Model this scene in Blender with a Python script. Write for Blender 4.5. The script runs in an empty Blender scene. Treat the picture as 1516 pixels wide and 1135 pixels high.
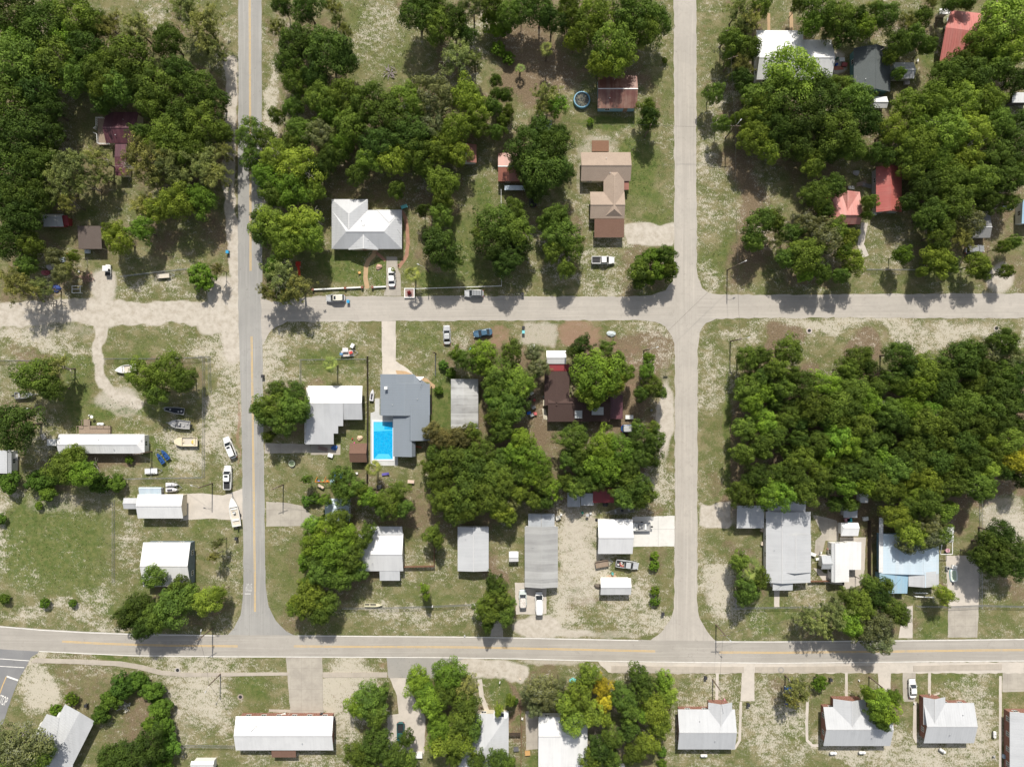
import bpy, bmesh, math, random
import numpy as np
from mathutils import Vector, Matrix
PI = math.pi
rad = math.radians
SC = bpy.context.scene
COL = SC.collection
CX, CY, S, CAMH = 758.0, 567.5, 6.0, 175.0

def W(px, py, h=0.0):
    """ground-plan metres of a thing seen at photo pixel px,py when it stands h metres high"""
    k = (CAMH - h) / CAMH / S
    return Vector(((px - CX) * k, (CY - py) * k, h))

# ---------------------------------------------------------------- materials
class NT:
    def __init__(s, name):
        s.m = bpy.data.materials.new(name); s.m.use_nodes = True
        s.t = s.m.node_tree; s.t.nodes.clear()
        s.out = s.t.nodes.new('ShaderNodeOutputMaterial')
        s.b = s.t.nodes.new('ShaderNodeBsdfPrincipled')
        s.t.links.new(s.b.outputs[0], s.out.inputs[0])
    def n(s, typ, **kw):
        nd = s.t.nodes.new(typ)
        for k, v in kw.items():
            if k.startswith('i_'):
                nd.inputs[k[2:].replace('_', ' ')].default_value = v
            else: setattr(nd, k, v)
        return nd
    def l(s, a, b): s.t.links.new(a, b)
    def put(s, sock, v):
        if hasattr(v, 'is_output') or isinstance(v, bpy.types.NodeSocket): s.l(v, sock)
        elif isinstance(v, (tuple, list)) and len(v) == 3 and sock.type == 'RGBA': sock.default_value = (*v, 1)
        else: sock.default_value = v
    def mix(s, f, a, b, mode='MIX'):
        nd = s.n('ShaderNodeMix', data_type='RGBA', blend_type=mode)
        s.put(nd.inputs['Factor'], f) if False else None
        s.put(nd.inputs[0], f); s.put(nd.inputs[6], a); s.put(nd.inputs[7], b)
        return nd.outputs[2]
    def math(s, op, a, b=0.0, clamp=False):
        nd = s.n('ShaderNodeMath', operation=op, use_clamp=clamp)
        s.put(nd.inputs[0], a); s.put(nd.inputs[1], b)
        return nd.outputs[0]
    def noise(s, vec, scale, detail=3, rough=.55):
        nd = s.n('ShaderNodeTexNoise')
        nd.inputs['Scale'].default_value = scale; nd.inputs['Detail'].default_value = detail
        nd.inputs['Roughness'].default_value = rough
        if vec is not None: s.l(vec, nd.inputs['Vector'])
        return nd.outputs[0]
    def ramp(s, f, lo, hi, a=0.0, b=1.0):
        nd = s.n('ShaderNodeMapRange', interpolation_type='SMOOTHSTEP')
        s.put(nd.inputs[0], f)
        nd.inputs[1].default_value = lo; nd.inputs[2].default_value = hi
        nd.inputs[3].default_value = a; nd.inputs[4].default_value = b
        return nd.outputs[0]
    def pos(s): return s.n('ShaderNodeNewGeometry').outputs['Position']
    def map(s, vec, sc=(1, 1, 1), rz=0):
        nd = s.n('ShaderNodeMapping'); s.l(vec, nd.inputs[0])
        nd.inputs['Scale'].default_value = sc; nd.inputs['Rotation'].default_value = (0, 0, rz)
        return nd.outputs[0]
    def bump(s, h, strength=.4, dist=.05):
        nd = s.n('ShaderNodeBump'); nd.inputs['Strength'].default_value = strength
        nd.inputs['Distance'].default_value = dist
        s.l(h, nd.inputs['Height']); s.l(nd.outputs[0], s.b.inputs['Normal'])
    def fin(s, col, rough=.8, metal=0.0, spec=.3):
        s.put(s.b.inputs['Base Color'], col); s.put(s.b.inputs['Roughness'], rough)
        s.b.inputs['Metallic'].default_value = metal
        s.b.inputs['Specular IOR Level'].default_value = spec
        return s.m

MATS = {}
def plain(name, col, rough=.6, metal=0.0, spec=.3, var=.12, scale=2.0, dirt=None, dirt_amt=.4, bump=.15):
    """painted / worn surface: base colour broken by two noises plus optional dirt"""
    if name in MATS: return MATS[name]
    t = NT(name); p = t.pos()
    a = t.noise(p, scale, 4); b = t.noise(p, scale * 7, 3)
    v = t.math('ADD', t.math('MULTIPLY', t.math('SUBTRACT', a, .5), var * 2), t.math('MULTIPLY', t.math('SUBTRACT', b, .5), var))
    k = t.math('ADD', v, 1.0)
    comb = t.n('ShaderNodeCombineColor'); [t.l(k, comb.inputs[i]) for i in range(3)]
    c = t.mix(1.0, tuple(col), comb.outputs[0], 'MULTIPLY')
    if dirt:
        f = t.ramp(t.noise(p, scale * .6, 5, .65), .5, .72, 0, dirt_amt)
        c = t.mix(f, c, tuple(dirt))
    if bump: t.bump(b, bump, .02)
    MATS[name] = t.fin(c, rough, metal, spec)
    return MATS[name]

def roofmat(name, col, col2, rough=.45, spec=.5, stain=.5, streak='x', small=.10):
    """sheet-metal roof: panel to panel tone steps, streaks down the slope, stains"""
    if name in MATS: return MATS[name]
    t = NT(name); p = t.pos()
    sc = (1.4, .10, .3) if streak == 'x' else (.10, 1.4, .3)
    st = t.noise(t.map(p, sc), 1.0, 3, .6)
    wh = t.n('ShaderNodeTexWhiteNoise', noise_dimensions='1D')
    sep = t.n('ShaderNodeSeparateXYZ'); t.l(p, sep.inputs[0])
    t.l(t.math('FLOOR', t.math('MULTIPLY', sep.outputs[0 if streak == 'x' else 1], 1.1)), wh.inputs['W'])
    big = t.noise(p, .35, 4, .6)
    f = t.math('ADD', t.math('MULTIPLY', st, .6), t.math('MULTIPLY', big, .6))
    c = t.mix(t.ramp(f, .5, .82, 0, stain), tuple(col), tuple(col2))
    c = t.mix(t.math('MULTIPLY', wh.outputs[0], small), c, (.12, .12, .12))
    t.bump(t.noise(p, 6, 2), .08, .02)
    MATS[name] = t.fin(c, rough, 0, spec)
    return MATS[name]

def shingle(name, col, col2):
    if name in MATS: return MATS[name]
    t = NT(name); p = t.pos()
    br = t.n('ShaderNodeTexBrick'); t.l(t.map(p, (1, 1, 1)), br.inputs['Vector'])
    br.inputs['Scale'].default_value = 3.2
    br.inputs['Color1'].default_value = (*col, 1); br.inputs['Color2'].default_value = (*col2, 1)
    br.inputs['Mortar'].default_value = (*[c * .75 for c in col], 1)
    br.inputs['Mortar Size'].default_value = .03
    n = t.noise(p, .5, 5, .6)
    c = t.mix(t.ramp(n, .35, .75, 0, .45), br.outputs[0], tuple(c * 1.25 for c in col2))
    c = t.mix(t.ramp(t.noise(p, 5, 3), .4, .7, 0, .3), c, tuple(c * .6 for c in col))
    t.bump(t.noise(p, 9, 2), .3, .02)
    MATS[name] = t.fin(c, .9, 0, .15)
    return MATS[name]

def brickwall(name, col, col2):
    if name in MATS: return MATS[name]
    t = NT(name); p = t.pos()
    sep = t.n('ShaderNodeSeparateXYZ'); t.l(p, sep.inputs[0])
    cb = t.n('ShaderNodeCombineXYZ'); t.l(t.math('ADD', sep.outputs[0], sep.outputs[1]), cb.inputs[0]); t.l(sep.outputs[2], cb.inputs[1])
    br = t.n('ShaderNodeTexBrick'); t.l(cb.outputs[0], br.inputs['Vector'])
    br.inputs['Scale'].default_value = 4
    br.inputs['Color1'].default_value = (*col, 1); br.inputs['Color2'].default_value = (*col2, 1)
    br.inputs['Mortar'].default_value = (.42, .38, .33, 1); br.inputs['Mortar Size'].default_value = .015
    MATS[name] = t.fin(t.mix(t.ramp(t.noise(p, 1.5, 3), .4, .8, 0, .3), br.outputs[0], (.16, .09, .06)), .9, 0, .2)
    return MATS[name]

def pavement(name, col, col2, crack=.5, scale=.15, joints=0.0, lanes=None):
    if name in MATS: return MATS[name]
    t = NT(name); p = t.pos()
    big = t.noise(p, scale, 5, .6); fine = t.noise(p, 9, 3, .7); mid = t.noise(p, 1.2, 4, .6)
    c = t.mix(t.ramp(big, .35, .7), tuple(col), tuple(col2))
    c = t.mix(t.ramp(mid, .45, .75, 0, .35), c, tuple(x * .8 for x in col))
    c = t.mix(t.ramp(fine, .35, .75, 0, .28), c, tuple(x * .62 for x in col))
    if lanes:   # wheel-worn streaks along the road, patches and drips
        s1 = t.noise(t.map(p, (.75, .012, 1) if lanes == 'v' else (.012, .75, 1)), 1.0, 4, .65); s2 = t.noise(t.map(p, (2.6, .05, 1) if lanes == 'v' else (.05, 2.6, 1)), 1.0, 3, .6)
        c = t.mix(t.ramp(s1, .42, .62, 0, .42), c, tuple(x * .74 for x in col)); c = t.mix(t.ramp(s2, .52, .7, 0, .35), c, tuple(min(.75, x * 1.22) for x in col))
        c = t.mix(t.ramp(t.noise(p, .45, 3, .5), .63, .66, 0, .22), c, tuple(x * .7 for x in col)); c = t.mix(t.ramp(t.noise(p, 2.2, 2, .5), .70, .74, 0, .35), c, tuple(x * .5 for x in col))
    # thin meandering cracks / tar seams
    vo = t.n('ShaderNodeTexVoronoi', feature='DISTANCE_TO_EDGE'); vo.inputs['Scale'].default_value = .11
    wp = t.n('ShaderNodeVectorMath', operation='ADD'); t.l(p, wp.inputs[0])
    nc = t.n('ShaderNodeTexNoise'); nc.inputs['Scale'].default_value = .35; nc.inputs['Detail'].default_value = 4; t.l(p, nc.inputs['Vector'])
    sc = t.n('ShaderNodeVectorMath', operation='SCALE'); t.l(nc.outputs[1], sc.inputs[0]); sc.inputs[3].default_value = 5
    t.l(sc.outputs[0], wp.inputs[1]); t.l(wp.outputs[0], vo.inputs['Vector'])
    ck = t.ramp(vo.outputs['Distance'], 0, .006, crack, 0)
    c = t.mix(t.math('MULTIPLY', ck, t.ramp(mid, .35, .6)), c, tuple(x * .5 for x in col))
    if joints:
        sep = t.n('ShaderNodeSeparateXYZ'); t.l(p, sep.inputs[0])
        for i in (0, 1):
            fr = t.math('FRACT', t.math('MULTIPLY', sep.outputs[i], 1 / joints))
            c = t.mix(t.math('MULTIPLY', t.math('LESS_THAN', fr, .025), .45), c, tuple(x * .5 for x in col))
    t.bump(fine, .35, .02)
    MATS[name] = t.fin(c, .92, 0, .2)
    return MATS[name]

# ---------------------------------------------------------------- mesh builder
class MB:
    def __init__(s): s.v = []; s.f = []
    def add(s, vs, fs):
        o = len(s.v); s.v += [tuple(p) for p in vs]; s.f += [tuple(o + i for i in f) for f in fs]; return s
    def box(s, c, d, rz=0.0, taper=1.0):
        cx, cy, cz = c; dx, dy, dz = d[0] / 2, d[1] / 2, d[2] / 2
        ca, sa = math.cos(rz), math.sin(rz); vs = []
        for z, k in ((-dz, 1), (dz, taper)):
            for x, y in ((-dx * k, -dy * k), (dx * k, -dy * k), (dx * k, dy * k), (-dx * k, dy * k)):
                vs.append((cx + x * ca - y * sa, cy + x * sa + y * ca, cz + z))
        return s.add(vs, [(3, 2, 1, 0), (4, 5, 6, 7), (0, 1, 5, 4), (1, 2, 6, 5), (2, 3, 7, 6), (3, 0, 4, 7)])
    def beam(s, a, b, w, h):
        """square bar between two points"""
        a = Vector(a); b = Vector(b); d = (b - a)
        if d.length < 1e-6: return s
        d.normalize(); up = Vector((0, 0, 1)) if abs(d.z) < .9 else Vector((1, 0, 0))
        u = d.cross(up).normalized(); n = u.cross(d)
        vs = []
        for p in (a, b):
            for i, j in ((-1, -1), (1, -1), (1, 1), (-1, 1)): vs.append(p + u * i * w / 2 + n * j * h / 2)
        return s.add(vs, [(3, 2, 1, 0), (4, 5, 6, 7), (0, 1, 5, 4), (1, 2, 6, 5), (2, 3, 7, 6), (3, 0, 4, 7)])
    def tube(s, pts, rs, n=8, cap=True):
        if not isinstance(rs, (list, tuple)): rs = [rs] * len(pts)
        pts = [Vector(p) for p in pts]; vs = []
        for i, p in enumerate(pts):
            d = (pts[min(i + 1, len(pts) - 1)] - pts[max(i - 1, 0)])
            d = d.normalized() if d.length > 1e-9 else Vector((0, 0, 1))
            up = Vector((0, 0, 1)) if abs(d.z) < .9 else Vector((1, 0, 0))
            u = d.cross(up).normalized(); w = u.cross(d)
            for k in range(n):
                a = 2 * PI * k / n
                vs.append(p + (u * math.cos(a) + w * math.sin(a)) * rs[i])
        fs = []
        for i in range(len(pts) - 1):
            for k in range(n):
                k2 = (k + 1) % n
                fs.append((i * n + k, i * n + k2, (i + 1) * n + k2, (i + 1) * n + k))
        if cap:
            fs.append(tuple(range(n - 1, -1, -1))); fs.append(tuple((len(pts) - 1) * n + k for k in range(n)))
        return s.add(vs, fs)
    def lathe(s, c, prof, n=20):
        vs = []; fs = []
        for r, z in prof:
            for k in range(n):
                a = 2 * PI * k / n; vs.append((c[0] + r * math.cos(a), c[1] + r * math.sin(a), c[2] + z))
        for i in range(len(prof) - 1):
            for k in range(n):
                k2 = (k + 1) % n; fs.append((i * n + k, i * n + k2, (i + 1) * n + k2, (i + 1) * n + k))
        if prof[0][0] > 1e-4: fs.append(tuple(range(n - 1, -1, -1)))
        if prof[-1][0] > 1e-4: fs.append(tuple((len(prof) - 1) * n + k for k in range(n)))
        return s.add(vs, fs)
    def slab(s, poly, t=.1):
        """planar polygon (3D) with thickness downwards"""
        n = len(poly); vs = [Vector(p) for p in poly] + [Vector(p) - Vector((0, 0, t)) for p in poly]
        fs = [tuple(range(n)), tuple(range(2 * n - 1, n - 1, -1))]
        for i in range(n):
            j = (i + 1) % n; fs.append((i, i + n, j + n, j))
        return s.add(vs, fs)
    def prism(s, poly2, z0, z1): return s.slab([(p[0], p[1], z1) for p in poly2], z1 - z0)
    def loft(s, rings, cap=True):
        n = len(rings[0]); vs = [p for r in rings for p in r]; fs = []
        for i in range(len(rings) - 1):
            for k in range(n):
                k2 = (k + 1) % n; fs.append((i * n + k, i * n + k2, (i + 1) * n + k2, (i + 1) * n + k))
        if cap:
            fs.append(tuple(range(n - 1, -1, -1))); fs.append(tuple((len(rings) - 1) * n + k for k in range(n)))
        return s.add(vs, fs)
    def build(s, name, mat, parent=None, org=None, smooth=False, recalc=True, kind=None):
        me = bpy.data.meshes.new(name)
        vs = s.v if org is None else [(x - org[0], y - org[1], z - org[2]) for x, y, z in s.v]
        me.from_pydata(vs, [], s.f)
        if recalc:
            bm = bmesh.new(); bm.from_mesh(me); bmesh.ops.recalc_face_normals(bm, faces=bm.faces); bm.to_mesh(me); bm.free()
        if smooth: me.polygons.foreach_set('use_smooth', [True] * len(me.polygons))
        if mat: me.materials.append(mat)
        o = bpy.data.objects.new(name, me); COL.objects.link(o)
        if parent: o.parent = parent
        elif org is not None: o.location = org
        if kind: o['kind'] = kind
        return o

def thing(name, label, cat, loc=(0, 0, 0), rz=0.0, group=None):
    o = bpy.data.objects.new(name, None); COL.objects.link(o)
    o.empty_display_size = .5; o.location = loc; o.rotation_euler = (0, 0, rz)
    o['label'] = label; o['category'] = cat
    if group: o['group'] = group
    return o
def tag(o, label, cat, group=None):
    o['label'] = label; o['category'] = cat
    if group: o['group'] = group
    return o
def copy_tree(o, parent=None):
    c = o.copy(); COL.objects.link(c); c.parent = parent
    for ch in list(o.children): copy_tree(ch, c)
    return c

# ---------------------------------------------------------------- the ground
COVER = []   # (channel, kind, data, strength, softness px)
def E(ch, x, y, rx, ry, st=1.0, soft=.35): COVER.append((ch, 'e', (x, y, rx, ry), st, soft))
def L(ch, pts, hw, st=1.0, soft=5.0): COVER.append((ch, 'l', (pts, hw), st, soft))
def R(ch, x0, y0, x1, y1, st=1.0, soft=5.0): COVER.append((ch, 'r', (x0, y0, x1, y1), st, soft))
# sand
L('S', [(-40, 468), (60, 465), (130, 462), (220, 463), (300, 463), (362, 462)], 18)
E('S', 335, 440, 26, 30); E('S', 345, 500, 22, 40, .95); E('S', 318, 478, 30, 16, .9); E('S', 155, 425, 22, 28, .75)
L('S', [(342, 95), (341, 250), (343, 330), (349, 420)], 9, .95, 4)
L('S', [(150, 470), (147, 520), (150, 556), (168, 585), (205, 600)], 9, .9, 5); E('S', 172, 590, 34, 22, .6); E('S', 185, 600, 30, 25, .5)
L('S', [(-20, 490), (130, 492)], 14, .45, 9); R('S', 0, 520, 22, 640, .35, 20); E('S', 20, 560, 30, 40, .35)
R('S', 926, 330, 998, 364, .95, 5); E('S', 985, 620, 14, 60, .75); E('S', 985, 560, 10, 40, .4); R('S', 770, 478, 826, 515, .6, 6)
E('S', 795, 930, 38, 18, .95); E('S', 830, 938, 60, 8, .7); E('S', 900, 938, 60, 8, .5); R('S', 826, 740, 884, 900, .50, 10); R('S', 1037, 744, 1078, 778, .98, 3)
E('S', 1055, 870, 12, 30, .5); R('S', 1450, 726, 1520, 800, .5, 12); E('S', 1482, 410, 20, 25, .7); E('S', 1500, 420, 30, 30, .3)
E('S', 800, 560, 12, 60, .35); L('S', [(640, 978), (700, 984), (772, 996)], 13, .9, 6); E('S', 820, 978, 55, 8, .6); E('S', 1330, 805, 25, 60, .3)
L('S', [(356, 560), (360, 620), (362, 720)], 4, .5, 4); E('S', 1370, 470, 150, 6, .35); E('S', 1420, 485, 110, 12, .4); E('S', 1290, 500, 60, 12, .3)
R('S', 1450, 900, 1530, 942, .22, 15); E('S', 405, 520, 14, 40, .4); E('S', 620, 480, 200, 5, .25); E('S', 885, 225, 38, 30, .5); E('S', 862, 245, 8, 60, .45)
E('S', 1080, 760, 20, 18, .5); E('S', 420, 100, 24, 150, .38); E('S', 1020, 450, 45, 40, .2); E('S', 1240, 92, 12, 18, .7); E('S', 1400, 40, 12, 40, .4)
E('S', 80, 745, 50, 18, .45); E('S', 150, 740, 30, 20, .4); E('S', 268, 1000, 50, 40, .25); E('S', 260, 1060, 40, 60, .38); E('S', 95, 510, 40, 12, .3)
E('S', 1300, 500, 200, 20, .15); E('S', 700, 870, 60, 20, .15); E('S', 500, 1000, 60, 70, .38); E('S', 870, 1080, 30, 60, .4); E('S', 905, 1035, 30, 30, .4)
# sandy shoulders along the paving, wheel tracks and trodden paths
for ed_ in ([(390,0),(391,300),(392,430)], [(350,0),(349,100)], [(357,500),(358,700),(359,900),(345,930)], [(393,520),(395,860),(404,905),(440,938)], [(996,0),(996,420)], [(1033,0),(1033,410),(1060,435)], [(1035,520),(1034,900),(1060,944)], [(997,500),(997,900),(975,935)], [(800,436),(960,436)], [(420,478),(960,478)], [(1060,474),(1516,473)], [(1100,434),(1516,432)],
            [(0,922),(200,933),(340,937)], [(445,938),(760,939),(960,944)], [(1060,946),(1516,942)], [(60,967),(300,974),(560,976)]): L('S', ed_, 3.5, .42, 7)
for tr_ in ([(843,748),(840,830),(838,905),(812,930)], [(853,748),(851,830),(852,905),(830,935)], [(0,790),(90,770),(170,745)], [(0,800),(92,779)], [(940,900),(880,915),(826,930)], [(1065,480),(1200,492),(1400,488),(1516,500)], [(172,595),(230,602),(300,590),(330,560)], [(420,500),(450,516),(500,512)], [(330,440),(200,432),(165,410)],
            [(1128,930),(1160,915),(1180,905)], [(480,1120),(520,1060),(500,1010)], [(1095,1120),(1200,1118),(1330,1122)], [(1330,1000),(1330,1110)], [(890,1090),(900,1040),(880,1000)], [(640,870),(600,900),(560,925)], [(40,700),(80,740),(60,800)]): L('S', tr_, 2.2, .45, 4)
# lush grass
for a in [(520,402,34,20,1),(566,405,14,20,1),(520,380,60,26,.8),(690,380,30,50,.75),(712,300,18,45,.8),(640,415,40,15,.8),(955,250,36,70,.85),(905,182,50,10,1),
          (80,810,95,70,.75),(120,870,60,40,.6),(90,760,60,20,.4),(1400,60,22,60,.7),(1375,410,42,18,.55),(655,600,20,60,1),(690,650,24,30,.8),(470,700,34,26,.5),(385,1025,35,22,.75),
          (1120,925,40,15,.8),(1380,925,30,20,.75),(1420,1012,32,12,.8),(1420,1030,24,8,.7),(490,545,46,12,.7),(465,555,20,18,.6),(190,622,70,12,.85),(110,600,24,50,.7),(110,540,22,30,.7),
          (175,520,40,8,.5),(245,505,70,14,.45),(180,540,22,14,.9),(600,500,42,26,.5),(620,520,30,20,.6),(1160,60,30,30,.8),(560,60,60,50,.4),(600,90,20,35,.5),(430,40,30,60,.2),
          (1070,90,14,60,.45),(1065,380,20,40,.6),(1060,600,20,150,.35),(1078,640,5,110,1),(620,890,60,14,.5),(700,930,120,10,.3),(440,840,25,60,.45),(410,900,14,30,.5),
          (900,860,60,16,.1),(870,798,10,22,.5),(140,310,30,14,.6),(100,245,30,12,.4),(300,70,30,40,.5),(110,200,30,40,.35),(200,890,120,14,.7),(60,915,90,6,.3),
          (120,978,70,5,.9),(300,985,90,5,.6),(1180,1080,30,40,.6),(1450,1060,25,50,.4),(1330,1090,20,40,.4),(1160,900,45,14,.7),(1250,880,30,14,.4),(1320,940,30,10,.5),
          (230,670,30,20,.7),(290,680,25,20,.4),(200,880,24,60,.5),(330,830,30,60,.35),(320,790,25,14,.6),(60,700,40,12,.3),(900,500,30,16,.2),(980,100,16,120,.35),(975,330,18,12,.7),
          (870,400,40,14,.45),(1365,380,40,30,.35),(1360,410,30,14,.3),(520,640,16,30,.5),(590,705,34,10,.45),(740,1025,18,26,1),(715,1020,6,20,.8),(790,1130,12,10,1),(900,1125,30,14,.7),(870,1110,20,20,.5),
          (1120,640,60,90,.3),(1100,870,16,30,.3),(160,1040,40,60,.2),(1330,60,30,60,.4),(1380,300,40,60,.2),(70,330,60,30,.3),(1330,1030,12,50,.3),(1195,1015,8,50,.2),(520,20,30,30,.5)]:
    E('G', *a[:4], a[4])
# bare brown earth
for a in [(800,640,30,50,.9),(900,505,70,22,.7),(960,520,28,40,.7),(930,600,40,50,.8),(790,560,20,60,.7),(950,560,30,40,.7),(840,740,40,20,.5),(720,640,80,60,.6),(975,650,14,60,.7),(795,110,60,55,.8),(790,70,50,30,.7),(900,110,60,14,.8),(950,100,20,30,.5),(1100,310,34,120,.75),(1090,260,20,60,.4),(130,190,60,40,.35),(330,355,22,50,.6),(250,370,40,26,.6),(130,350,60,26,.5),(90,420,50,30,.5),
          (160,690,60,14,.7),(150,675,90,6,.8),(1090,850,14,60,.55),(1500,870,30,50,.6),(1380,520,200,8,.15),(240,1040,16,40,.2),(200,1060,36,50,.6),(120,1010,60,40,.45),(590,590,3,40,.9),(960,660,14,130,.5),(955,710,30,50,.5),
          (930,880,60,26,.35),(870,890,45,10,.5),(580,725,40,18,.4),(620,760,60,20,.6),(735,850,20,30,.75),(600,1030,18,40,.5),(742,1060,10,40,.9),(770,1080,8,60,.6),(1300,800,12,60,.6),(820,630,40,20,.7),(800,590,30,60,.6),
          (1050,640,14,70,.35),(1060,700,20,22,.5),(940,560,30,60,.4),(1265,765,30,40,.7),(1120,480,26,20,.2),(1100,470,40,6,.3),(480,1060,20,50,.25),(420,320,50,60,.5),(560,285,100,22,.5),(470,690,50,14,.3),(485,735,60,40,.4),
          (905,820,60,20,.25),(962,840,24,30,.45),(1470,350,30,60,.6),(1440,380,40,40,.5),(1505,390,20,60,.5),(1210,1020,22,26,.35),(1260,1015,22,20,.35),(1300,1030,20,20,.4),(640,750,60,60,.5)]:
    E('B', *a[:4], a[4])
for a in [(857,492,36,22,1),(735,500,26,18,.8),(755,505,40,14,.4),(905,518,45,10,.5),(935,560,10,40,.5),(665,1010,34,12,.7),(672,990,12,6,.7),(578,595,40,4,.3),(1180,880,40,10,.35),(1215,905,30,8,.4),(1010,1005,10,6,.2),(1160,345,60,8,.1),(1300,770,6,40,.4),
          (355,640,3,60,.8),(750,1075,12,26,.5),(798,907,10,9,.6),(575,985,16,8,.5),(640,1012,26,6,.5),(1056,705,16,14,.35),(1043,46,10,8,.4)]:
    E('D', *a[:4], a[4])
# pale speckled weeds (default is medium)
for a in [(560,40,60,40,.5),(570,90,50,40,.25),(330,590,24,120,.75),(320,520,50,30,.7),(410,545,30,50,.7),(500,500,100,18,.45),(1060,250,22,200,.4),(1055,400,22,40,.6),(1060,900,22,60,.8),(1090,925,60,18,.7),(1055,560,22,80,.6),
          (1320,485,260,18,.8),(960,500,40,40,.6),(985,700,14,80,.6),(850,830,34,100,.9),(930,900,60,40,.6),(940,820,50,30,.2),(100,920,130,12,.7),(100,990,120,10,.5),(40,1010,30,40,.9),(290,1000,80,60,.8),(380,1000,60,30,.5),
          (520,1030,40,70,.9),(1050,1050,60,70,.5),(1150,1070,60,60,.85),(1340,1100,120,40,.7),(1440,1040,50,60,.7),(1250,1120,120,20,.6),(1400,1110,100,30,.7),(650,920,120,16,.6),(620,850,60,40,.4),(180,640,40,60,.3),(270,670,34,40,.75),
          (280,640,20,40,.6),(90,620,60,40,.3),(60,745,60,20,.5),(200,800,30,60,.5),(150,890,30,20,.6),(10,800,14,80,.6),(250,980,40,10,.3),(560,1120,30,20,.3),(1480,900,50,40,.4),(700,60,40,60,.4),(700,110,20,40,.5),(1410,40,20,60,.6),
          (400,200,18,140,.95),(900,390,70,30,.5),(800,385,30,40,.4),(870,420,60,14,.6),(1480,760,50,30,.8),(1350,330,30,30,.2),(950,700,30,60,.3),(230,385,60,20,.2),(230,425,70,14,.5),(60,510,80,20,.8),(480,1120,80,20,.6),(960,930,60,10,.8),
          (1120,300,20,60,.4),(1070,300,16,100,.5),(40,860,40,30,.4),(330,1030,50,40,.2),(480,520,70,16,.4),(690,520,30,20,.4)]:
    E('K', *a[:4], a[4])
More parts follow.
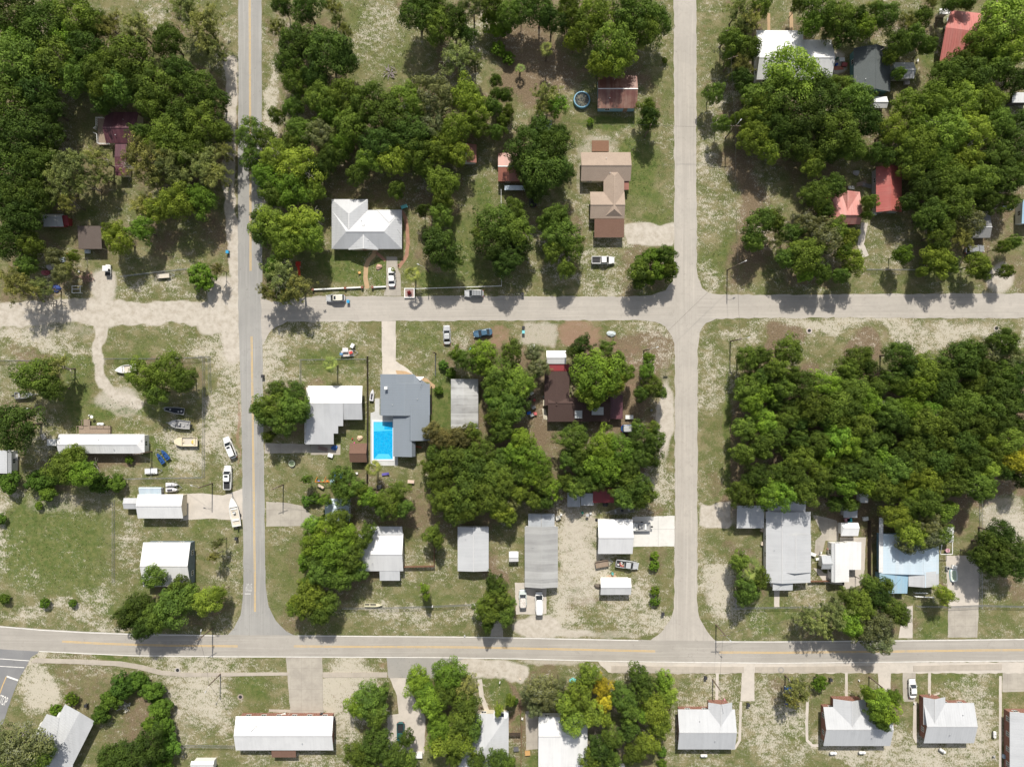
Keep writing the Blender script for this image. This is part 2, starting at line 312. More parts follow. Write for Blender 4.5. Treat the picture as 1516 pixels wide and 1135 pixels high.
# ---------------------------------------------------------------- trees: seen centre px, px radius, kind
TREES = """
20,22,38,o;68,38,36,m;112,28,34,m;30,92,40,m;84,88,36,m;122,66,26,o;14,150,36,o;52,128,30,o;28,200,36,o;62,186,24,o;8,245,34,o;45,238,28,o;98,52,24,b;135,30,22,m;20,60,26,b
148,100,24,m;165,42,22,l;204,46,26,l;250,60,24,o;190,88,34,m;236,128,32,m;292,130,26,o;302,38,30,l;272,14,26,l;316,72,18,l;160,128,26,m;224,152,26,m;148,150,16,o;262,104,22,o;205,120,24,o
256,198,30,m;300,184,28,m;330,196,16,m;212,238,34,l;250,236,28,l;300,240,26,l;270,262,22,l;110,246,28,l;84,262,24,l;148,236,20,l;58,286,26,o;22,286,28,o;32,322,28,o;12,356,26,o;46,362,20,m;40,392,16,m;320,262,22,l;212,200,18,m
262,300,26,y;298,296,22,b;216,304,20,l;176,356,22,y;210,340,18,b;232,310,18,y;164,340,12,y;10,300,24,o;88,282,20,l;120,270,18,l
28,424,26,l;66,426,16,l;92,404,14,g;110,380,8,y;60,440,12,d;82,380,14,g;104,398,12,l;300,411,22,s;322,398,9,l
54,556,30,m;84,545,20,l;72,575,18,o;212,556,24,m;248,548,26,m;270,562,20,m;232,580,18,m;22,630,34,o;100,688,26,m;118,698,22,b;110,668,9,m;14,713,18,h;56,712,18,h;82,704,16,h;148,716,16,h;174,715,14,h;72,730,14,h;192,680,7,s;58,748,7,s
2,768,9,h;323,803,9,l;317,822,9,l;228,853,17,m;262,868,14,m;306,888,21,y;322,880,10,y;256,896,30,m;206,898,24,o;214,926,20,o;190,914,18,o;232,912,22,m;276,884,18,m;7,886,9,h;67,892,9,s;108,892,7,s
184,1014,20,h;165,1034,17,h;150,1056,15,h;228,1022,18,h;238,1048,18,h;242,1074,17,h;247,1102,20,h;222,1102,24,o;190,1120,28,o;165,1124,20,m;240,1128,20,h;205,1006,16,h;222,1072,12,h;38,1104,34,g;10,1100,24,g;54,1122,20,m;107,1034,11,s;84,1050,11,s;15,1128,18,m
418,10,14,o;454,12,22,o;410,42,14,l;440,62,28,o;484,76,34,o;508,86,20,o;430,92,22,o;436,120,20,m;464,108,20,o;494,10,14,l;512,46,10,l;500,32,10,l
618,20,28,m;648,36,26,m;672,32,24,o;640,8,18,m;690,50,14,o;678,82,26,l;702,86,14,l;738,36,24,s;752,22,20,m;738,72,12,s;752,86,11,s;728,8,18,m;772,14,18,m;800,16,24,o;818,30,20,o;700,10,20,l;734,120,9,m
410,172,12,m;434,160,16,m;478,148,26,m;510,140,26,m;546,150,30,m;575,172,30,o;602,146,24,y;642,140,30,g;690,142,24,y;706,166,20,y;676,190,24,y;640,186,24,g;606,200,30,o;562,212,26,o;520,186,26,m;484,168,18,b
474,200,22,g;446,196,22,m;430,214,18,m;546,236,20,y;584,236,26,y;616,226,24,m;652,218,24,y;680,228,18,y;654,270,24,y;588,282,13,m;500,222,22,o;484,238,18,o;710,190,14,m;630,250,16,m;530,258,16,o;508,210,16,b;620,160,20,m
408,232,24,y;442,246,30,y;400,262,24,b;470,252,18,o;432,280,26,b;370,198,22,m;374,232,18,m;396,206,16,m;404,288,18,m;466,282,16,y;380,320,12,m
402,332,28,y;446,332,28,y;428,360,26,y;462,350,22,y;388,346,18,m;414,408,26,l;438,424,24,l;398,430,16,l;420,438,16,l;404,392,14,b
728,158,14,m;750,142,10,m;752,166,10,m;746,180,10,m;770,102,9,p;810,72,11,p;812,142,20,l;824,158,16,b;804,160,14,l;736,196,12,m;736,140,10,m;874,180,6,s
880,22,28,y;908,62,32,y;868,46,24,y;940,20,32,m;974,26,22,m;956,42,24,m;914,86,24,y;890,92,20,y;848,30,20,m;842,8,18,m;924,40,20,m;946,62,13,p;958,160,13,m;962,180,14,m;960,172,14,o;984,90,5,s;850,62,14,y
780,214,28,o;818,216,26,o;800,250,34,o;774,240,20,o;832,250,20,o;792,278,20,o;800,190,20,o;828,200,16,o
654,320,20,m;652,368,28,o;640,352,18,o;666,384,16,m;655,296,16,m;650,268,14,m;626,312,10,o;736,330,30,m;764,340,26,m;732,362,26,o;750,388,22,o;712,346,14,m;760,310,18,m;772,366,16,o
824,322,20,m;832,346,26,m;818,372,16,m;850,366,18,m;838,398,14,m;806,330,12,m;968,394,32,s;986,376,14,m;948,400,18,m;990,396,12,m;945,420,10,m
1056,138,15,m;1068,184,13,m;1090,176,9,m;1096,98,18,l;1084,62,18,m;1106,72,20,m;1098,118,16,o;1110,32,18,l;1092,16,18,l;1126,10,16,m;1080,84,10,m;1100,40,14,l
1214,14,26,m;1240,26,24,m;1204,34,18,b;1182,8,12,m;1278,42,18,b;1252,50,18,o;1310,24,20,m;1330,64,20,o;1352,56,18,m;1318,84,12,m;1226,52,12,l;1364,26,14,m;1268,24,14,o;1372,70,12,m;1342,36,16,l;1330,110,9,m;1296,10,12,l
1172,106,40,y;1148,138,34,m;1214,146,34,o;1262,148,28,m;1188,176,34,o;1238,194,34,m;1278,178,26,o;1150,186,24,o;1128,160,24,y;1114,202,24,y;1136,222,18,y;1178,214,24,o;1204,242,20,m;1222,222,20,o;1110,140,16,m;1244,128,20,m;1262,214,22,m;1108,172,14,y
1318,192,24,y;1346,158,26,y;1384,152,28,y;1422,148,28,y;1458,150,26,y;1400,194,32,y;1360,214,28,y;1440,196,28,y;1428,232,24,y;1388,236,22,y;1476,182,24,m;1500,214,28,o;1472,234,26,o;1448,266,26,m;1404,262,26,m;1368,276,22,o;1416,300,28,m;1378,318,24,m;1432,330,24,g;1460,296,20,o;1352,252,18,m;1392,346,22,m;1422,356,18,l;1492,262,26,o;1510,244,16,m;1340,230,18,m;1310,230,14,m;1290,226,14,m;1364,184,20,y;1476,262,18,o;1492,300,14,m;1344,300,14,o
1404,112,26,m;1440,112,28,m;1478,96,24,m;1426,92,18,m;1490,28,40,y;1460,56,24,y;1500,70,24,y;1474,80,18,b;1406,6,12,m;1432,4,12,m;1500,120,20,o;1376,6,10,l;1508,180,14,o
1208,290,22,m;1234,276,18,m;1286,300,12,m;1222,312,14,m;1124,330,24,m;1146,326,16,m;1116,356,16,m;1194,332,18,g;1170,346,18,m;1222,352,24,g;1192,378,26,m;1234,340,18,m;1168,380,16,m;1192,406,12,b;1216,404,14,m;1244,408,12,m;1252,352,16,y;1262,388,18,y;1250,372,12,y;1335,377,13,b;1388,384,22,y;1404,392,14,m;1364,402,8,m;1446,392,18,y;1452,404,12,m;1488,402,11,m;1484,366,10,m;1500,358,10,m;1150,356,12,l;1282,318,8,m
1470,810,26,o;1496,816,24,o;1480,790,20,o;1452,824,14,o;1474,836,20,o;1506,842,16,o;1108,842,22,p;1094,830,14,m;1106,868,20,m;1122,856,16,m;1100,884,12,o
1206,918,20,l;1236,908,22,l;1256,920,20,b;1272,896,22,m;1298,880,20,o;1322,900,18,m;1292,928,26,g;1304,952,18,g;1332,912,14,m;1255,884,9,m;1398,880,14,y;1286,864,12,m;1310,866,12,m;1194,908,10,l;1222,934,12,l;1270,932,14,b
862,510,15,o;850,522,12,o;880,528,10,o;898,514,12,m;914,532,13,m;902,540,10,m;884,556,37,b;868,578,18,y;908,568,20,y;880,592,16,y;926,552,14,b;958,548,13,b;966,572,16,m;950,582,12,m;960,530,9,b;980,582,9,m
758,520,18,m;716,524,20,b;690,532,16,m;740,552,24,m;768,568,24,y;706,540,13,b;676,524,12,b;790,522,14,g;798,544,16,g;782,560,14,g;736,582,18,m;752,600,26,m;746,622,18,m;766,592,16,o;668,552,9,h;656,540,8,h;650,578,7,h;718,544,13,m
640,638,14,r;660,650,20,r;686,648,20,r;700,640,14,m;644,676,16,m;668,684,28,m;700,690,30,m;726,700,26,m;650,710,20,m;688,724,30,m;726,732,28,m;656,738,22,m;744,712,20,m;634,690,12,m;712,668,20,m;740,680,16,m;690,752,20,m;740,752,18,y;756,744,14,g;670,760,16,m
772,652,18,b;782,674,26,b;800,690,18,b;760,670,16,b;790,706,16,b;804,712,18,m;768,700,18,o;816,722,16,b;748,696,12,y;770,730,14,y;790,740,14,m;755,766,12,m;808,742,12,m
848,648,22,m;862,668,18,m;840,680,14,m;858,692,14,m;892,660,24,b;918,664,24,b;900,690,24,b;930,690,18,m;876,684,18,b;950,650,20,o;970,652,16,o;944,674,20,o;966,676,16,o;942,722,22,m;924,736,18,m;958,730,16,m;868,714,16,m;852,722,16,m;836,712,12,m;896,712,18,o;930,710,16,m;948,742,12,m;884,702,14,b;966,634,12,m;944,632,10,m
520,718,20,m;504,704,16,m;508,734,14,m;546,736,14,b;534,724,12,m;466,738,10,h;454,741,9,h;482,740,9,b;500,722,12,m;578,742,20,m;590,726,14,m;566,756,12,m;596,752,14,m;454,709,7,m;556,742,9,b
500,770,18,m;484,784,22,b;512,792,20,b;466,804,22,b;492,818,26,b;520,824,22,m;478,846,22,m;506,852,22,m;462,776,14,b;536,800,14,m;545,786,12,m;468,832,16,m;532,844,14,m;454,826,12,b;452,862,7,h;450,840,6,b;640,790,14,m;648,800,10,m
458,884,26,y;480,892,22,m;440,898,16,y;474,908,16,m;450,866,10,m;552,692,14,p;490,540,15,p;610,405,14,p;582,399,4,p
406,600,24,m;432,602,24,m;438,582,18,o;392,612,18,m;414,626,20,m;444,614,14,m;398,646,9,m;410,576,14,m;380,605,10,m;628,870,7,b;632,882,5,b
736,884,20,m;730,862,13,o;724,906,18,m;746,910,16,m;712,898,12,m;738,870,14,o;756,890,8,m;722,924,10,m;969,822,7,s;969,836,9,s;970,874,8,s;970,890,8,s
546,1036,26,m;556,1056,20,m;530,1044,18,b;562,1030,14,m;556,1100,24,o;582,1118,22,o;530,1116,20,m;542,1128,18,m;604,1130,16,m;602,1092,12,o;618,1008,20,b;664,998,24,b;688,1018,22,l;638,1036,24,b;630,1018,16,b;690,1040,18,m;686,1060,24,m;650,1076,20,b;680,1096,24,y;652,1100,18,y;700,1078,16,m;660,1024,20,m;672,1120,12,m
755,1035,8,y;762,1038,6,h;738,1050,7,y;738,1124,16,m;752,1130,12,m;708,1126,14,m;800,1018,22,g;816,1034,18,g;786,1030,14,g;792,1048,12,g;828,1012,10,g
872,996,16,y;858,1026,22,y;836,1042,18,y;850,1066,22,y;876,1056,18,y;892,1014,14,a;896,1036,14,a;922,1030,20,m;932,1050,16,m;946,1000,18,o;954,1018,16,m;984,1006,14,b;988,1028,14,y;968,1048,22,y;978,1072,18,y;952,1058,12,b;930,1078,16,o;888,1106,18,o;906,1092,16,m;874,1124,16,m;960,1098,18,y;940,1112,16,m;980,1112,8,h;980,1130,8,h;906,1122,14,m;896,1062,10,y
1178,1016,18,l;1172,1034,12,l;1190,1030,10,l;1213,1010,13,s;1298,1034,18,b;1312,1052,18,b;1296,1056,12,b;1322,1030,10,b;1286,1026,10,b;1304,1070,10,m;486,764,10,h
738,612,18,m;734,592,16,b;742,640,16,m;728,572,13,m;150,110,26,o;112,110,26,m;180,128,26,m;70,160,24,o;60,230,24,o;280,220,26,m;240,210,22,m;320,150,20,o;270,170,24,o;330,226,18,l;40,300,20,m;100,300,14,l;150,262,14,l;230,262,18,l;1350,788,22,y;1326,764,20,y;1374,798,18,g;1392,788,16,m;1258,746,12,m;1236,744,12,m;1340,806,14,g;1486,668,6,d;1388,586,5,d;1120,520,5,d;60,446,3,d
"""
WOOD = [(1086,500),(1120,494),(1180,500),(1192,530),(1205,555),(1232,548),(1240,520),(1300,508),(1340,512),(1400,508),(1436,494),(1480,490),(1530,500),(1530,716),(1470,722),(1440,735),(1412,770),(1400,800),(1340,800),(1312,775),(1300,745),(1262,728),(1250,752),(1208,752),(1190,735),(1100,745),(1084,738),(1082,620)]
def inpoly(x, y, P):
    c = False; j = len(P) - 1
    for i in range(len(P)):
        if (P[i][1] > y) != (P[j][1] > y) and x < (P[j][0] - P[i][0]) * (y - P[i][1]) / (P[j][1] - P[i][1]) + P[i][0]: c = not c
        j = i
    return c
tl = []
for part in TREES.replace('\n', ';').split(';'):
    if part.strip():
        a = part.split(','); tl.append([float(a[0]), float(a[1]), float(a[2]), a[3].strip(), False])
rw = random.Random(11)
yy = 500
row = 0
while yy < 800:
    xx = 1092 + (14 if row % 2 else 0)
    while xx < 1528:
        x = xx + rw.uniform(-8, 8); y = yy + rw.uniform(-7, 7)
        if all(inpoly(x + a_, y + b_, WOOD) for a_, b_ in ((-14, 0), (0, -13), (0, 8), (10, 0))):
            k = rw.choice('mmmmoobbmm')
            if x > 1300 and y > 640 and x < 1400 and y > 700: k = 'y' if rw.random() < .7 else 'm'
            if x > 1440 and 640 < y < 700: k = rw.choice('aymym')
            if x > 1400 and y < 580: k = rw.choice('ooomg')
            if x > 1340 and y > 765: k = 'g'
            tl.append([x, y, rw.choice([rw.uniform(13, 18), rw.uniform(17, 24), rw.uniform(20, 28)]), k, True])
        xx += 28
    yy += 25; row += 1

tl.sort(key=lambda t: -t[2])
main = []; lobes = {}
for t in tl:
    best = None
    if t[3] not in 'shpd':
        for m_ in main:
            if m_[3] in 'shpd' or m_[4] != t[4]: continue
            d_ = math.hypot(m_[0] - t[0], m_[1] - t[1]); lim = (m_[2] + t[2]) * (.72 if t[4] else .70)
            same = (m_[3] == t[3]) or {m_[3], t[3]} <= set('om') or {m_[3], t[3]} <= set('mb') or {m_[3], t[3]} <= set('yb') or t[2] < .6 * m_[2] or t[2] < 12
            if same and d_ < lim and len(lobes[id(m_)]) < 4 and (best is None or d_ < best[0]): best = (d_, m_)
    if best: lobes[id(best[1])].append(t)
    else: main.append(t); lobes[id(t)] = []
tl = main
# ---- crown meshes
def rnd_unit(rs, n):
    v = rs.normal(size=(n, 3)); return v / np.linalg.norm(v, axis=1)[:, None]
def leaves_mesh(name, C, N, Sz, aspect, tint, mat, rs):
    """C centres, N normals, Sz half sizes -> kite shaped leaf sprays"""
    n = len(C)
    up = rnd_unit(rs, n); T = np.cross(N, up); T /= (np.linalg.norm(T, axis=1)[:, None] + 1e-9); B = np.cross(N, T)
    a = Sz[:, None]; b = a * aspect
    v = np.empty((n, 4, 3)); bend = N * a * .25
    v[:, 0] = C - T * a; v[:, 1] = C - B * b + bend * rs.uniform(-.5, 1, (n, 1)); v[:, 2] = C + T * a - bend; v[:, 3] = C + B * b + bend * rs.uniform(-.5, 1, (n, 1))
    me = bpy.data.meshes.new(name)
    me.vertices.add(n * 4); me.vertices.foreach_set('co', v.reshape(-1))
    me.loops.add(n * 4); me.loops.foreach_set('vertex_index', np.arange(n * 4))
    me.polygons.add(n); me.polygons.foreach_set('loop_start', np.arange(n) * 4); me.polygons.foreach_set('loop_total', np.full(n, 4))
    at = me.attributes.new('tint', 'FLOAT', 'POINT'); at.data.foreach_set('value', np.repeat(tint, 4).astype(np.float32))
    me.update(); me.materials.append(mat)
    return me

def leafmat(name, mul=(1, 1, 1), moss=0.0):
    t = NT(name)
    oi = t.n('ShaderNodeObjectInfo'); at = t.n('ShaderNodeAttribute', attribute_name='tint')
    tc = t.n('ShaderNodeTexCoord')
    n = t.noise(tc.outputs['Object'], .45, 3)
    c = oi.outputs['Color']
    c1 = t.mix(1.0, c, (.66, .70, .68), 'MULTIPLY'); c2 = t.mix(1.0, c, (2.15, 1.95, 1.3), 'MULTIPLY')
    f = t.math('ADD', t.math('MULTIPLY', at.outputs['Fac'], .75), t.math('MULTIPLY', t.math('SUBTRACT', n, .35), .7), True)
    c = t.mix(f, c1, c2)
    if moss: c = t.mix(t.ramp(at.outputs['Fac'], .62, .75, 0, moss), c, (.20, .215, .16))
    t.fin(c, .7, 0, .12)
    tr = t.n('ShaderNodeBsdfTranslucent'); t.l(t.mix(1.0, c, (1.1, 1.25, .5), 'MULTIPLY'), tr.inputs[0])
    ms = t.n('ShaderNodeMixShader'); ms.inputs[0].default_value = .22
    t.l(t.b.outputs[0], ms.inputs[1]); t.l(tr.outputs[0], ms.inputs[2]); t.l(ms.outputs[0], t.out.inputs[0])
    return t.m
LEAF = leafmat('leaf_foliage'); LEAFG = leafmat('leaf_foliage_with_moss', moss=.75)
BARK = plain('tree_bark', (.13, .10, .075), .95, var=.3, scale=3, bump=.5)
BARKP = plain('dead_wood_grey', (.42, .38, .33), .9, var=.25, scale=3)

def crown(seed, nc, per, R0=5.0, hz=3.0, crad=(.17, .27), leaf=(.10, .22), aspect=.6, lump=.22, fill=.2, spread=1.0, mat=None, flat=.8, zc=5.4):
    rs = np.random.RandomState(seed)
    ph = rs.uniform(0, 2 * PI, 4); am = rs.uniform(.3, 1, 4)
    C = []; N = []; Sz = []; T = []
    k = 0; ga = PI * (3 - 5 ** .5)
    for i in range(nc):
        inner = i >= nc * (1 - fill)
        if inner:
            d = rnd_unit(rs, 1)[0]; p = d * np.array([R0, R0, hz]) * .45; cr = R0 * crad[1] * 1.1
        else:
            z = 1 - (i + .5) / (nc * (1 - fill)) * 1.28; z += rs.uniform(-.08, .08); z = max(-.45, min(1, z))
            r = math.sqrt(max(0, 1 - z * z)); a = i * ga + rs.uniform(-.35, .35)
            ou = 1 + lump * sum(am[j] * math.sin((j + 2) * a + ph[j]) for j in range(4)) * .5 * r
            f = rs.uniform(.68, 1.04)
            cr = R0 * rs.uniform(*crad)
            p = np.array([r * math.cos(a) * (R0 - cr * .7) * ou * f, r * math.sin(a) * (R0 - cr * .7) * ou * f, z * (hz - cr * .5) * (f if z > 0 else 1)])
            if z < 0: p[:2] *= .95
        n = int(per * (cr / (R0 * crad[1])) ** 2 * (0.5 if inner else 1))
        d = rnd_unit(rs, n); d[:, 2] = np.abs(d[:, 2]) * rs.choice([1, 1, 1, -.6], n)
        # secondary lumps inside the clump
        sd = rnd_unit(rs, 7); dot = (d @ sd.T).max(1)
        rr = cr * (.58 + .46 * np.clip((dot - .35) / .65, 0, 1) ** .8 + rs.normal(0, .06, n))
        q = p + d * rr[:, None] * np.array([1, 1, flat])
        nn = d * 1.0 + rnd_unit(rs, n) * .5 + np.array([0, 0, .25]); nn /= np.linalg.norm(nn, axis=1)[:, None]
        C.append(q); N.append(nn); Sz.append(rs.uniform(leaf[0], leaf[1], n)); T.append(np.clip(rs.uniform(0, .8) + rs.normal(0, .12, n), 0, 1))
    C = np.concatenate(C); C[:, 2] += zc
    return leaves_mesh('crown', C, np.concatenate(N), np.concatenate(Sz), aspect, np.concatenate(T), mat or LEAF, rs)

def feather(seed, nb, per, R0=5.0, hz=2.6, zc=5.8, mat=None):
    """open crown of radiating branch sprays (pine and moss-hung oak)"""
    rs = np.random.RandomState(seed); C = []; N = []; Sz = []; T = []
    for i in range(nb):
        a = rs.uniform(0, 2 * PI); el = rs.uniform(-.3, 1.2); L0 = R0 * rs.uniform(.55, 1.05) * (1 - .15 * math.sin(3 * a + seed))
        dr = np.array([math.cos(a) * math.cos(el), math.sin(a) * math.cos(el), math.sin(el) * hz / R0 * 1.1])
        tint = rs.uniform(0, .9)
        m = rs.randint(3, 6)
        for j in range(m):
            f = (.45 + .55 * (j + 1) / m); p = dr * L0 * f + rs.normal(0, .35, 3) * np.array([1, 1, .5])
            cr = R0 * rs.uniform(.09, .15)
            n = int(per * rs.uniform(.7, 1.2)); d = rnd_unit(rs, n)
            q = p + d * (cr * rs.uniform(.3, 1.1, n))[:, None] * np.array([1, 1, .7])
            nn = d * .5 + rnd_unit(rs, n) * .7 + np.array([0, 0, .5]); nn /= np.linalg.norm(nn, axis=1)[:, None]
            C.append(q); N.append(nn); Sz.append(rs.uniform(.10, .24, n)); T.append(np.clip(tint + rs.normal(0, .15, n), 0, 1))
    C = np.concatenate(C); C[:, 2] += zc
    return leaves_mesh('crown', C, np.concatenate(N), np.concatenate(Sz), .38, np.concatenate(T), mat or LEAF, rs)

def palm_crown(seed, R0=2.4, zc=7.6):
    rs = np.random.RandomState(seed); C = []; N = []; Sz = []; T = []
    vs = []; fs = []; tint = []
    for i in range(22):
        a = i * 2.4 + rs.uniform(-.25, .25); el = -.3 + 1.45 * ((i * .618) % 1) ** 1.3; Lf = R0 * rs.uniform(.85, 1.1)
        dr = Vector((math.cos(a), math.sin(a), 0)); side = Vector((-math.sin(a), math.cos(a), 0)); ce, se = math.cos(el), math.sin(el)
        o = Vector((0, 0, zc)); stem = .38 * Lf; hub = o + dr * stem * ce + Vector((0, 0, stem * se)); tt = rs.uniform(0, 1)
        b = len(vs); w = .03
        vs += [o + side * w, o - side * w, hub - side * w, hub + side * w]; fs.append((b, b + 1, b + 2, b + 3)); tint += [tt] * 4
        for j in range(13):
            th = (j - 6) / 6 * .95; fwd = dr * ce + Vector((0, 0, se)); d = fwd * math.cos(th) + side * math.sin(th)
            l = Lf * .66 * (1 - .3 * abs(th) / .95) * rs.uniform(.85, 1.1)
            tip = hub + d * l + Vector((0, 0, -.42 * l)); mid = hub + d * l * .5 + Vector((0, 0, -.04 * l)); ww = d.cross(side.cross(fwd)).normalized() * .06
            b = len(vs); vs += [hub, mid + ww, tip, mid - ww]; fs.append((b, b + 1, b + 2, b + 3)); tint += [min(1, max(0, tt + rs.uniform(-.25, .25)))] * 4
    me = bpy.data.meshes.new('crown'); me.from_pydata([tuple(v) for v in vs], [], fs)
    at = me.attributes.new('tint', 'FLOAT', 'POINT'); at.data.foreach_set('value', np.array(tint, dtype=np.float32)); me.materials.append(LEAF)
    return me

def trunk_mesh(seed, h=5.6, r=.26, limbs=6, reach=3.2, n=8):
    rs = random.Random(seed); m = MB()
    lean = (rs.uniform(-.25, .25), rs.uniform(-.25, .25))
    pts = [(lean[0] * t, lean[1] * t, -.1 + (h + .1) * t) for t in (0, .08, .4, .75, 1)]
    m.tube(pts, [r * 1.7, r * 1.15, r * .9, r * .7, r * .35], n)
    for i in range(limbs):
        a = i * 2 * PI / limbs + rs.uniform(-.4, .4); z = h * rs.uniform(.45, .8); k = reach * rs.uniform(.7, 1.1)
        p0 = Vector((lean[0] * z / h, lean[1] * z / h, z)); p1 = p0 + Vector((math.cos(a) * k * .5, math.sin(a) * k * .5, .7)); p2 = p0 + Vector((math.cos(a + .25) * k, math.sin(a + .25) * k, 1.3))
        m.tube([p0, p1, p2], [r * .5, r * .3, r * .1], 6)
        for sgn in (-1, 1):
            p3 = p1 + Vector((math.cos(a + sgn * .7) * k * .45, math.sin(a + sgn * .7) * k * .45, .8)); m.tube([p1, p3], [r * .22, r * .06], 5)
    o = m.build('trunk', BARK); me = o.data; bpy.data.objects.remove(o); return me

def bare_mesh(seed, h=7.0):
    rs = random.Random(seed); m = MB()
    def br(p, d, l, r, dep):
        q = p + d * l * .5 + Vector((rs.uniform(-.15, .15), rs.uniform(-.15, .15), 0)) * l * .5; e = q + (d + Vector((rs.uniform(-.25, .25), rs.uniform(-.25, .25), rs.uniform(-.1, .1)))).normalized() * l * .5
        m.tube([p, q, e], [r, r * .8, r * .6], 6 if dep > 1 else 5)
        if dep:
            for i in range(rs.choice([2, 3, 3])):
                a = rs.uniform(0, 2 * PI); nd = (d * .7 + Vector((math.cos(a), math.sin(a), rs.uniform(-.15, .35))) * .75).normalized()
                br(e if rs.random() < .6 else q, nd, l * rs.uniform(.6, .85), r * .58, dep - 1)
    br(Vector((0, 0, -.1)), Vector((0, 0, 1)), h * .38, .2, 4)
    o = m.build('branches', BARKP); me = o.data; bpy.data.objects.remove(o); return me

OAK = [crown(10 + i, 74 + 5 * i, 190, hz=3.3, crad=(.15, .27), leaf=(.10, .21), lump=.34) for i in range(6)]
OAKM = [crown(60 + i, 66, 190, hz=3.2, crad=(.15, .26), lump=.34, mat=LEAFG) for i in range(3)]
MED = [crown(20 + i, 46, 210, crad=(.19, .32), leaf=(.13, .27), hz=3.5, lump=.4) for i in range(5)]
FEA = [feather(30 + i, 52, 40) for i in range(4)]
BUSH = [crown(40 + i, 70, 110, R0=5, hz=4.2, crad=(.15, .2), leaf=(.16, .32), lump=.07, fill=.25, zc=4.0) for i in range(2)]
HED = [crown(50 + i, 40, 150, R0=5, hz=4.0, crad=(.22, .30), leaf=(.2, .42), lump=.3, zc=3.6) for i in range(3)]
PALM = [palm_crown(70 + i) for i in range(2)]
TRK = [trunk_mesh(i) for i in range(4)]; TRKT = [trunk_mesh(9 + i, r=.2, limbs=4, reach=2.2) for i in range(2)]
TRKB = trunk_mesh(20, h=3.8, r=.25, limbs=7, reach=3.0)
pm = MB(); pm.tube([(0, 0, -.1), (.05, 0, 3), (0, 0, 7.4)], [.26, .19, .2], 10); po = pm.build('trunk', BARK); PTRK = po.data; bpy.data.objects.remove(po)
BARE = [bare_mesh(80 + i) for i in range(3)]

TONE = {'o': (.060, .096, .022), 'm': (.098, .144, .030), 'b': (.136, .212, .032), 'y': (.160, .215, .038), 'l': (.185, .200, .080), 'g': (.145, .160, .075),
        'p': (.15, .18, .06), 's': (.090, .150, .020), 'h': (.075, .130, .022), 'a': (.34, .30, .035), 'r': (.125, .110, .045)}
ADJ = {'o': 'dark green', 'm': 'mid green', 'b': 'bright green', 'y': 'yellowish green', 'l': 'pale feathery', 'g': 'greyish mossy', 'p': 'fan leaved', 's': 'dense rounded', 'h': 'leafy green', 'a': 'golden yellow', 'r': 'reddish green', 'd': 'bare dead'}
LAND = [(188,225,'the maroon roofed house'),(82,327,'the small red walled shed'),(132,351,'the brown open shed'),(338,375,'the blue roadside bin'),(543,331,'the grey hip roofed house'),(498,442,'the SUV with blue bin'),
        (861,150,'the round ring pool'),(913,136,'the rusty red barn'),(757,248,'the half hidden rust roof'),(896,275,'the tan shingled house'),(892,386,'the white pickup on grass'),(1175,80,'the white L shaped house'),
        (1291,104,'the dark grey shingled house'),(1422,60,'the pink red roofed house'),(1316,280,'the crimson roofed house'),(1248,308,'the salmon roofed cottage'),(1015,455,'the crossroads'),(500,615,'the white stepped roof house'),
        (567,650,'the swimming pool'),(605,600,'the slate blue roofed house'),(688,598,'the patched grey metal roof'),(835,575,'the dark brown house'),(911,794,'the white garage'),(802,815,'the long corrugated roof'),(700,812,'the plain grey box house'),
        (570,815,'the white house with porch'),(150,657,'the long white mobile home'),(238,750,'the white barn shed'),(247,835,'the barn house by the field'),(267,628,'the parked boats'),(348,757,'the white boat by the road'),(182,546,'the white dinghy'),
        (420,1085,'the long white ranch roof'),(95,1085,'the tilted white roof house'),(594,1082,'the dark teal car'),(715,1095,'the grey pyramid roof'),(833,1100,'the white flat gabled house'),(1046,1080,'the grey house with gable porch'),(1268,1075,'the brick walled grey house'),
        (1404,1065,'the white gabled brick house'),(1167,800,'the large pale grey house'),(1245,832,'the white workshop'),(1345,830,'the pale blue roof house'),(1425,865,'the wide concrete drive'),(486,711,'the colourful swing set'),(120,800,'the big grass field'),
        (560,60,'the speckled clearing'),(1298,650,'the middle of the wood'),(1120,600,'the left edge of the wood'),(1460,600,'the right end of the wood'),(1215,510,'the notch in the wood'),(911,869,'the small white gabled shed'),(377,50,'the top of the yellow lined road'),(1015,60,'the top of the pale road'),
        (30,1000,'the side road stop line'),(1430,150,'the upper right tree belt'),(1190,160,'the clump under the white house'),(600,200,'the middle of the upper grove'),(30,130,'the top left thicket'),(225,130,'the left grove'),(700,700,'the central grove')]
ORD = ['nearest', 'second nearest', 'third nearest', 'fourth nearest', 'fifth nearest', 'sixth nearest', 'seventh nearest', 'eighth nearest', 'ninth nearest', 'tenth nearest', 'eleventh nearest', 'twelfth nearest']
SH = (-.01, .045)
groups = {}
for t in tl:
    x, y, r, k, wd = t
    d, lx, ly, nm = min((math.hypot(x - a, y - b), a, b, n) for a, b, n in LAND)
    dx, dy = x - lx, y - ly
    dirw = ('right of' if dx > 0 else 'left of') if abs(dx) > abs(dy) else ('below' if dy > 0 else 'above')
    size = 'large' if r >= 28 else ('medium' if r >= 17 else ('small' if r >= 9 else 'tiny'))
    noun = {'p': 'palm', 's': 'bush', 'h': 'shrub', 'd': 'tree', 'o': 'oak', 'm': 'tree', 'b': 'tree', 'y': 'tree', 'l': 'tree', 'g': 'oak', 'a': 'tree', 'r': 'tree'}[k]
    t += [f'{size} {ADJ[k]} {noun}', f'{dirw} {nm}', noun, d]
    groups.setdefault((t[5], t[6]), []).append(t)
for (a, b), L_ in groups.items():
    L_.sort(key=lambda t: t[8])
    for i, t in enumerate(L_):
        t.append(f'{a} {b}' if len(L_) == 1 else f'{ORD[min(i, 11)]} {a} {b}')
rt = random.Random(5)
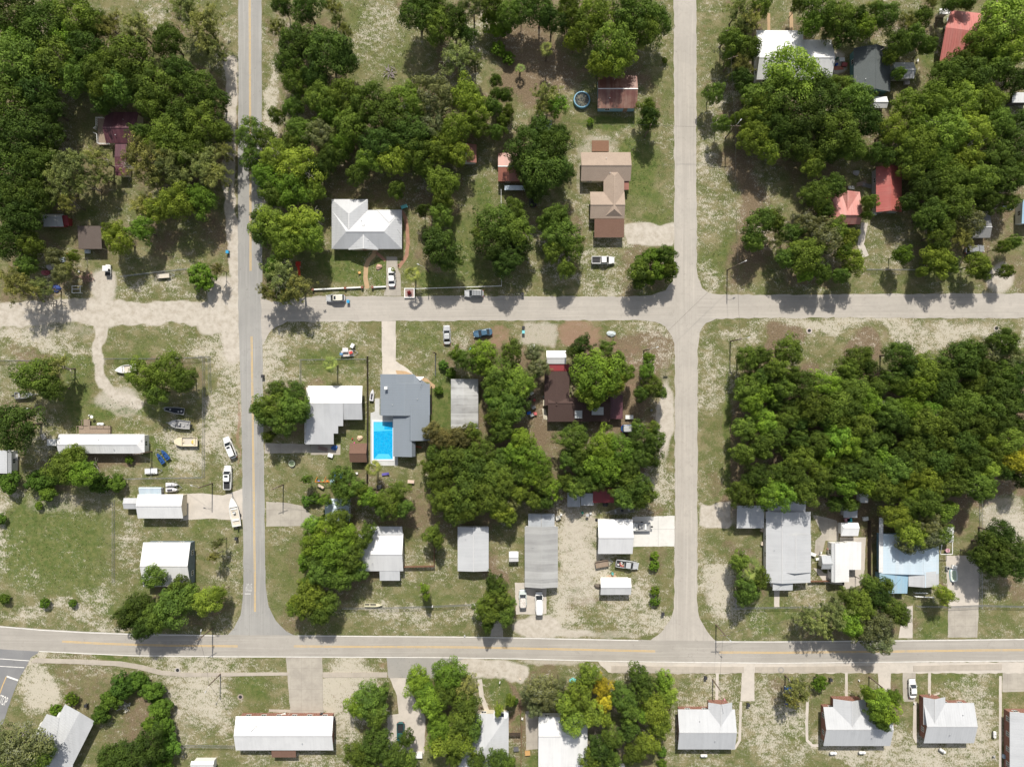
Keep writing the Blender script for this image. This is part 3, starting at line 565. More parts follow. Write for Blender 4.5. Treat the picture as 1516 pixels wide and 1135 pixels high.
def grow(e, k, rm, h, off, trunk, wd):
    rot = rt.uniform(0, 2 * PI); a = rt.uniform(.92, 1.1)
    def mk(me, name, sx, sy, sz, z=0):
        o = bpy.data.objects.new(name, me); COL.objects.link(o); o.parent = e
        o.rotation_euler = (0, 0, rot); o.scale = (sx, sy, sz); o.location = (off[0], off[1], z); return o
    if k == 'd': mk(rt.choice(BARE), 'branches', .9, .9, 1.0); return
    if k == 'p':
        s = rm / 2.4
        c = mk(rt.choice(PALM), 'crown', s, s, s, h - 7.6 * s); mk(PTRK, 'trunk', .9, .9, h / 7.6)
    elif k in 'sh':
        z0 = h / (8.0 if k == 's' else 7.4)
        c = mk(rt.choice(BUSH if k == 's' else HED), 'crown', rm / 5 * a, rm / 5 / a, z0); mk(TRKB, 'trunk', rm / 5, rm / 5, z0)
    elif k == 'l':
        c = mk(rt.choice(FEA), 'crown', rm / 4.7 * a, rm / 4.7 / a, h / 8.6)
        if trunk: mk(rt.choice(TRK), 'trunk', rm / 5, rm / 5, h / 8.6)
    else:
        ck = 4.95 if wd else 4.7; pool = OAKM if k == 'g' else (OAK if rm > 3.2 else MED)
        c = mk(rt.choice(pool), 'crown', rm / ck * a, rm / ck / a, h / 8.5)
        if trunk: mk(rt.choice(TRK if rm > 3.2 else TRKT), 'trunk', rm / 5, rm / 5, h / 8.5)
    if k in 'glmoby' and rm > 2 and rt.random() < (.55 if k in 'gl' else .14):
        mk(rt.choice(BARE), 'dead_limb', rm / 3.6, rm / 3.6, h / 6.4)
    b = TONE[k]; v = rt.uniform(.74, 1.28); hs = rt.uniform(-.14, .05)
    if wd: v *= rt.uniform(.85, 1.2)
    c.color = (b[0] * v * (1 + hs), b[1] * v, b[2] * v * (1 - hs), 1)
NAMES = {'p': 'palm_tree', 's': 'round_bush', 'h': 'shrub', 'd': 'bare_tree', 'o': 'oak_tree', 'g': 'oak_tree', 'l': 'feathery_tree'}
GRP = {'palm': 'palms in the yards', 'bush': 'clipped bushes', 'shrub': 'shrubs and hedge plants', 'oak': 'oaks among the houses', 'tree': 'leafy trees among the houses'}
for t in tl:
    x, y, r, k, wd = t[:5]
    rm = r / S; noun = t[7]; label = t[9]
    if k in 'sh':
        h = max(1.2, rm * 1.5); hc = h * .5
    elif k == 'p': h = 6.6 if r > 9 else 2.6; hc = h
    elif k == 'd': h = 7.5; hc = 6
    else: h = 5.2 + 1.35 * rm + rt.uniform(-.5, .9); hc = h * .68
    if wd: h += rt.uniform(-.8, 2.6); hc = h * .7
    p = W(x, y, hc); p.z = 0
    e = thing(NAMES.get(k, 'leafy_tree'), label, noun, p, 0, ('trees of the dense wood' if wd else GRP[noun]))
    grow(e, k, rm, h, (0, 0), True, wd)
    for lb in lobes[id(t)]:
        q = W(lb[0], lb[1], hc) - p
        rml = lb[2] / S; hl = 5.2 + 1.35 * rml + rt.uniform(-.3, .8) + (1.5 if wd else 0); hl = .5 * hl + .5 * min(h, hl + 1.5)
        grow(e, lb[3], rml, hl, (q.x, q.y), math.hypot(q.x, q.y) > rm * .8, wd)
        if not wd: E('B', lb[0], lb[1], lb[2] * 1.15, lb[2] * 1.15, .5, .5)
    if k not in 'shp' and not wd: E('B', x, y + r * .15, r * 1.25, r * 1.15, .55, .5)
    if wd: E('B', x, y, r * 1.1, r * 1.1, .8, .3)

print('TREES', len(tl), {n: sum(1 for t in tl if t[7] == n) for n in GRP}, 'dup labels', len(tl) - len(set(t[9] for t in tl)))
# ---------------------------------------------------------------- ground sheet with cover weights
def vnoise(X, Y, sc, seed):
    rs = np.random.RandomState(seed); G = rs.rand(256, 256)
    x = X * sc + 1000; y = Y * sc + 1000
    xi = np.floor(x).astype(int); yi = np.floor(y).astype(int); fx = x - xi; fy = y - yi
    fx = fx * fx * (3 - 2 * fx); fy = fy * fy * (3 - 2 * fy)
    g = lambda a, b: G[a % 256, b % 256]
    return (g(xi, yi) * (1 - fx) + g(xi + 1, yi) * fx) * (1 - fy) + (g(xi, yi + 1) * (1 - fx) + g(xi + 1, yi + 1) * fx) * fy
fx_ = np.arange(-134, 134.01, .5); xs = np.concatenate([[-1500, -700, -350, -220, -160, -142], fx_, [142, 160, 220, 350, 700, 1500]])
fy_ = np.arange(-102, 102.01, .5); ys = np.concatenate([[-1500, -700, -350, -200, -140, -110], fy_, [110, 140, 200, 350, 700, 1500]])
X, Y = np.meshgrid(xs, ys)
PXg = CX + X * S; PYg = CY - Y * S
nz = (vnoise(X, Y, .35, 1) - .5) * 2 + (vnoise(X, Y, .9, 2) - .5) * 1.1
PXn0 = PXg + nz * 3 + (vnoise(X, Y, .12, 5) - .5) * 8; PYn0 = PYg + ((vnoise(X, Y, .33, 3) - .5) * 2 + (vnoise(X, Y, 1.0, 4) - .5)) * 3 + (vnoise(X, Y, .12, 6) - .5) * 8
PXn1 = PXg + nz * 7 + (vnoise(X, Y, .09, 5) - .5) * 50 + (vnoise(X, Y, .2, 15) - .5) * 24; PYn1 = PYg + (vnoise(X, Y, .33, 3) - .5) * 14 + (vnoise(X, Y, .09, 6) - .5) * 50 + (vnoise(X, Y, .2, 16) - .5) * 24
CH = {c: np.zeros_like(X) for c in 'SGBDK'}
CH['K'] += .22
def sst(v): v = np.clip(v, 0, 1); return v * v * (3 - 2 * v)
for ch, kd, d, st, so in COVER:
    PXn, PYn = (PXn1, PYn1) if ch in 'KBG' and kd == 'e' and max(d[2], d[3]) > 14 and not (ch == 'G' and st >= 1) else (PXn0, PYn0)
    if ch in 'KBG' and kd == 'e': so = max(so, .5)
    if kd == 'e':
        x, y, rx, ry = d; q = np.sqrt(((PXn - x) / rx) ** 2 + ((PYn - y) / ry) ** 2); w = sst((1 + so - q) / (2 * so))
    elif kd == 'r':
        x0, y0, x1, y1 = d; q = np.maximum(np.maximum(x0 - PXn, PXn - x1), np.maximum(y0 - PYn, PYn - y1)); w = sst((so - q) / (2 * so))
    else:
        pts, hw = d; q = np.full_like(X, 1e9)
        for (ax, ay), (bx, by) in zip(pts[:-1], pts[1:]):
            vx, vy = bx - ax, by - ay; t_ = np.clip(((PXn - ax) * vx + (PYn - ay) * vy) / (vx * vx + vy * vy), 0, 1)
            q = np.minimum(q, np.hypot(PXn - ax - t_ * vx, PYn - ay - t_ * vy))
        w = sst((hw + so - q) / (2 * so))
    CH[ch] = np.maximum(CH[ch], w * st)
me = bpy.data.meshes.new('ground'); ny, nx = X.shape
co = np.stack([X, Y, np.zeros_like(X)], -1).reshape(-1, 3)
me.vertices.add(len(co)); me.vertices.foreach_set('co', co.reshape(-1))
ii = np.arange(ny * nx).reshape(ny, nx); q = np.stack([ii[:-1, :-1], ii[:-1, 1:], ii[1:, 1:], ii[1:, :-1]], -1).reshape(-1)
nf = len(q) // 4; me.loops.add(nf * 4); me.loops.foreach_set('vertex_index', q); me.polygons.add(nf)
me.polygons.foreach_set('loop_start', np.arange(nf) * 4); me.polygons.foreach_set('loop_total', np.full(nf, 4))
for c, n_ in (('S', 'sand'), ('G', 'grass'), ('B', 'earth'), ('D', 'red'), ('K', 'speck')):
    at = me.attributes.new(n_, 'FLOAT', 'POINT'); at.data.foreach_set('value', CH[c].reshape(-1).astype(np.float32))
me.update()
t = NT('ground_cover'); p = t.pos()
A = lambda n: t.n('ShaderNodeAttribute', attribute_name=n).outputs['Fac']
n1 = t.noise(p, .12, 5, .6); n2 = t.noise(p, .7, 5, .65); n3 = t.noise(p, 3.2, 4, .7); n4 = t.noise(p, 11, 3, .7)
n5 = t.noise(t.map(p, (1.6, 1, 1), .6), 1.9, 4, .62); n6 = t.noise(p, 6.0, 4, .75)
n1b = t.noise(t.map(p, (1, 1.4, 1), .8), .28, 6, .68)
base = t.mix(t.ramp(n1, .35, .65), (.162, .152, .066), (.245, .216, .120))
base = t.mix(t.ramp(n1b, .38, .60, 0, .85), base, (.098, .122, .037))
base = t.mix(t.ramp(n3, .5, .72, 0, .55), base, (.36, .31, .21))
base = t.mix(t.ramp(n4, .5, .75, 0, .5), base, (.055, .06, .026))
# earth
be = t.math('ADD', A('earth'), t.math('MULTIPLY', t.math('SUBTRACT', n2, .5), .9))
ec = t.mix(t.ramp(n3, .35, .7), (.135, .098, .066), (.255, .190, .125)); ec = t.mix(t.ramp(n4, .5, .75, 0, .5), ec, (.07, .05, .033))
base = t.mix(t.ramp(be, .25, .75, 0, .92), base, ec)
# grass
gr = t.math('ADD', A('grass'), t.math('MULTIPLY', t.math('SUBTRACT', t.math('ADD', t.math('MULTIPLY', n5, .6), t.math('MULTIPLY', n2, .4)), .5), 1.3))
gc = t.mix(t.ramp(n2, .35, .68), (.085, .122, .030), (.165, .172, .062)); gc = t.mix(t.ramp(n6, .45, .7, 0, .6), gc, (.045, .078, .018)); gc = t.mix(t.ramp(n3, .55, .75, 0, .4), gc, (.19, .19, .09))
base = t.mix(t.ramp(gr, .22, .72, 0, .95), base, gc)
# pale speckles (dry sand showing between weeds)
sp = t.math('ADD', t.math('ADD', t.math('MULTIPLY', n5, .42), t.math('MULTIPLY', n6, .68)), t.math('MULTIPLY', A('speck'), .23))
n7 = t.noise(t.map(p, (1, 1.5, 1), .3), .55, 5, .7); n8 = t.noise(p, .075, 4, .6); sp = t.math('ADD', sp, t.math('MULTIPLY', t.math('SUBTRACT', n7, .5), .50)); sp = t.math('ADD', sp, t.math('MULTIPLY', t.math('SUBTRACT', n8, .5), .34)); sp = t.math('ADD', sp, t.math('MULTIPLY', n1, .12)); sp = t.math('SUBTRACT', sp, t.math('MULTIPLY', A('grass'), .05)); sp = t.math('SUBTRACT', sp, t.math('MULTIPLY', A('earth'), .04))
base = t.mix(t.ramp(sp, .715, .79, 0, .9), base, t.mix(n4, (.40, .36, .285), (.585, .54, .46)))
# red clay
base = t.mix(t.ramp(t.math('ADD', A('red'), t.math('MULTIPLY', t.math('SUBTRACT', n2, .5), 1.5)), .3, 1.0, 0, .85), base, t.mix(n3, (.22, .135, .09), (.33, .225, .16)))
# sand
sc_ = t.mix(t.ramp(n2, .35, .7), (.53, .485, .425), (.40, .355, .295)); sc_ = t.mix(t.ramp(n3, .5, .75, 0, .35), sc_, (.62, .57, .50)); sc_ = t.mix(t.ramp(n4, .55, .75, 0, .45), sc_, (.27, .22, .15))
sa = t.math('ADD', A('sand'), t.math('MULTIPLY', t.math('SUBTRACT', t.math('ADD', t.math('MULTIPLY', n2, .5), t.math('MULTIPLY', n6, .5)), .5), 1.2))
base = t.mix(t.ramp(sa, .30, .74, 0, .96), base, sc_)
t.bump(t.math('ADD', t.math('MULTIPLY', n6, .7), t.math('MULTIPLY', n3, .5)), .9, .12)
t.fin(base, .95, 0, .12)
me.materials.append(t.m)
go = bpy.data.objects.new('ground', me); COL.objects.link(go); go['kind'] = 'structure'

# ---------------------------------------------------------------- roads and paving
SHEETS = []
def smooth_pts(pts, closed=True, sub=5):
    out = []; n = len(pts)
    for i in range(n if closed else n - 1):
        p0 = pts[(i - 1) % n] if closed else pts[max(0, i - 1)]; p1 = pts[i]; p2 = pts[(i + 1) % n]; p3 = pts[(i + 2) % n] if closed else pts[min(n - 1, i + 2)]
        for k in range(sub):
            u = k / sub
            out.append(tuple(.5 * (2 * p1[j] + (p2[j] - p0[j]) * u + (2 * p0[j] - 5 * p1[j] + 4 * p2[j] - p3[j]) * u * u + (3 * p1[j] - p0[j] - 3 * p2[j] + p3[j]) * u ** 3) for j in (0, 1)))
    if not closed: out.append(pts[-1])
    return out
rj = random.Random(3)
def densify(pts, step=6.0, jit=.0, closed=True):
    out = []; n = len(pts)
    for i in range(n if closed else n - 1):
        a = pts[i]; b = pts[(i + 1) % n]; d = math.hypot(b[0] - a[0], b[1] - a[1]); m = max(1, int(d / step))
        for k in range(m):
            u = k / m; j = jit if (k or not closed) else jit * .5
            out.append((a[0] + (b[0] - a[0]) * u + rj.uniform(-j, j), a[1] + (b[1] - a[1]) * u + rj.uniform(-j, j)))
    if not closed: out.append(pts[-1])
    return out
def sheet(name, pts, z, mat, smooth=False, jit=.5, step=6.0, t=0):
    SHEETS.append(pts)
    P = smooth_pts(pts) if smooth else densify(pts, step, jit)
    P = [W(x, y) for x, y in P]
    bm = bmesh.new(); vs = [bm.verts.new((p.x, p.y, z)) for p in P]; f = bm.faces.new(vs)
    if t:
        r = bmesh.ops.extrude_face_region(bm, geom=[f]); bmesh.ops.translate(bm, verts=[v for v in r['geom'] if isinstance(v, bmesh.types.BMVert)], vec=(0, 0, -t))
    bm.normal_update()
    if f.is_valid and not t and f.normal.z < 0: f.normal_flip()
    if t: bmesh.ops.recalc_face_normals(bm, faces=bm.faces)
    bmesh.ops.triangulate(bm, faces=bm.faces[:])
    me = bpy.data.meshes.new(name); bm.to_mesh(me); bm.free(); me.materials.append(mat)
    o = bpy.data.objects.new(name, me); COL.objects.link(o); o['kind'] = 'structure'; return o
def strip(name, pts, w, z, mat, step=4.0, jit=0.0, w2=None):
    P = [Vector(W(*p)[:2]) for p in densify(pts, step * 1.0, 0, False)]; m = MB(); vs = []
    for i, p in enumerate(P):
        d = (P[min(i + 1, len(P) - 1)] - P[max(i - 1, 0)]).normalized(); n = Vector((-d.y, d.x))
        ww = w / 2
        for sg in (1, -1):
            e = p + n * sg * (ww + rj.uniform(-jit, jit)); vs.append((e.x, e.y, z))
    m.add(vs, [(2 * i + 1, 2 * i + 3, 2 * i + 2, 2 * i) for i in range(len(P) - 1)])
    o = m.build(name, mat, recalc=False); o['kind'] = 'structure'
    for i in range(len(pts) - 1): SHEETS.append(('s', pts[i], pts[i + 1], w * S / 2))
    return o
PALE = pavement('pale_asphalt', (.445, .41, .365), (.385, .357, .32), .4, lanes='h')
PALEV = pavement('pale_asphalt_v', (.445, .41, .365), (.385, .357, .32), .4, lanes='v')
MIDA = pavement('grey_asphalt', (.36, .35, .33), (.27, .265, .255), .6, .05, lanes='v')
HWYA = pavement('highway_asphalt', (.395, .368, .33), (.335, .312, .28), .4, .12, lanes='h')
DARKA = pavement('dark_asphalt', (.21, .21, .215), (.25, .25, .25), .3)
CONC = pavement('weathered_concrete', (.42, .385, .33), (.33, .30, .26), .3, .3, joints=2.6)
CONCW = pavement('new_white_concrete', (.66, .645, .61), (.60, .585, .55), .1, .3, joints=6.0)
CONCP = pavement('pale_concrete', (.55, .50, .44), (.47, .43, .38), .2, .3)
BRICKP = pavement('brick_path', (.38, .22, .15), (.30, .17, .12), .0, .8)
TANP = pavement('tan_path', (.46, .32, .19), (.40, .28, .17), .0, .8)
sheet('road', [(352.5,-60),(387,-60),(387.5,150),(388,300),(389,560),(391,700),(393,860),(397,895),(408,918),(424,934),(446,945),(330,945),(346,930),(356,910),(360,880),(360.5,860),(357.5,600),(353,480),(352,300),(353,120)], .020, MIDA, jit=.5, step=8)
sheet('side_road', [(386,438),(402,447),(440,441),(480,438),(600,439),(700,438),(800,439),(930,439),(965,437),(985,430),(996,416),(998.5,395),(1031.5,395),(1033,410),(1039,426),(1050,434),(1066,436.5),(1200,436),(1400,434.5),(1600,434),(1600,471),(1400,471),(1250,470),(1100,471),(1060,472),(1045,478),(1036,492),(1033,515),(999,515),(995,498),(985,484),(970,476),(955,474),(800,474),(640,475),(480,476),(425,476),(402,488),(388,512)], .024, PALE, jit=.9, step=8)
sheet('long_road', [(997,-60),(1031,-60),(1031,200),(1031.5,400),(1033,560),(1032.5,700),(1032.5,895),(1036,915),(1046,932),(1062,950),(960,950),(980,934),(992,918),(998,900),(999,760),(999,600),(998.5,400),(998,200)], .028, PALEV, jit=.9, step=8)
sheet('highway', [(-60,922),(0,925.5),(60,930.5),(120,934),(200,937),(350,939.5),(500,940),(640,941),(760,942.5),(900,945.5),(1000,947.5),(1150,948.5),(1300,947),(1450,945.5),(1600,944),(1600,978),(1450,979),(1300,980.5),(1150,982),(1000,980.5),(900,979),(760,975.5),(640,973.5),(500,973),(350,972.5),(200,971),(120,967.5),(60,964),(0,960),(-60,956)], .032, HWYA, jit=.25, step=8)
sheet('stop_road', [(-60,950),(0,957),(58,962),(56,966),(46,972),(40,984),(28,1005),(18,1030),(8,1060),(-4,1092),(-20,1140),(-60,1200)], .029, DARKA, jit=.3)
sheet('road_shoulder', [(572,972),(690,973),(668,982),(650,1003),(575,1003)], .016, pavement('old_asphalt', (.30, .29, .27), (.35, .33, .30), .6), jit=.8)
sheet('shoulder_strip', [(885,978),(1516,980),(1516,996),(1100,996),(985,997),(900,995)], .014, CONCP, jit=1.0)
# pavements: raised slabs
WK = pavement('old_sidewalk', (.45, .40, .34), (.38, .34, .29), .3, .4, joints=1.5)
sheet('sidewalk', [(46,980),(110,982),(170,985),(205,990),(235,998),(270,1001),(330,1000.5),(428,999),(428,994.5),(428,991.5+3),(330,995),(270,995),(240,992),(212,984),(180,977.5+1),(120,975.5),(52,973.5)], .10, WK, jit=.2, t=.12)
sheet('sidewalk', [(478,994.5),(573,994.5),(573,1002),(478,1002)], .10, WK, jit=.2, t=.12)
sheet('sidewalk', [(905,985),(1101,986.5),(1101,995),(985,996),(905,995)], .09, WK, jit=.2, t=.11)
sheet('sidewalk', [(1118,986.5),(1292,985),(1292,994),(1118,995)], .09, WK, jit=.2, t=.11)
sheet('sidewalk', [(1352,985),(1483,982),(1483,991),(1352,993)], .09, WK, jit=.2, t=.11)
for nm, pts, mt in [
    ('driveway', [(423,971),(477,971),(479,1056),(430,1056)], CONC), ('driveway', [(565,475),(586,475),(586,534),(604,546),(612,554),(610,560),(566,560)], CONCP),
    ('driveway', [(572,380),(588,380),(589,400),(593,405),(594,438),(568,438),(572,425)], CONC), ('driveway', [(936,765),(999,763),(999,808),(937,809)], CONCW),
    ('driveway', [(271,731),(300,730),(330,733),(361,722),(361,768),(340,769),(310,767),(271,770)], CONCP), ('driveway', [(392,656),(459,657),(460,670),(392,671)], CONC),
    ('driveway', [(394,742),(425,744),(446,748),(470,770),(478,778),(394,779)], CONC), ('driveway', [(762,862),(777,862),(777,870),(809,870),(809,908),(764,909)], CONCP),
    ('driveway', [(1404,897),(1449,896),(1447,943),(1403,943)], CONC), ('driveway', [(1400,822),(1449,822),(1449,896),(1404,897)], CONCP),
    ('driveway', [(1204,762),(1216,764),(1238,770),(1243,780),(1241,800),(1222,800),(1216,822),(1206,822),(1207,800),(1217,790)], CONC),
    ('driveway', [(1243,795),(1282,795),(1280,842),(1275,865),(1262,870),(1250,872),(1246,860)], CONCP), ('driveway', [(577,1003),(603,1003),(612,1030),(630,1062),(628,1115),(572,1110),(574,1058),(590,1056),(588,1030)], CONCP),
    ('driveway', [(778,1052),(796,1050),(797,1108),(779,1110)], CONC), ('driveway', [(1099,990),(1117,990),(1117,1037),(1096,1037)], CONCP),
    ('driveway', [(1299,978),(1320,978),(1318,1024),(1301,1024)], CONCP), ('driveway', [(1336,978),(1356,978),(1355,1038),(1337,1038)], CONC), ('driveway', [(1484,978),(1530,978),(1530,1022),(1484,1024)], CONC),
    ('driveway', [(1338,898),(1351,896),(1351,944),(1330,944)], CONCP), ('driveway', [(733,905),(742,900),(745,942),(726,942)], CONC),
    ('driveway', [(1204,840),(1214,842),(1220,848),(1250,850),(1250,866),(1220,862)], CONCP)]:
    sheet(nm, pts, .012 if nm == 'driveway' else .01, mt, jit=.4)
sheet('patio', [(548.6,611),(555,609),(555,590),(562,590),(562,614),(590,614),(589,689),(548.6,689)], .035, pavement('poolside_paving', (.56, .56, .55), (.50, .50, .49), .05, .3, joints=1.2), jit=0)
sheet('patio', [(586,548),(600,549),(616,556),(632,560),(644,570),(644,575),(636,574),(636,566),(588,556)], .016, TANP, jit=.3)
sheet('patio', [(460,658),(504,658),(504,673),(460,673)], .014, CONC, jit=.3)
for pts, w, mt in [([(556,370),(553,378),(546,385),(542,395),(541,412),(544,427)], 1.1, TANP), ([(557,374),(564,380),(571,386)], .7, BRICKP), ([(594,372-60),(600,322),(603,340),(604,360),(602,378),(596,388),(590,396)], .9, BRICKP),
                   ([(710,1005),(713,1030),(722,1054)], 1.1, CONCP), ([(1062,992),(1061,1037)], .75, CONCP), ([(1097,1038),(1096,1065),(1095,1095),(1088,1107),(1078,1107)], .65, CONCP),
                   ([(1253,995),(1253,1033)], .7, CONCP), ([(1196,1027),(1194,1070),(1195,1095),(1203,1103),(1212,1103)], .7, CONCP), ([(1376,993),(1376,1030)], .7, CONCP), ([(1355,1038),(1354,1090),(1358,1098)], .9, CONCP),
                   ([(1481,1000),(1481,1060),(1481,1135)], .7, CONCP), ([(1150,868),(1150,898)], 1.3, CONCP), ([(1138,20),(1138,46)], .7, TANP), ([(1171,18),(1172,46)], .9, TANP), ([(430,1052),(398,1051)], .7, WK), ([(1282,380),(1274,362),(1280,330)], 1.6, CONCP)]:
    strip('path', pts, w, .018, mt, jit=.04)
for n_, c_ in (('line', None),): pass
YEL = plain('worn_yellow_paint', (.58, .40, .17), .8, var=.2, scale=1.5, dirt=(.40, .35, .29), dirt_amt=.75)
WHT = plain('worn_white_paint', (.72, .70, .66), .8, var=.12, scale=1.5, dirt=(.45, .42, .38), dirt_amt=.45)
def dl(pts, z, off=.85):
    for s_ in (-off, off):
        v = abs(pts[-1][0] - pts[0][0]) < abs(pts[-1][1] - pts[0][1])
        strip('centre_line', [(x + (s_ if v else 0), y + (0 if v else s_)) for x, y in pts], .15, z, YEL, jit=.012)
dl([(369.5,-60),(370,100),(370.5,200),(371,401)], .026); dl([(372.5,498),(374,600),(376,760),(377.5,860),(377.5,905)], .026)
dl([(92,949),(160,952.5),(250,955),(352,956)], .038); dl([(435,956),(560,957),(700,957.5),(760,959),(860,961),(970,963.5)], .038); dl([(1065,965),(1150,965.5),(1300,964),(1450,962),(1600,961)], .038)
for pts in ([(-60,923.5),(0,927),(60,932),(120,935.5),(200,938.5),(318,940.5)], [(442,940.5),(560,941.5),(700,942.5),(820,945),(945,947.5)], [(1058,949.5),(1150,949.5),(1300,948.3),(1450,946.6),(1600,945)],
            [(58,963.5),(120,966.5),(200,970),(350,971.5),(500,972),(640,972.5),(760,974.5),(900,978),(1000,979.5),(1150,981),(1300,979.5),(1450,978),(1600,977)],
            [(0,974.5),(43.6,977.5)], [(-10,985),(36,987.5)]):
    strip('edge_line', pts, .17, .038, WHT, jit=.015)
FADED0 = plain('faded_line_paint', (.55, .54, .52), .85, var=.2, scale=2.5, dirt=(.38, .37, .35), dirt_amt=.8)
strip('stop_line', [(10,1000.5),(27,1006.5)], .42, .036, WHT); strip('centre_line', [(9.5,1001),(4,1014),(-1,1028)], .22, .036, YEL)
strip('stop_line', [(362.5,878.5),(371,878.5)], .25, .026, FADED0)
FADED = plain('faded_white_paint', (.50, .49, .47), .85, var=.2, scale=2.5, dirt=(.38, .37, .35), dirt_amt=.8)
def road_text(txt, px, py, w, h, rz, z, pz=True):
    cu = bpy.data.curves.new('letters', 'FONT'); cu.body = txt; cu.align_x = 'CENTER'; cu.align_y = 'CENTER'; cu.size = 1
    o = bpy.data.objects.new('tmp', cu); COL.objects.link(o); dg = bpy.context.evaluated_depsgraph_get()
    me = bpy.data.meshes.new_from_object(o.evaluated_get(dg)); bpy.data.objects.remove(o)
    xs_ = [v.co.x for v in me.vertices]; ys_ = [v.co.y for v in me.vertices]
    sx = w / (max(xs_) - min(xs_)); sy = h / (max(ys_) - min(ys_)); cx = (max(xs_) + min(xs_)) / 2; cy = (max(ys_) + min(ys_)) / 2
    for v in me.vertices: v.co.x = (v.co.x - cx) * sx; v.co.y = (v.co.y - cy) * sy
    me.materials.clear(); me.materials.append(WHT if pz else FADED); o = bpy.data.objects.new('road_lettering', me); COL.objects.link(o)
    p = W(px, py); o.location = (p.x, p.y, z); o.rotation_euler = (0, 0, rz); o['kind'] = 'structure'
road_text('STOP', 4.5, 1036, 2.1, 2.3, rad(-22), .037)
road_text('STOP', 368.5, 869, 1.6, 1.9, PI, .027, False)

# weeds and tufts scattered over the unpaved ground (nobody could count them)
rs = np.random.RandomState(9)
pip = []
M_ = 1
maskP = np.zeros((1230 // M_, 1610 // M_), bool)   # paved pixels, 1 px cells, offset 45
def raster(poly):
    P = np.array(poly); x0, y0 = np.floor(P.min(0)).astype(int) - 1; x1, y1 = np.ceil(P.max(0)).astype(int) + 1
    x0 = max(x0, -45); y0 = max(y0, -45); x1 = min(x1, 1560); y1 = min(y1, 1180)
    if x1 <= x0 or y1 <= y0: return
    gx, gy = np.meshgrid(np.arange(x0, x1), np.arange(y0, y1)); c = np.zeros(gx.shape, bool); j = len(P) - 1
    for i in range(len(P)):
        (xi, yi), (xj, yj) = P[i], P[j]
        if yi != yj: c ^= ((yi > gy) != (yj > gy)) & (gx < (xj - xi) * (gy - yi) / (yj - yi) + xi)
        j = i
    maskP[y0 + 45:y1 + 45, x0 + 45:x1 + 45] |= c
for sh in SHEETS:
    if sh[0] == 's':
        _, a, b, w = sh; d = Vector((b[0] - a[0], b[1] - a[1])).normalized() * (w + 1); n = (-d.y, d.x)
        raster([(a[0] + n[0], a[1] + n[1]), (b[0] + n[0], b[1] + n[1]), (b[0] - n[0], b[1] - n[1]), (a[0] - n[0], a[1] - n[1])])
    else: raster(sh)
n = 330000
x = rs.uniform(-20, 1536, n); y = rs.uniform(-20, 1155, n)
gxi = np.clip(((x - CX) / S + 134) * 2, 0, len(fx_) - 1).astype(int) + 6; gyi = np.clip(((CY - y) / S + 102) * 2, 0, len(fy_) - 1).astype(int) + 6
g = {c: CH[c][gyi, gxi] for c in 'SGBDK'}
dens = .30 + .9 * g['G'] - .75 * g['S'] - .35 * g['B'] - .7 * g['D']
cl = vnoise((x - CX) / S, (CY - y) / S, 1.1, 7) * .6 + vnoise((x - CX) / S, (CY - y) / S, .28, 8) * .4
dens = dens * sst((cl - .32) / .3) + .04
keep = (rs.rand(n) < dens) & ~maskP[np.clip(y + 45, 0, 1229).astype(int), np.clip(x + 45, 0, 1609).astype(int)]
x = x[keep]; y = y[keep]; gk = g['G'][keep]; m_ = len(x)
C = np.stack([(x - CX) / S, (CY - y) / S, rs.uniform(.03, .12, m_)], -1)
N = rnd_unit(rs, m_) * .8 + np.array([0, 0, .8]); N /= np.linalg.norm(N, axis=1)[:, None]
t = NT('weed_leaves'); at = t.n('ShaderNodeAttribute', attribute_name='tint').outputs['Fac']
cr_ = t.mix(t.ramp(at, 0, .5), (.16, .145, .07), (.105, .115, .04)); cr_ = t.mix(t.ramp(at, .45, 1), cr_, (.060, .105, .022)); t.fin(cr_, .8, 0, .15)
wm = leaves_mesh('weeds', C, N, rs.uniform(.06, .17, m_), .6, np.clip(gk * .7 + rs.uniform(-.1, .45, m_), 0, 1), t.m, rs)
wo = bpy.data.objects.new('weeds', wm); COL.objects.link(wo); tag(wo, 'low tufts of grass and weeds scattered over the yards and verges', 'weeds'); wo['kind'] = 'stuff'
# ---------------------------------------------------------------- buildings
def rcol(n): return MATS[n]
roofmat('white_metal_roof', (.70, .70, .70), (.47, .47, .48), stain=.3, small=.05); roofmat('white_metal_roof_v', (.70, .70, .70), (.47, .47, .48), stain=.3, small=.05, streak='y')
roofmat('grey_metal_roof', (.42, .44, .46), (.27, .28, .30), stain=.4); roofmat('grey_metal_roof_v', (.42, .44, .46), (.27, .28, .30), stain=.4, streak='y')
roofmat('light_metal_roof', (.49, .50, .515), (.35, .36, .375), stain=.35, small=.06); roofmat('light_metal_roof_v', (.49, .50, .515), (.35, .36, .375), stain=.35, small=.06, streak='y')
roofmat('slate_blue_roof', (.215, .245, .28), (.18, .205, .235), stain=.2, small=.04); roofmat('slate_blue_roof_v', (.215, .245, .28), (.18, .205, .235), stain=.2, streak='y', small=.04)
roofmat('rust_roof', (.16, .05, .034), (.36, .22, .16), stain=.85, small=.35); roofmat('rust_roof_light', (.33, .13, .09), (.24, .09, .06), stain=.7, small=.25)
roofmat('pink_red_roof', (.46, .15, .13), (.52, .24, .21), stain=.5); roofmat('salmon_roof', (.52, .21, .18), (.56, .32, .28), stain=.6); roofmat('crimson_roof', (.40, .10, .085), (.47, .18, .15), stain=.5, streak='y')
roofmat('maroon_and_shaded_red_roof', (.085, .028, .04), (.20, .08, .09), stain=.5); roofmat('dark_red_roof', (.24, .03, .035), (.16, .02, .03), stain=.4)
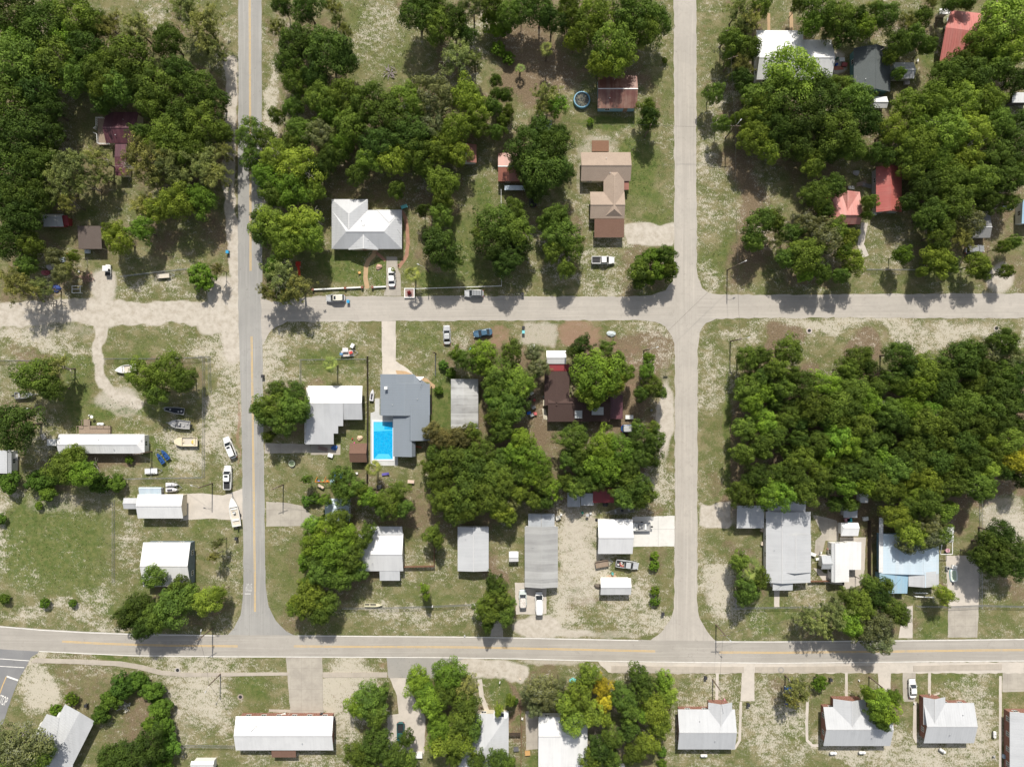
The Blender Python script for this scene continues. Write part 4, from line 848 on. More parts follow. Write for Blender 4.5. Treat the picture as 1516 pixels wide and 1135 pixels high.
roofmat('corrugated_old', (.42, .42, .41), (.27, .265, .26), stain=.6, streak='y', small=.35); roofmat('patched_metal', (.50, .50, .49), (.25, .24, .23), stain=.8, streak='y', small=.5)
roofmat('pale_blue_roof', (.50, .60, .68), (.62, .66, .70), stain=.5); roofmat('light_blue_roof', (.30, .47, .60), (.42, .46, .46), stain=.5); roofmat('canvas_white', (.82, .82, .82), (.62, .62, .62), stain=.3, small=.02)
shingle('tan_shingle', (.40, .315, .255), (.34, .27, .215)); shingle('brown_shingle', (.21, .125, .09), (.15, .09, .07)); shingle('dark_grey_shingle', (.125, .14, .14), (.10, .112, .115))
shingle('dark_brown_shingle', (.095, .062, .055), (.075, .05, .045)); shingle('grey_brown_shingle', (.145, .115, .10), (.11, .09, .08)); shingle('grey_shingle', (.26, .26, .26), (.21, .21, .21))
brickwall('red_brick', (.26, .10, .07), (.20, .075, .05))
for n_, c_ in (('white_wall', (.70, .69, .66)), ('cream_wall', (.60, .54, .42)), ('grey_wall', (.40, .40, .40)), ('teal_wall', (.14, .28, .30)), ('slate_wall', (.17, .21, .24)), ('dark_wall', (.09, .08, .075)), ('brown_wall', (.22, .14, .09)), ('red_wall', (.30, .05, .045)), ('blue_wall', (.25, .42, .52))):
    plain(n_, c_, .85, var=.08, scale=1.5, dirt=tuple(x * .5 for x in c_))
GLASS = plain('window_glass', (.03, .04, .05), .06, var=.05, spec=.8, bump=0); FRM = plain('window_frame_white', (.72, .72, .70), .5); DOOR = plain('door_paint', (.30, .20, .14), .5); METAL = plain('galvanised_metal', (.45, .46, .47), .4, .7)
WOODD = plain('weathered_deck_wood', (.27, .21, .16), .9, var=.25, scale=4); WOODR = plain('brown_deck_wood', (.20, .11, .07), .85, var=.3, scale=4); PVC = plain('white_vinyl', (.78, .78, .76), .45, var=.05); DARKW = plain('dark_stained_fence', (.06, .045, .035), .9, var=.3, scale=4)
RIDGE = plain('ridge_flashing', (.62, .62, .62), .4, .3)

def ribs(m, poly, gap=.6, w=.04, h=.03):
    """standing seams up the slope of a planar roof polygon whose first edge is the eave"""
    P = [Vector(p) for p in poly]; u = (P[1] - P[0]); ln = u.length; u.normalize()
    nrm = None
    for i in range(2, len(P)):
        c = u.cross(P[i] - P[0])
        if c.length > 1e-3: nrm = c.normalized(); break
    if nrm is None: return
    v = nrm.cross(u).normalized()
    uv = [((p - P[0]).dot(u), (p - P[0]).dot(v)) for p in P]
    lo = min(a for a, b in uv); hi = max(a for a, b in uv); up = nrm if nrm.z > 0 else -nrm
    s_ = lo + gap * .5
    while s_ < hi:
        ys = []
        for i in range(len(uv)):
            (a0, b0), (a1, b1) = uv[i], uv[(i + 1) % len(uv)]
            if (a0 <= s_) != (a1 <= s_): ys.append(b0 + (b1 - b0) * (s_ - a0) / (a1 - a0))
        ys.sort()
        for k in range(0, len(ys) - 1, 2):
            if ys[k + 1] - ys[k] > .25:
                a = P[0] + u * s_ + v * (ys[k] + .03) + up * (h * .4); b = P[0] + u * s_ + v * (ys[k + 1] - .03) + up * (h * .4); m.beam(a, b, w, h)
        s_ += gap

def faces_of(w):
    """roof planes (world coords, eave edge first) and footprint for one wing"""
    t = w[0]
    if t == 'poly': return [[W(*p) for p in w[1]]], None
    x0, y0, x1, y1 = w[1:5]
    if t in 'hv' or t == 'hip':
        ori = t if t in 'hv' else w[9]
        rp, e, r = w[5:8]; h0, h1 = (w[8] if len(w) > 8 else (0, 0))
        a = W(x0, y0, e); b = W(x1, y1, e); X0, Y1, X1, Y0 = a.x, a.y, b.x, b.y
        if ori == 'h':
            yr = W(0, rp, r).y; ra = Vector((X0 + h0 / S, yr, r)); rb = Vector((X1 - h1 / S, yr, r))
            F = [[(X0, Y0, e), (X1, Y0, e), rb, ra], [(X1, Y1, e), (X0, Y1, e), ra, rb]]
            if h0: F.append([(X0, Y1, e), (X0, Y0, e), ra])
            if h1: F.append([(X1, Y0, e), (X1, Y1, e), rb])
        else:
            xr = W(rp, 0, r).x; ra = Vector((xr, Y1 - h0 / S, r)); rb = Vector((xr, Y0 + h1 / S, r))
            F = [[(X0, Y1, e), (X0, Y0, e), rb, ra], [(X1, Y0, e), (X1, Y1, e), ra, rb]]
            if h0: F.append([(X1, Y1, e), (X0, Y1, e), ra])
            if h1: F.append([(X0, Y0, e), (X1, Y0, e), rb])
        return [[Vector(p) for p in f] for f in F], (X0, Y0, X1, Y1, e, ori, ra, rb, h0, h1)
    # 's' shed roof: top edge height, bottom edge height
    ht, hb = w[5:7]
    a = W(x0, y0, ht); b = W(x1, y1, hb); c = W(x1, y0, ht); d = W(x0, y1, hb)
    X0 = (a.x + d.x) / 2; X1 = (b.x + c.x) / 2
    f = [(X0, b.y, hb), (X1, b.y, hb), (X1, a.y, ht), (X0, a.y, ht)] if hb <= ht else [(X1, a.y, ht), (X0, a.y, ht), (X0, b.y, hb), (X1, b.y, hb)]
    return [[Vector(p) for p in f]], (X0, b.y, X1, a.y, min(ht, hb), 's', None, None, 0, 0)

rb_ = random.Random(77)
def building(name, label, cat, wings, wall='white_wall', metal=True, win=True, open_=False, posts=False, vents=3, oh=.35, parts=None, group=None, doors=1):
    """wings: (roof material, spec) ; open_ = carport on posts"""
    f0, foot = faces_of(wings[0][1]); o = sum((Vector(p) for p in f0[0]), Vector()) / len(f0[0]); org = Vector((o.x, o.y, 0))
    e = thing(name, label, cat, org, group=group)
    bymat = {}; wm = MB(); nw = 0; sides = []; ridge = MB()
    for i, (mt, sp) in enumerate(wings):
        F, ft = faces_of(sp); b = bymat.setdefault((mt, i if sp[0] == 's' else 0), MB())
        for f in F:
            b.slab(f, .09)
            if metal and 'shingle' not in mt and 'canvas' not in mt: ribs(b, f)
        if ft is None: continue
        X0, Y0, X1, Y1, ev, ori, ra, rb2, h0, h1 = ft
        if ra is not None: ridge.beam(ra + Vector((0, 0, .03)), rb2 + Vector((0, 0, .03)), .22, .05)
        k = (.6 if wall == 'red_brick' else oh) + .004 * i
        if open_:
            zt = ev - .1
            for px_, py_ in ((X0 + .2, Y0 + .2), (X1 - .2, Y0 + .2), (X0 + .2, Y1 - .2), (X1 - .2, Y1 - .2)):
                m = MB(); m.box((px_, py_, zt / 2 + .02), (.12, .12, zt)); m.build('post', METAL, e, org)
            continue
        x0, y0, x1, y1 = X0 + k, Y0 + k, X1 - k, Y1 - k
        if x1 - x0 < .3 or y1 - y0 < .3: continue
        zt = ev - .04 - .003 * i
        wm.box(((x0 + x1) / 2, (y0 + y1) / 2, zt / 2 + .01), (x1 - x0, y1 - y0, zt))
        if ori == 'h' and ra is not None:      # gable ends
            zr = ra.z - .12 - (ra.z - ev) * 0
            for xx, hh in ((x0, h0), (x1, h1)):
                if not hh: wm.slab([(xx - .05, y0, zt), (xx + .05, y0, zt), (xx + .05, y1, zt), (xx - .05, y1, zt)], .02) or 0; wm.add([(xx - .06, y0 + .1, zt), (xx - .06, y1 - .1, zt), (xx - .06, ra.y, zr), (xx + .06, y0 + .1, zt), (xx + .06, y1 - .1, zt), (xx + .06, ra.y, zr)], [(0, 1, 2), (3, 5, 4), (0, 2, 5, 3), (1, 4, 5, 2), (0, 3, 4, 1)])
        if ori == 'v' and ra is not None:
            zr = ra.z - .12
            for yy, hh in ((y1, h0), (y0, h1)):
                if not hh: wm.add([(x0 + .1, yy - .06, zt), (x1 - .1, yy - .06, zt), (ra.x, yy - .06, zr), (x0 + .1, yy + .06, zt), (x1 - .1, yy + .06, zt), (ra.x, yy + .06, zr)], [(0, 1, 2), (3, 5, 4), (0, 2, 5, 3), (1, 4, 5, 2), (0, 3, 4, 1)])
        if ori == 's' :
            pass
        if i == 0 or win == 'all': sides.append((x0, y0, x1, y1, zt))
    for (mt, _), b in bymat.items(): ro = b.build('roof', MATS[mt], e, org); last = ro
    if ridge.v: ridge.build('ridge_cap', RIDGE if wings[0][0].startswith(('white', 'light', 'grey', 'rust_roof')) else MATS[wings[0][0]], last, org)
    if wm.v: wl = wm.build('wall', MATS[wall], e, org)
    nwin = 0
    if wm.v and sides:
        for (x0, y0, x1, y1, zt) in sides:
            segs = [((x0, y0), (x1, y0), (0, -1)), ((x1, y0), (x1, y1), (1, 0)), ((x1, y1), (x0, y1), (0, 1)), ((x0, y1), (x0, y0), (-1, 0))]
            for si, (a, b, n) in enumerate(segs):
                ln = math.hypot(b[0] - a[0], b[1] - a[1]); k = max(1, int(ln / 3.6)) if win else 0
                for q in range(k):
                    u = (q + .5) / k; cx = a[0] + (b[0] - a[0]) * u; cy = a[1] + (b[1] - a[1]) * u
                    isdoor = doors and si in (0, 2) and q == k // 2 and si // 2 < doors
                    ww, hh, zc = (.95, 2.02, 1.04) if isdoor else (1.1, 1.05, min(1.45, zt - .7))
                    fr = MB(); 
                    sx, sy = (ww + .16, .06) if n[0] == 0 else (.06, ww + .16)
                    tx, ty = (1, 0) if n[0] == 0 else (0, 1)
                    cc = (cx + n[0] * .03, cy + n[1] * .03)
                    if isdoor:
                        m = MB(); m.box((cc[0], cc[1], zc), (sx - .1 if n[0] == 0 else .05, sy if n[0] == 0 else sy - .1, hh)); d_ = m.build('door', DOOR, e, org)
                        m = MB(); m.box((cc[0] + n[0] * .05 + tx * .36, cc[1] + n[1] * .05 + ty * .36, 1.0), (.05, .05, .12)); m.build('handle', METAL, d_, org)
                    else:
                        for dz in (-hh / 2, hh / 2): fr.box((cc[0], cc[1], zc + dz), (sx, sy, .08))
                        for du in (-ww / 2, ww / 2, 0): fr.box((cc[0] + tx * du, cc[1] + ty * du, zc), (.07 if tx else .055, .055 if tx else .07, hh - .08))
                        w_ = fr.build('window', FRM, e, org)
                        m = MB(); m.box((cx + n[0] * .012, cy + n[1] * .012, zc), (ww if tx else .02, .02 if tx else ww, hh)); m.build('pane', GLASS, w_, org); nwin += 1
    for k in range(vents):
        f = f0[k % len(f0)]; c = sum((Vector(p) for p in f), Vector()) / len(f); u = (Vector(f[1]) - Vector(f[0])) * rb_.uniform(-.28, .28)
        m = MB(); m.lathe((c.x + u.x, c.y + u.y, c.z - .1), [(.055, 0), (.055, .42), (.09, .43), (.09, .47), (.0, .5)], 8); m.build('vent_pipe', METAL, e, org)
    return e, org

B = building
WM, GM, LM = 'white_metal_roof', 'grey_metal_roof', 'light_metal_roof'
e, o = B('house', 'maroon roofed house with white railed deck half under the grove, upper left', 'house', [('maroon_and_shaded_red_roof', ('h', 157, 166, 205, 212, 189, 2.9, 4.4)), ('maroon_and_shaded_red_roof', ('h', 171, 205, 188, 260, 232, 2.6, 3.0))], 'cream_wall')
m = MB(); a = W(147, 176, 0); b = W(162, 216, 0); m.box(((a.x + b.x) / 2, (a.y + b.y) / 2, .62), (b.x - a.x, a.y - b.y, .12)); m.build('deck', WOODD, e, o)
m = MB()
for (p, q) in (((157, 177), (147, 177)), ((147, 177), (147, 190)), ((147, 190), (143, 193)), ((143, 199), (148, 201)), ((148, 201), (149, 215)), ((149, 215), (167, 215.5))):
    for z in (.95, 1.45): m.beam(W(p[0], p[1]) + Vector((0, 0, z)), W(q[0], q[1]) + Vector((0, 0, z)), .09, .08)
    for u in np.linspace(0, 1, 5): c = W(p[0] + (q[0] - p[0]) * u, p[1] + (q[1] - p[1]) * u); m.box((c.x, c.y, .8), (.08, .08, 1.4))
m.build('railing', PVC, e, o)
B('shed', 'small old shed with grey metal roof and red end wall at left', 'shed', [(GM, ('h', 65, 317, 94, 335.5, 320, 2.3, 3.0)), ('dark_red_roof', ('s', 93, 319, 101, 334, 2.5, 2.0))], 'red_wall', win=False)
B('shed', 'brown grey flat open shed with a pale cart stored under its lower edge', 'shed', [('grey_brown_shingle', ('s', 115.5, 334.5, 150, 368.5, 3.0, 2.5))], 'dark_wall', open_=True, vents=0)
B('house', 'grey hip roofed house with bright sloping panels above two curved garden paths', 'house', [(LM, ('hip', 491, 311, 595, 368.5, 342.5, 2.7, 4.7, (24, 24), 'h')), (LM, ('hip', 491, 295, 544.5, 350, 516.5, 2.71, 4.6, (24, 8), 'v')), (LM, ('hip', 557.5, 310.6, 595, 350, 576, 2.72, 4.0, (20, 5), 'v')), (LM, ('v', 516, 335, 560, 369.8, 538, 2.73, 4.3))], 'cream_wall', vents=2, win='all')
B('barn', 'rusty red barn roof with pale streaked ridge beside the round pool', 'barn', [('rust_roof', ('h', 884.6, 112, 943, 160.5, 131.5, 3.0, 4.3))], 'blue_wall', vents=1)
B('house', 'tan shingled L shaped house with brown porch roof at its lower end', 'house', [('tan_shingle', ('h', 860, 225.5, 933.5, 268, 244.8, 2.7, 4.3)), ('tan_shingle', ('v', 893.5, 245, 924, 322, 909.5, 2.72, 4.1, (18, 10))), ('tan_shingle', ('h', 873.5, 284, 924.4, 323.6, 303, 2.71, 4.0)), ('brown_shingle', ('s', 880, 324, 924, 351.5, 2.9, 2.3)), ('rust_roof_light', ('s', 924, 266, 931, 281, 2.4, 2.1))], 'cream_wall', vents=2)
m = MB(); a = W(876, 209); b = W(901, 225); m.box(((a.x + b.x) / 2, (a.y + b.y) / 2, .4), (b.x - a.x, a.y - b.y, .1)); [m.box((a.x + (b.x - a.x) * u, (a.y + b.y) / 2, .2), (.1, a.y - b.y - .1, .4)) for u in (.03, .5, .97)]; tag(m.build('deck', WOODR, org=Vector((a.x, a.y, 0))), 'brown timber deck at the top of the tan shingled house', 'deck')
B('barn', 'low rust red metal roof half hidden by the big dark oak', 'barn', [('rust_roof_light', ('h', 737.5, 226.6, 790, 268.5, 246.2, 2.9, 4.0))], 'brown_wall', vents=0)
B('shed', 'small red roofed shed peeking out under the upper grove', 'shed', [('rust_roof_light', ('v', 676, 214, 705.5, 241, 690, 2.4, 3.2))], 'white_wall', win=False, vents=0)
B('house', 'bright white metal roofed L shaped house at the upper right', 'house', [(WM, ('h', 1120, 59, 1231, 118, 85, 2.9, 4.9)), (WM, ('poly', [(1120, 45, 3.0), (1189, 45.5, 3.0), (1189, 84, 4.85), (1121, 84, 4.85)]))], 'white_wall', vents=2)
B('house', 'dark grey shingled gabled cottage beside the small white shed', 'house', [('dark_grey_shingle', ('v', 1264, 71, 1318, 136, 1297.5, 2.8, 4.6))], 'teal_wall', vents=1)
e, o = B('shed', 'small white gabled shed just right of the dark grey shingled cottage', 'shed', [(LM, ('h', 1322, 92.5, 1353, 116.5, 103, 2.3, 3.2))], 'white_wall', win=False, vents=0)
B('house', 'pink red metal roofed house in the top right corner', 'house', [('pink_red_roof', ('poly', [(1397, 69, 3.6), (1391, 90, 2.7), (1446, 92, 2.7), (1449, 70, 3.6)][::-1])), ('pink_red_roof', ('poly', [(1391, 91.5, 2.7), (1446, 92, 2.7), (1449, 47, 4.6), (1400, 41, 4.6)])), ('pink_red_roof', ('poly', [(1453, 20, 2.9), (1408, 15, 2.9), (1400, 41, 4.62), (1449, 47, 4.62)])), ('canvas_white', ('s', 1391, 13, 1408, 21, 2.5, 2.4))][1:], 'cream_wall', vents=0)
a = MB()
B('house', 'long crimson metal roofed house running down the photo under the tree belt', 'house', [('crimson_roof', ('v', 1297, 247, 1335, 314, 1318.5, 2.8, 4.3))], 'grey_wall', vents=1)
B('cottage', 'salmon roofed cottage with hip end partly under yellow trees', 'house', [('salmon_roof', ('h', 1226, 284, 1273, 332, 318, 2.6, 4.2, (14, 0))), ('salmon_roof', ('v', 1246, 284, 1271, 318, 1255, 2.7, 3.9))], 'red_wall', vents=0)
B('shed', 'tiny white roofed shed below the dark grey shingled cottage', 'shed', [(WM, ('h', 1292, 143, 1313, 160, 151, 2.2, 2.9))], 'white_wall', win=False, vents=0)
B('house', 'white roofed house cut by the right edge of the photo', 'house', [(WM, ('s', 1499, 137, 1530, 152, 3.2, 2.8))], 'dark_wall', vents=0, win=False)
B('house', 'grey blue roofed house sliver at the right edge', 'house', [('light_blue_roof', ('s', 1513.5, 296, 1545, 331, 3.2, 2.8))], 'white_wall', vents=0)
B('shed', 'pale grey roof showing in scraps under the right hand trees', 'shed', [('grey_shingle', ('h', 1440, 318, 1466, 352, 336, 2.6, 3.3))], 'grey_wall', win=False, vents=0)
# left middle
e, o = B('mobile_home', 'very long white roofed mobile home with a rear timber deck', 'mobile home', [(WM, ('h', 86.7, 642.5, 214, 671, 658, 2.9, 3.7, (0, 9)))], 'white_wall', vents=3)
B('house', 'white roofed house cut by the left edge below the round oak', 'house', [(LM, ('v', -40, 666, 17, 700, 10, 2.8, 3.6))], 'white_wall', vents=0)
B('barn', 'white gabled barn shed at the end of the pale driveway', 'barn', [(WM, ('h', 204, 731.5, 271, 767, 749, 3.0, 3.9))], 'cream_wall', vents=0, win=False)
B('shed', 'small grey blue lean-to behind the white gabled barn shed', 'shed', [('pale_blue_roof', ('h', 206, 721, 239, 733, 723, 2.2, 2.5))], 'grey_wall', win=False, vents=0)
B('shed', 'little white box shed at the left end of the white barn shed', 'shed', [(LM, ('h', 183, 737, 204, 753, 745, 2.1, 2.5))], 'white_wall', win=False, vents=0)
B('house', 'white roofed barn house with a blue grey end wall near the yellow lined road', 'house', [(WM, ('h', 212, 802.5, 282, 868, 838, 3.2, 4.8))], 'slate_wall', vents=1)
# pool block
e, o = B('house', 'white roofed house with stepped lower eaves left of the swimming pool', 'house', [(WM, ('poly', [(456, 571, 2.8), (536.5, 571, 2.8), (535.5, 596.5, 4.2), (455, 596.5, 4.2)])), (LM, ('poly', [(452, 657.5, 2.6), (494, 657.5, 2.6), (494, 641.5, 2.95), (500.5, 641.5, 2.95), (500.5, 630.5, 3.2), (508, 630.5, 3.2), (508, 620.5, 3.45), (508, 596.7, 4.17), (455, 596.7, 4.17)])), (LM, ('poly', [(508.3, 621, 3.0), (536.5, 621, 3.0), (535.5, 596.8, 4.17), (508.3, 596.8, 4.17)]))], 'white_wall', vents=2)
m = MB(); a = W(458, 573); b = W(533, 618); m.box(((a.x + b.x) / 2, (a.y + b.y) / 2, 1.35), (b.x - a.x, a.y - b.y, 2.66)); a = W(455, 616); b = W(491, 655); m.box(((a.x + b.x) / 2, (a.y + b.y) / 2, 1.25), (b.x - a.x, a.y - b.y, 2.5)); m.build('wall', MATS['white_wall'], e, o)
for px_, py_, sx, sy in ((480, 618.4, 1, .06), (520, 618.4, 1, .06), (533.3, 600, .06, 1), (490.9, 640, .06, 1), (472, 655.4, 1, .06)):
    m = MB(); c = W(px_, py_); m.box((c.x, c.y, 1.5), (sx * 1.1, sy * 1.1, 1.1)); w_ = m.build('window', FRM, e, o); m = MB(); m.box((c.x, c.y, 1.5), (sx * 1.0 + .02, sy * 1.0 + .02, .9)); m.build('pane', GLASS, w_, o)
SB = 'slate_blue_roof'
e, o = B('house', 'large slate blue metal roofed house wrapped around the swimming pool', 'house', [(SB, ('v', 563, 568, 636.5, 615, 599.5, 3.0, 4.3)), (SB, ('v', 563, 553.8, 613, 570, 588, 2.9, 3.8)), (SB, ('v', 600, 600, 636, 652, 609, 2.98, 4.15)), (SB, ('v', 582, 615.5, 615, 675.5, 609, 2.7, 3.9)), (SB, ('poly', [(612, 553.8, 2.88), (636.5, 571, 2.96), (612, 571, 3.0)])), ('canvas_white', ('poly', [(616, 557.5, 2.9), (628, 557.5, 2.9), (622, 563.5, 3.35)]))], 'white_wall', vents=2, win='all')
m = MB(); c = W(576, 574); m.box((c.x, c.y, 3.9), (.5, .5, 1.1)); m.box((c.x, c.y, 4.5), (.7, .7, .1)); m.build('chimney', PVC, e, o)
B('outbuilding', 'old outbuilding with patched grey and pale sheet metal roof', 'outbuilding', [('patched_metal', ('v', 667.6, 561, 708, 634, 686, 2.7, 3.5))], 'grey_wall', vents=1)
B('shed', 'brown gabled shed in the yard left of the swimming pool', 'shed', [('brown_shingle', ('h', 518, 656, 543.3, 684, 671, 2.3, 3.2))], 'brown_wall', win=False, vents=0)
B('house', 'pale blue grey roofed annex mostly hidden by the bright green tree', 'outbuilding', [('pale_blue_roof', ('h', 482, 738, 518, 772, 752, 2.7, 3.5))], 'grey_wall', vents=0)
B('house', 'white gabled house with a small lower porch, right of the bright green trees', 'house', [(WM, ('h', 531, 790, 597, 845, 820.5, 2.8, 4.5)), (LM, ('poly', [(549, 779, 2.75), (595.5, 779, 2.75), (596, 791, 3.1), (549, 791, 3.1)])), (LM, ('s', 562, 843, 592, 859, 2.75, 2.4))], 'white_wall', vents=1)
B('house', 'plain light grey metal roofed rectangular house with shallow ridge', 'house', [(LM + '_v', ('v', 677.5, 779.5, 723.5, 845, 701, 3.0, 3.5))], 'white_wall', vents=1)
B('mobile_home', 'long old corrugated grey roofed home above two parked vehicles', 'mobile home', [('corrugated_old', ('v', 776.8, 779, 826, 869, 801.5, 2.9, 3.8)), ('grey_metal_roof', ('v', 782, 760, 821, 781, 801.5, 2.75, 3.4))], 'white_wall', vents=1)
B('garage', 'bright white and grey gabled garage at the end of the white concrete slab', 'garage', [(WM, ('h', 885.2, 768.5, 936.5, 819.5, 796, 3.0, 4.5))], 'white_wall', vents=0)
B('shed', 'small white gabled shed below the parked grey pickup', 'shed', [(WM, ('h', 889, 855.6, 934, 880, 869.5, 2.5, 3.4))], 'white_wall', win=False, vents=0)
B('house', 'dark red metal roofed lean-to under the right hand central trees', 'outbuilding', [('dark_red_roof', ('s', 878, 722, 909, 744, 2.9, 2.5))], 'brown_wall', win=False, vents=0)
B('shed', 'left one of two pale sheet metal roofs beside the dark red lean-to', 'shed', [(GM, ('s', 840, 728, 859, 750, 2.6, 2.3))], 'grey_wall', win=False, vents=0)
B('shed', 'right one of two pale sheet metal roofs beside the dark red lean-to', 'shed', [(GM, ('s', 860, 730, 879, 748, 2.5, 2.3))], 'grey_wall', win=False, vents=0)
e, o = B('house', 'dark brown shingled house buried among trees in the middle block', 'house', [('dark_brown_shingle', ('h', 811, 588, 903, 624, 596.5, 2.7, 3.9)), ('dark_brown_shingle', ('v', 806, 549.5, 843, 600, 824, 2.71, 3.9)), ('maroon_and_shaded_red_roof', ('s', 903.5, 585, 922, 620, 2.6, 2.4))], 'brown_wall', vents=0)  # right-hand red roof takes the darker maroon: its shade is in the colour
for x0, y0, x1, y1, z in ((851, 607.5, 862, 619, 3.35), (876, 602.5, 893.5, 614, 3.55)):
    m = MB(); P = [W(x0, y0, z + .35), W(x1, y0, z + .35), W(x1, y1, z), W(x0, y1, z)]; m.slab(P, .06); m.build('roof_patch', MATS[GM], e, o)
B('canopy', 'white gabled canopy above the dark brown house', 'canopy', [('canvas_white', ('h', 809, 519, 838, 538.5, 529, 2.5, 3.3))], open_=True, vents=0, metal=False)
B('outbuilding', 'red timber porch between the white canopy and the dark brown house', 'porch', [('dark_red_roof', ('s', 813, 539, 843, 549, 2.2, 2.1))], 'red_wall', win=False, vents=0)
# right lower
e, o = B('carport', 'flat white carport with mottled shade at the left of the big grey house', 'carport', [(LM + '_v', ('s', 1091, 748, 1131, 781.5, 2.8, 2.5))], open_=True, vents=0)
e, o = B('house', 'large pale grey roofed house with a raised middle section, lower right', 'house', [(LM + '_v', ('v', 1134, 757, 1200, 862, 1158, 2.8, 3.7)), (LM, ('s', 1137, 738, 1193, 758.5, 3.2, 2.8)), (LM + '_v', ('v', 1150, 791, 1200.7, 847, 1178, 3.1, 4.1)), (LM, ('s', 1144.5, 843, 1174, 873.5, 3.1, 2.6))], 'white_wall', vents=2)
B('workshop', 'white cross-shaped workshop roof with grey side gable', 'workshop', [(WM, ('v', 1231, 803, 1257, 861, 1236, 3.0, 3.6)), (WM, ('s', 1253, 802, 1275, 843, 3.1, 2.9)), (GM, ('h', 1216, 822, 1235.5, 842, 834, 2.6, 3.3))], 'white_wall', vents=0)
B('shed', 'white arched canopy with faint coloured stripes above the white workshop', 'canopy', [('canvas_white', ('h', 1245, 773.5, 1270.5, 793, 781, 2.3, 3.0, (2, 0)))], 'white_wall', win=False, vents=0, metal=False)
B('shed', 'grey stained box roof at the foot of the wood above the striped canopy', 'shed', [(GM, ('s', 1249, 750, 1269.5, 766, 2.4, 2.3))], 'grey_wall', win=False, vents=0)
B('shed', 'small white roof tucked under the wood right of the stained box roof', 'shed', [(WM, ('s', 1273, 727, 1285.5, 744, 2.5, 2.3))], 'white_wall', win=False, vents=0)
PB = 'pale_blue_roof'
e, o = B('house', 'pale blue and white roofed house with a railed porch, lower right', 'house', [(PB, ('v', 1305, 790, 1390, 849, 1368, 2.95, 4.0)), (LM, ('v', 1345, 845, 1390, 867.5, 1370, 2.93, 3.98)), ('light_blue_roof', ('s', 1301.5, 848, 1344, 878, 2.9, 2.4)), (WM, ('s', 1383, 780, 1412, 802, 3.1, 2.9)), (WM + '_v', ('s', 1301.5, 766, 1307.5, 847, 3.15, 3.0))], 'blue_wall', vents=1)
m = MB()
for p, q in (((1352, 881), (1380, 882.5)), ((1352, 876), (1370, 876))):
    for z in (.6, 1.05): m.beam(W(*p) + Vector((0, 0, z)), W(*q) + Vector((0, 0, z)), .12, .1)
    for u in (0, .25, .5, .75, 1): c = W(p[0] + (q[0] - p[0]) * u, p[1] + (q[1] - p[1]) * u); m.box((c.x, c.y, .53), (.08, .08, 1.05))
m.build('railing', PVC, e, o)
e = thing('pergola', 'open white framed pergola over a small pinkish round table', 'pergola', W(1401, 811)); o = W(1401, 811)
m = MB(); pts = [(1395, 802), (1410, 802), (1410, 820), (1392, 820)]
for i in range(4):
    a = W(*pts[i], 2.4); b = W(*pts[(i + 1) % 4], 2.4); m.beam(a, b, .14, .14); p_ = MB(); p_.box((a.x, a.y, 1.2), (.12, .12, 2.4)); p_.build('post', PVC, e, o)
m.build('frame', PVC, e, o)
m = MB(); c = W(1400.5, 813.5); m.lathe((c.x, c.y, 0), [(.3, 0), (.06, .05), (.06, .68), (.55, .7), (.55, .76), (.18, .77), (.16, .7)], 20); tag(m.build('round_table', plain('pink_plastic', (.6, .35, .4), .5), org=c), 'pinkish round table under the white framed pergola', 'table')
# bottom row
def rotated(pts, e_): return [(x, y, e_) for x, y in pts]
e, o = B('house', 'white roofed house turned at an angle beside the side road stop line', 'house', [(LM, ('poly', [(106, 1135, 2.9), (140, 1067.5, 2.9), (118, 1054, 4.1), (82, 1122, 4.1)])), (LM, ('poly', [(96, 1042, 2.9), (66, 1101, 2.9), (82, 1122, 4.1), (118, 1054, 4.1)])), (LM, ('poly', [(69, 1056.5, 2.6), (54, 1083.5, 2.6), (56, 1118, 3.3), (80, 1118, 4.0), (88, 1062, 3.1)])), (LM, ('poly', [(50, 1150, 2.9), (104, 1150, 2.9), (108, 1132, 3.0), (82, 1121, 4.05), (60, 1112, 3.2)]))], 'white_wall', vents=1)
m = MB(); m.prism([tuple(W(*p)[:2]) for p in ((97, 1047), (136, 1068), (98, 1145), (58, 1140), (60, 1086), (70, 1062), (86, 1068))], 0, 2.6); m.build('wall', MATS['white_wall'], e, o)
e, o = B('house', 'very long white ranch roof with brick front at the bottom left', 'house', [(WM, ('h', 349, 1059.6, 493.5, 1110, 1089, 3.0, 4.3)), ('brown_shingle', ('s', 402, 1110, 438, 1120.5, 2.6, 2.3))], 'red_brick', vents=2)
m = MB(); P = [W(354, 1063, 3.15), W(388, 1063, 3.15), W(371, 1083, 4.35)]; m.slab(P, .05); m.build('roof', MATS[WM], e, o)
e, o = B('house', 'grey and white pyramid hip roofed house at the bottom middle', 'house', [(LM, ('hip', 679, 1056, 753, 1150, 714.5, 2.9, 4.9, (48, 44), 'v')), (WM, ('poly', [(731, 1052.5, 2.95), (753, 1052.5, 2.95), (751, 1063, 3.3), (731, 1063, 3.3)]))], 'cream_wall', vents=0)
m = MB(); c = W(740, 1058, 3.3); m.box(tuple(c), (2.0, .7, .16)); m.build('skylight', GLASS, e, o)
m = MB(); c = W(704, 1123, 4.5); m.box((c.x, c.y, 4.2), (.5, .5, 1.0)); m.build('chimney', METAL, e, o)
e, o = B('house', 'flat pitched white gabled house right of the pyramid roof', 'house', [(WM, ('h', 797, 1061, 869.5, 1135, 1090, 2.9, 3.6)), (GM, ('s', 798, 1119, 831, 1140, 2.95, 2.7))], 'white_wall', vents=0)
m = MB(); a = W(799, 1059.5, 2.6); b = W(822, 1063, 2.6)
for u in np.linspace(0, 1, 9): m.box((a.x + (b.x - a.x) * u, (a.y + b.y) / 2, 2.6), (.08, .75, .1))
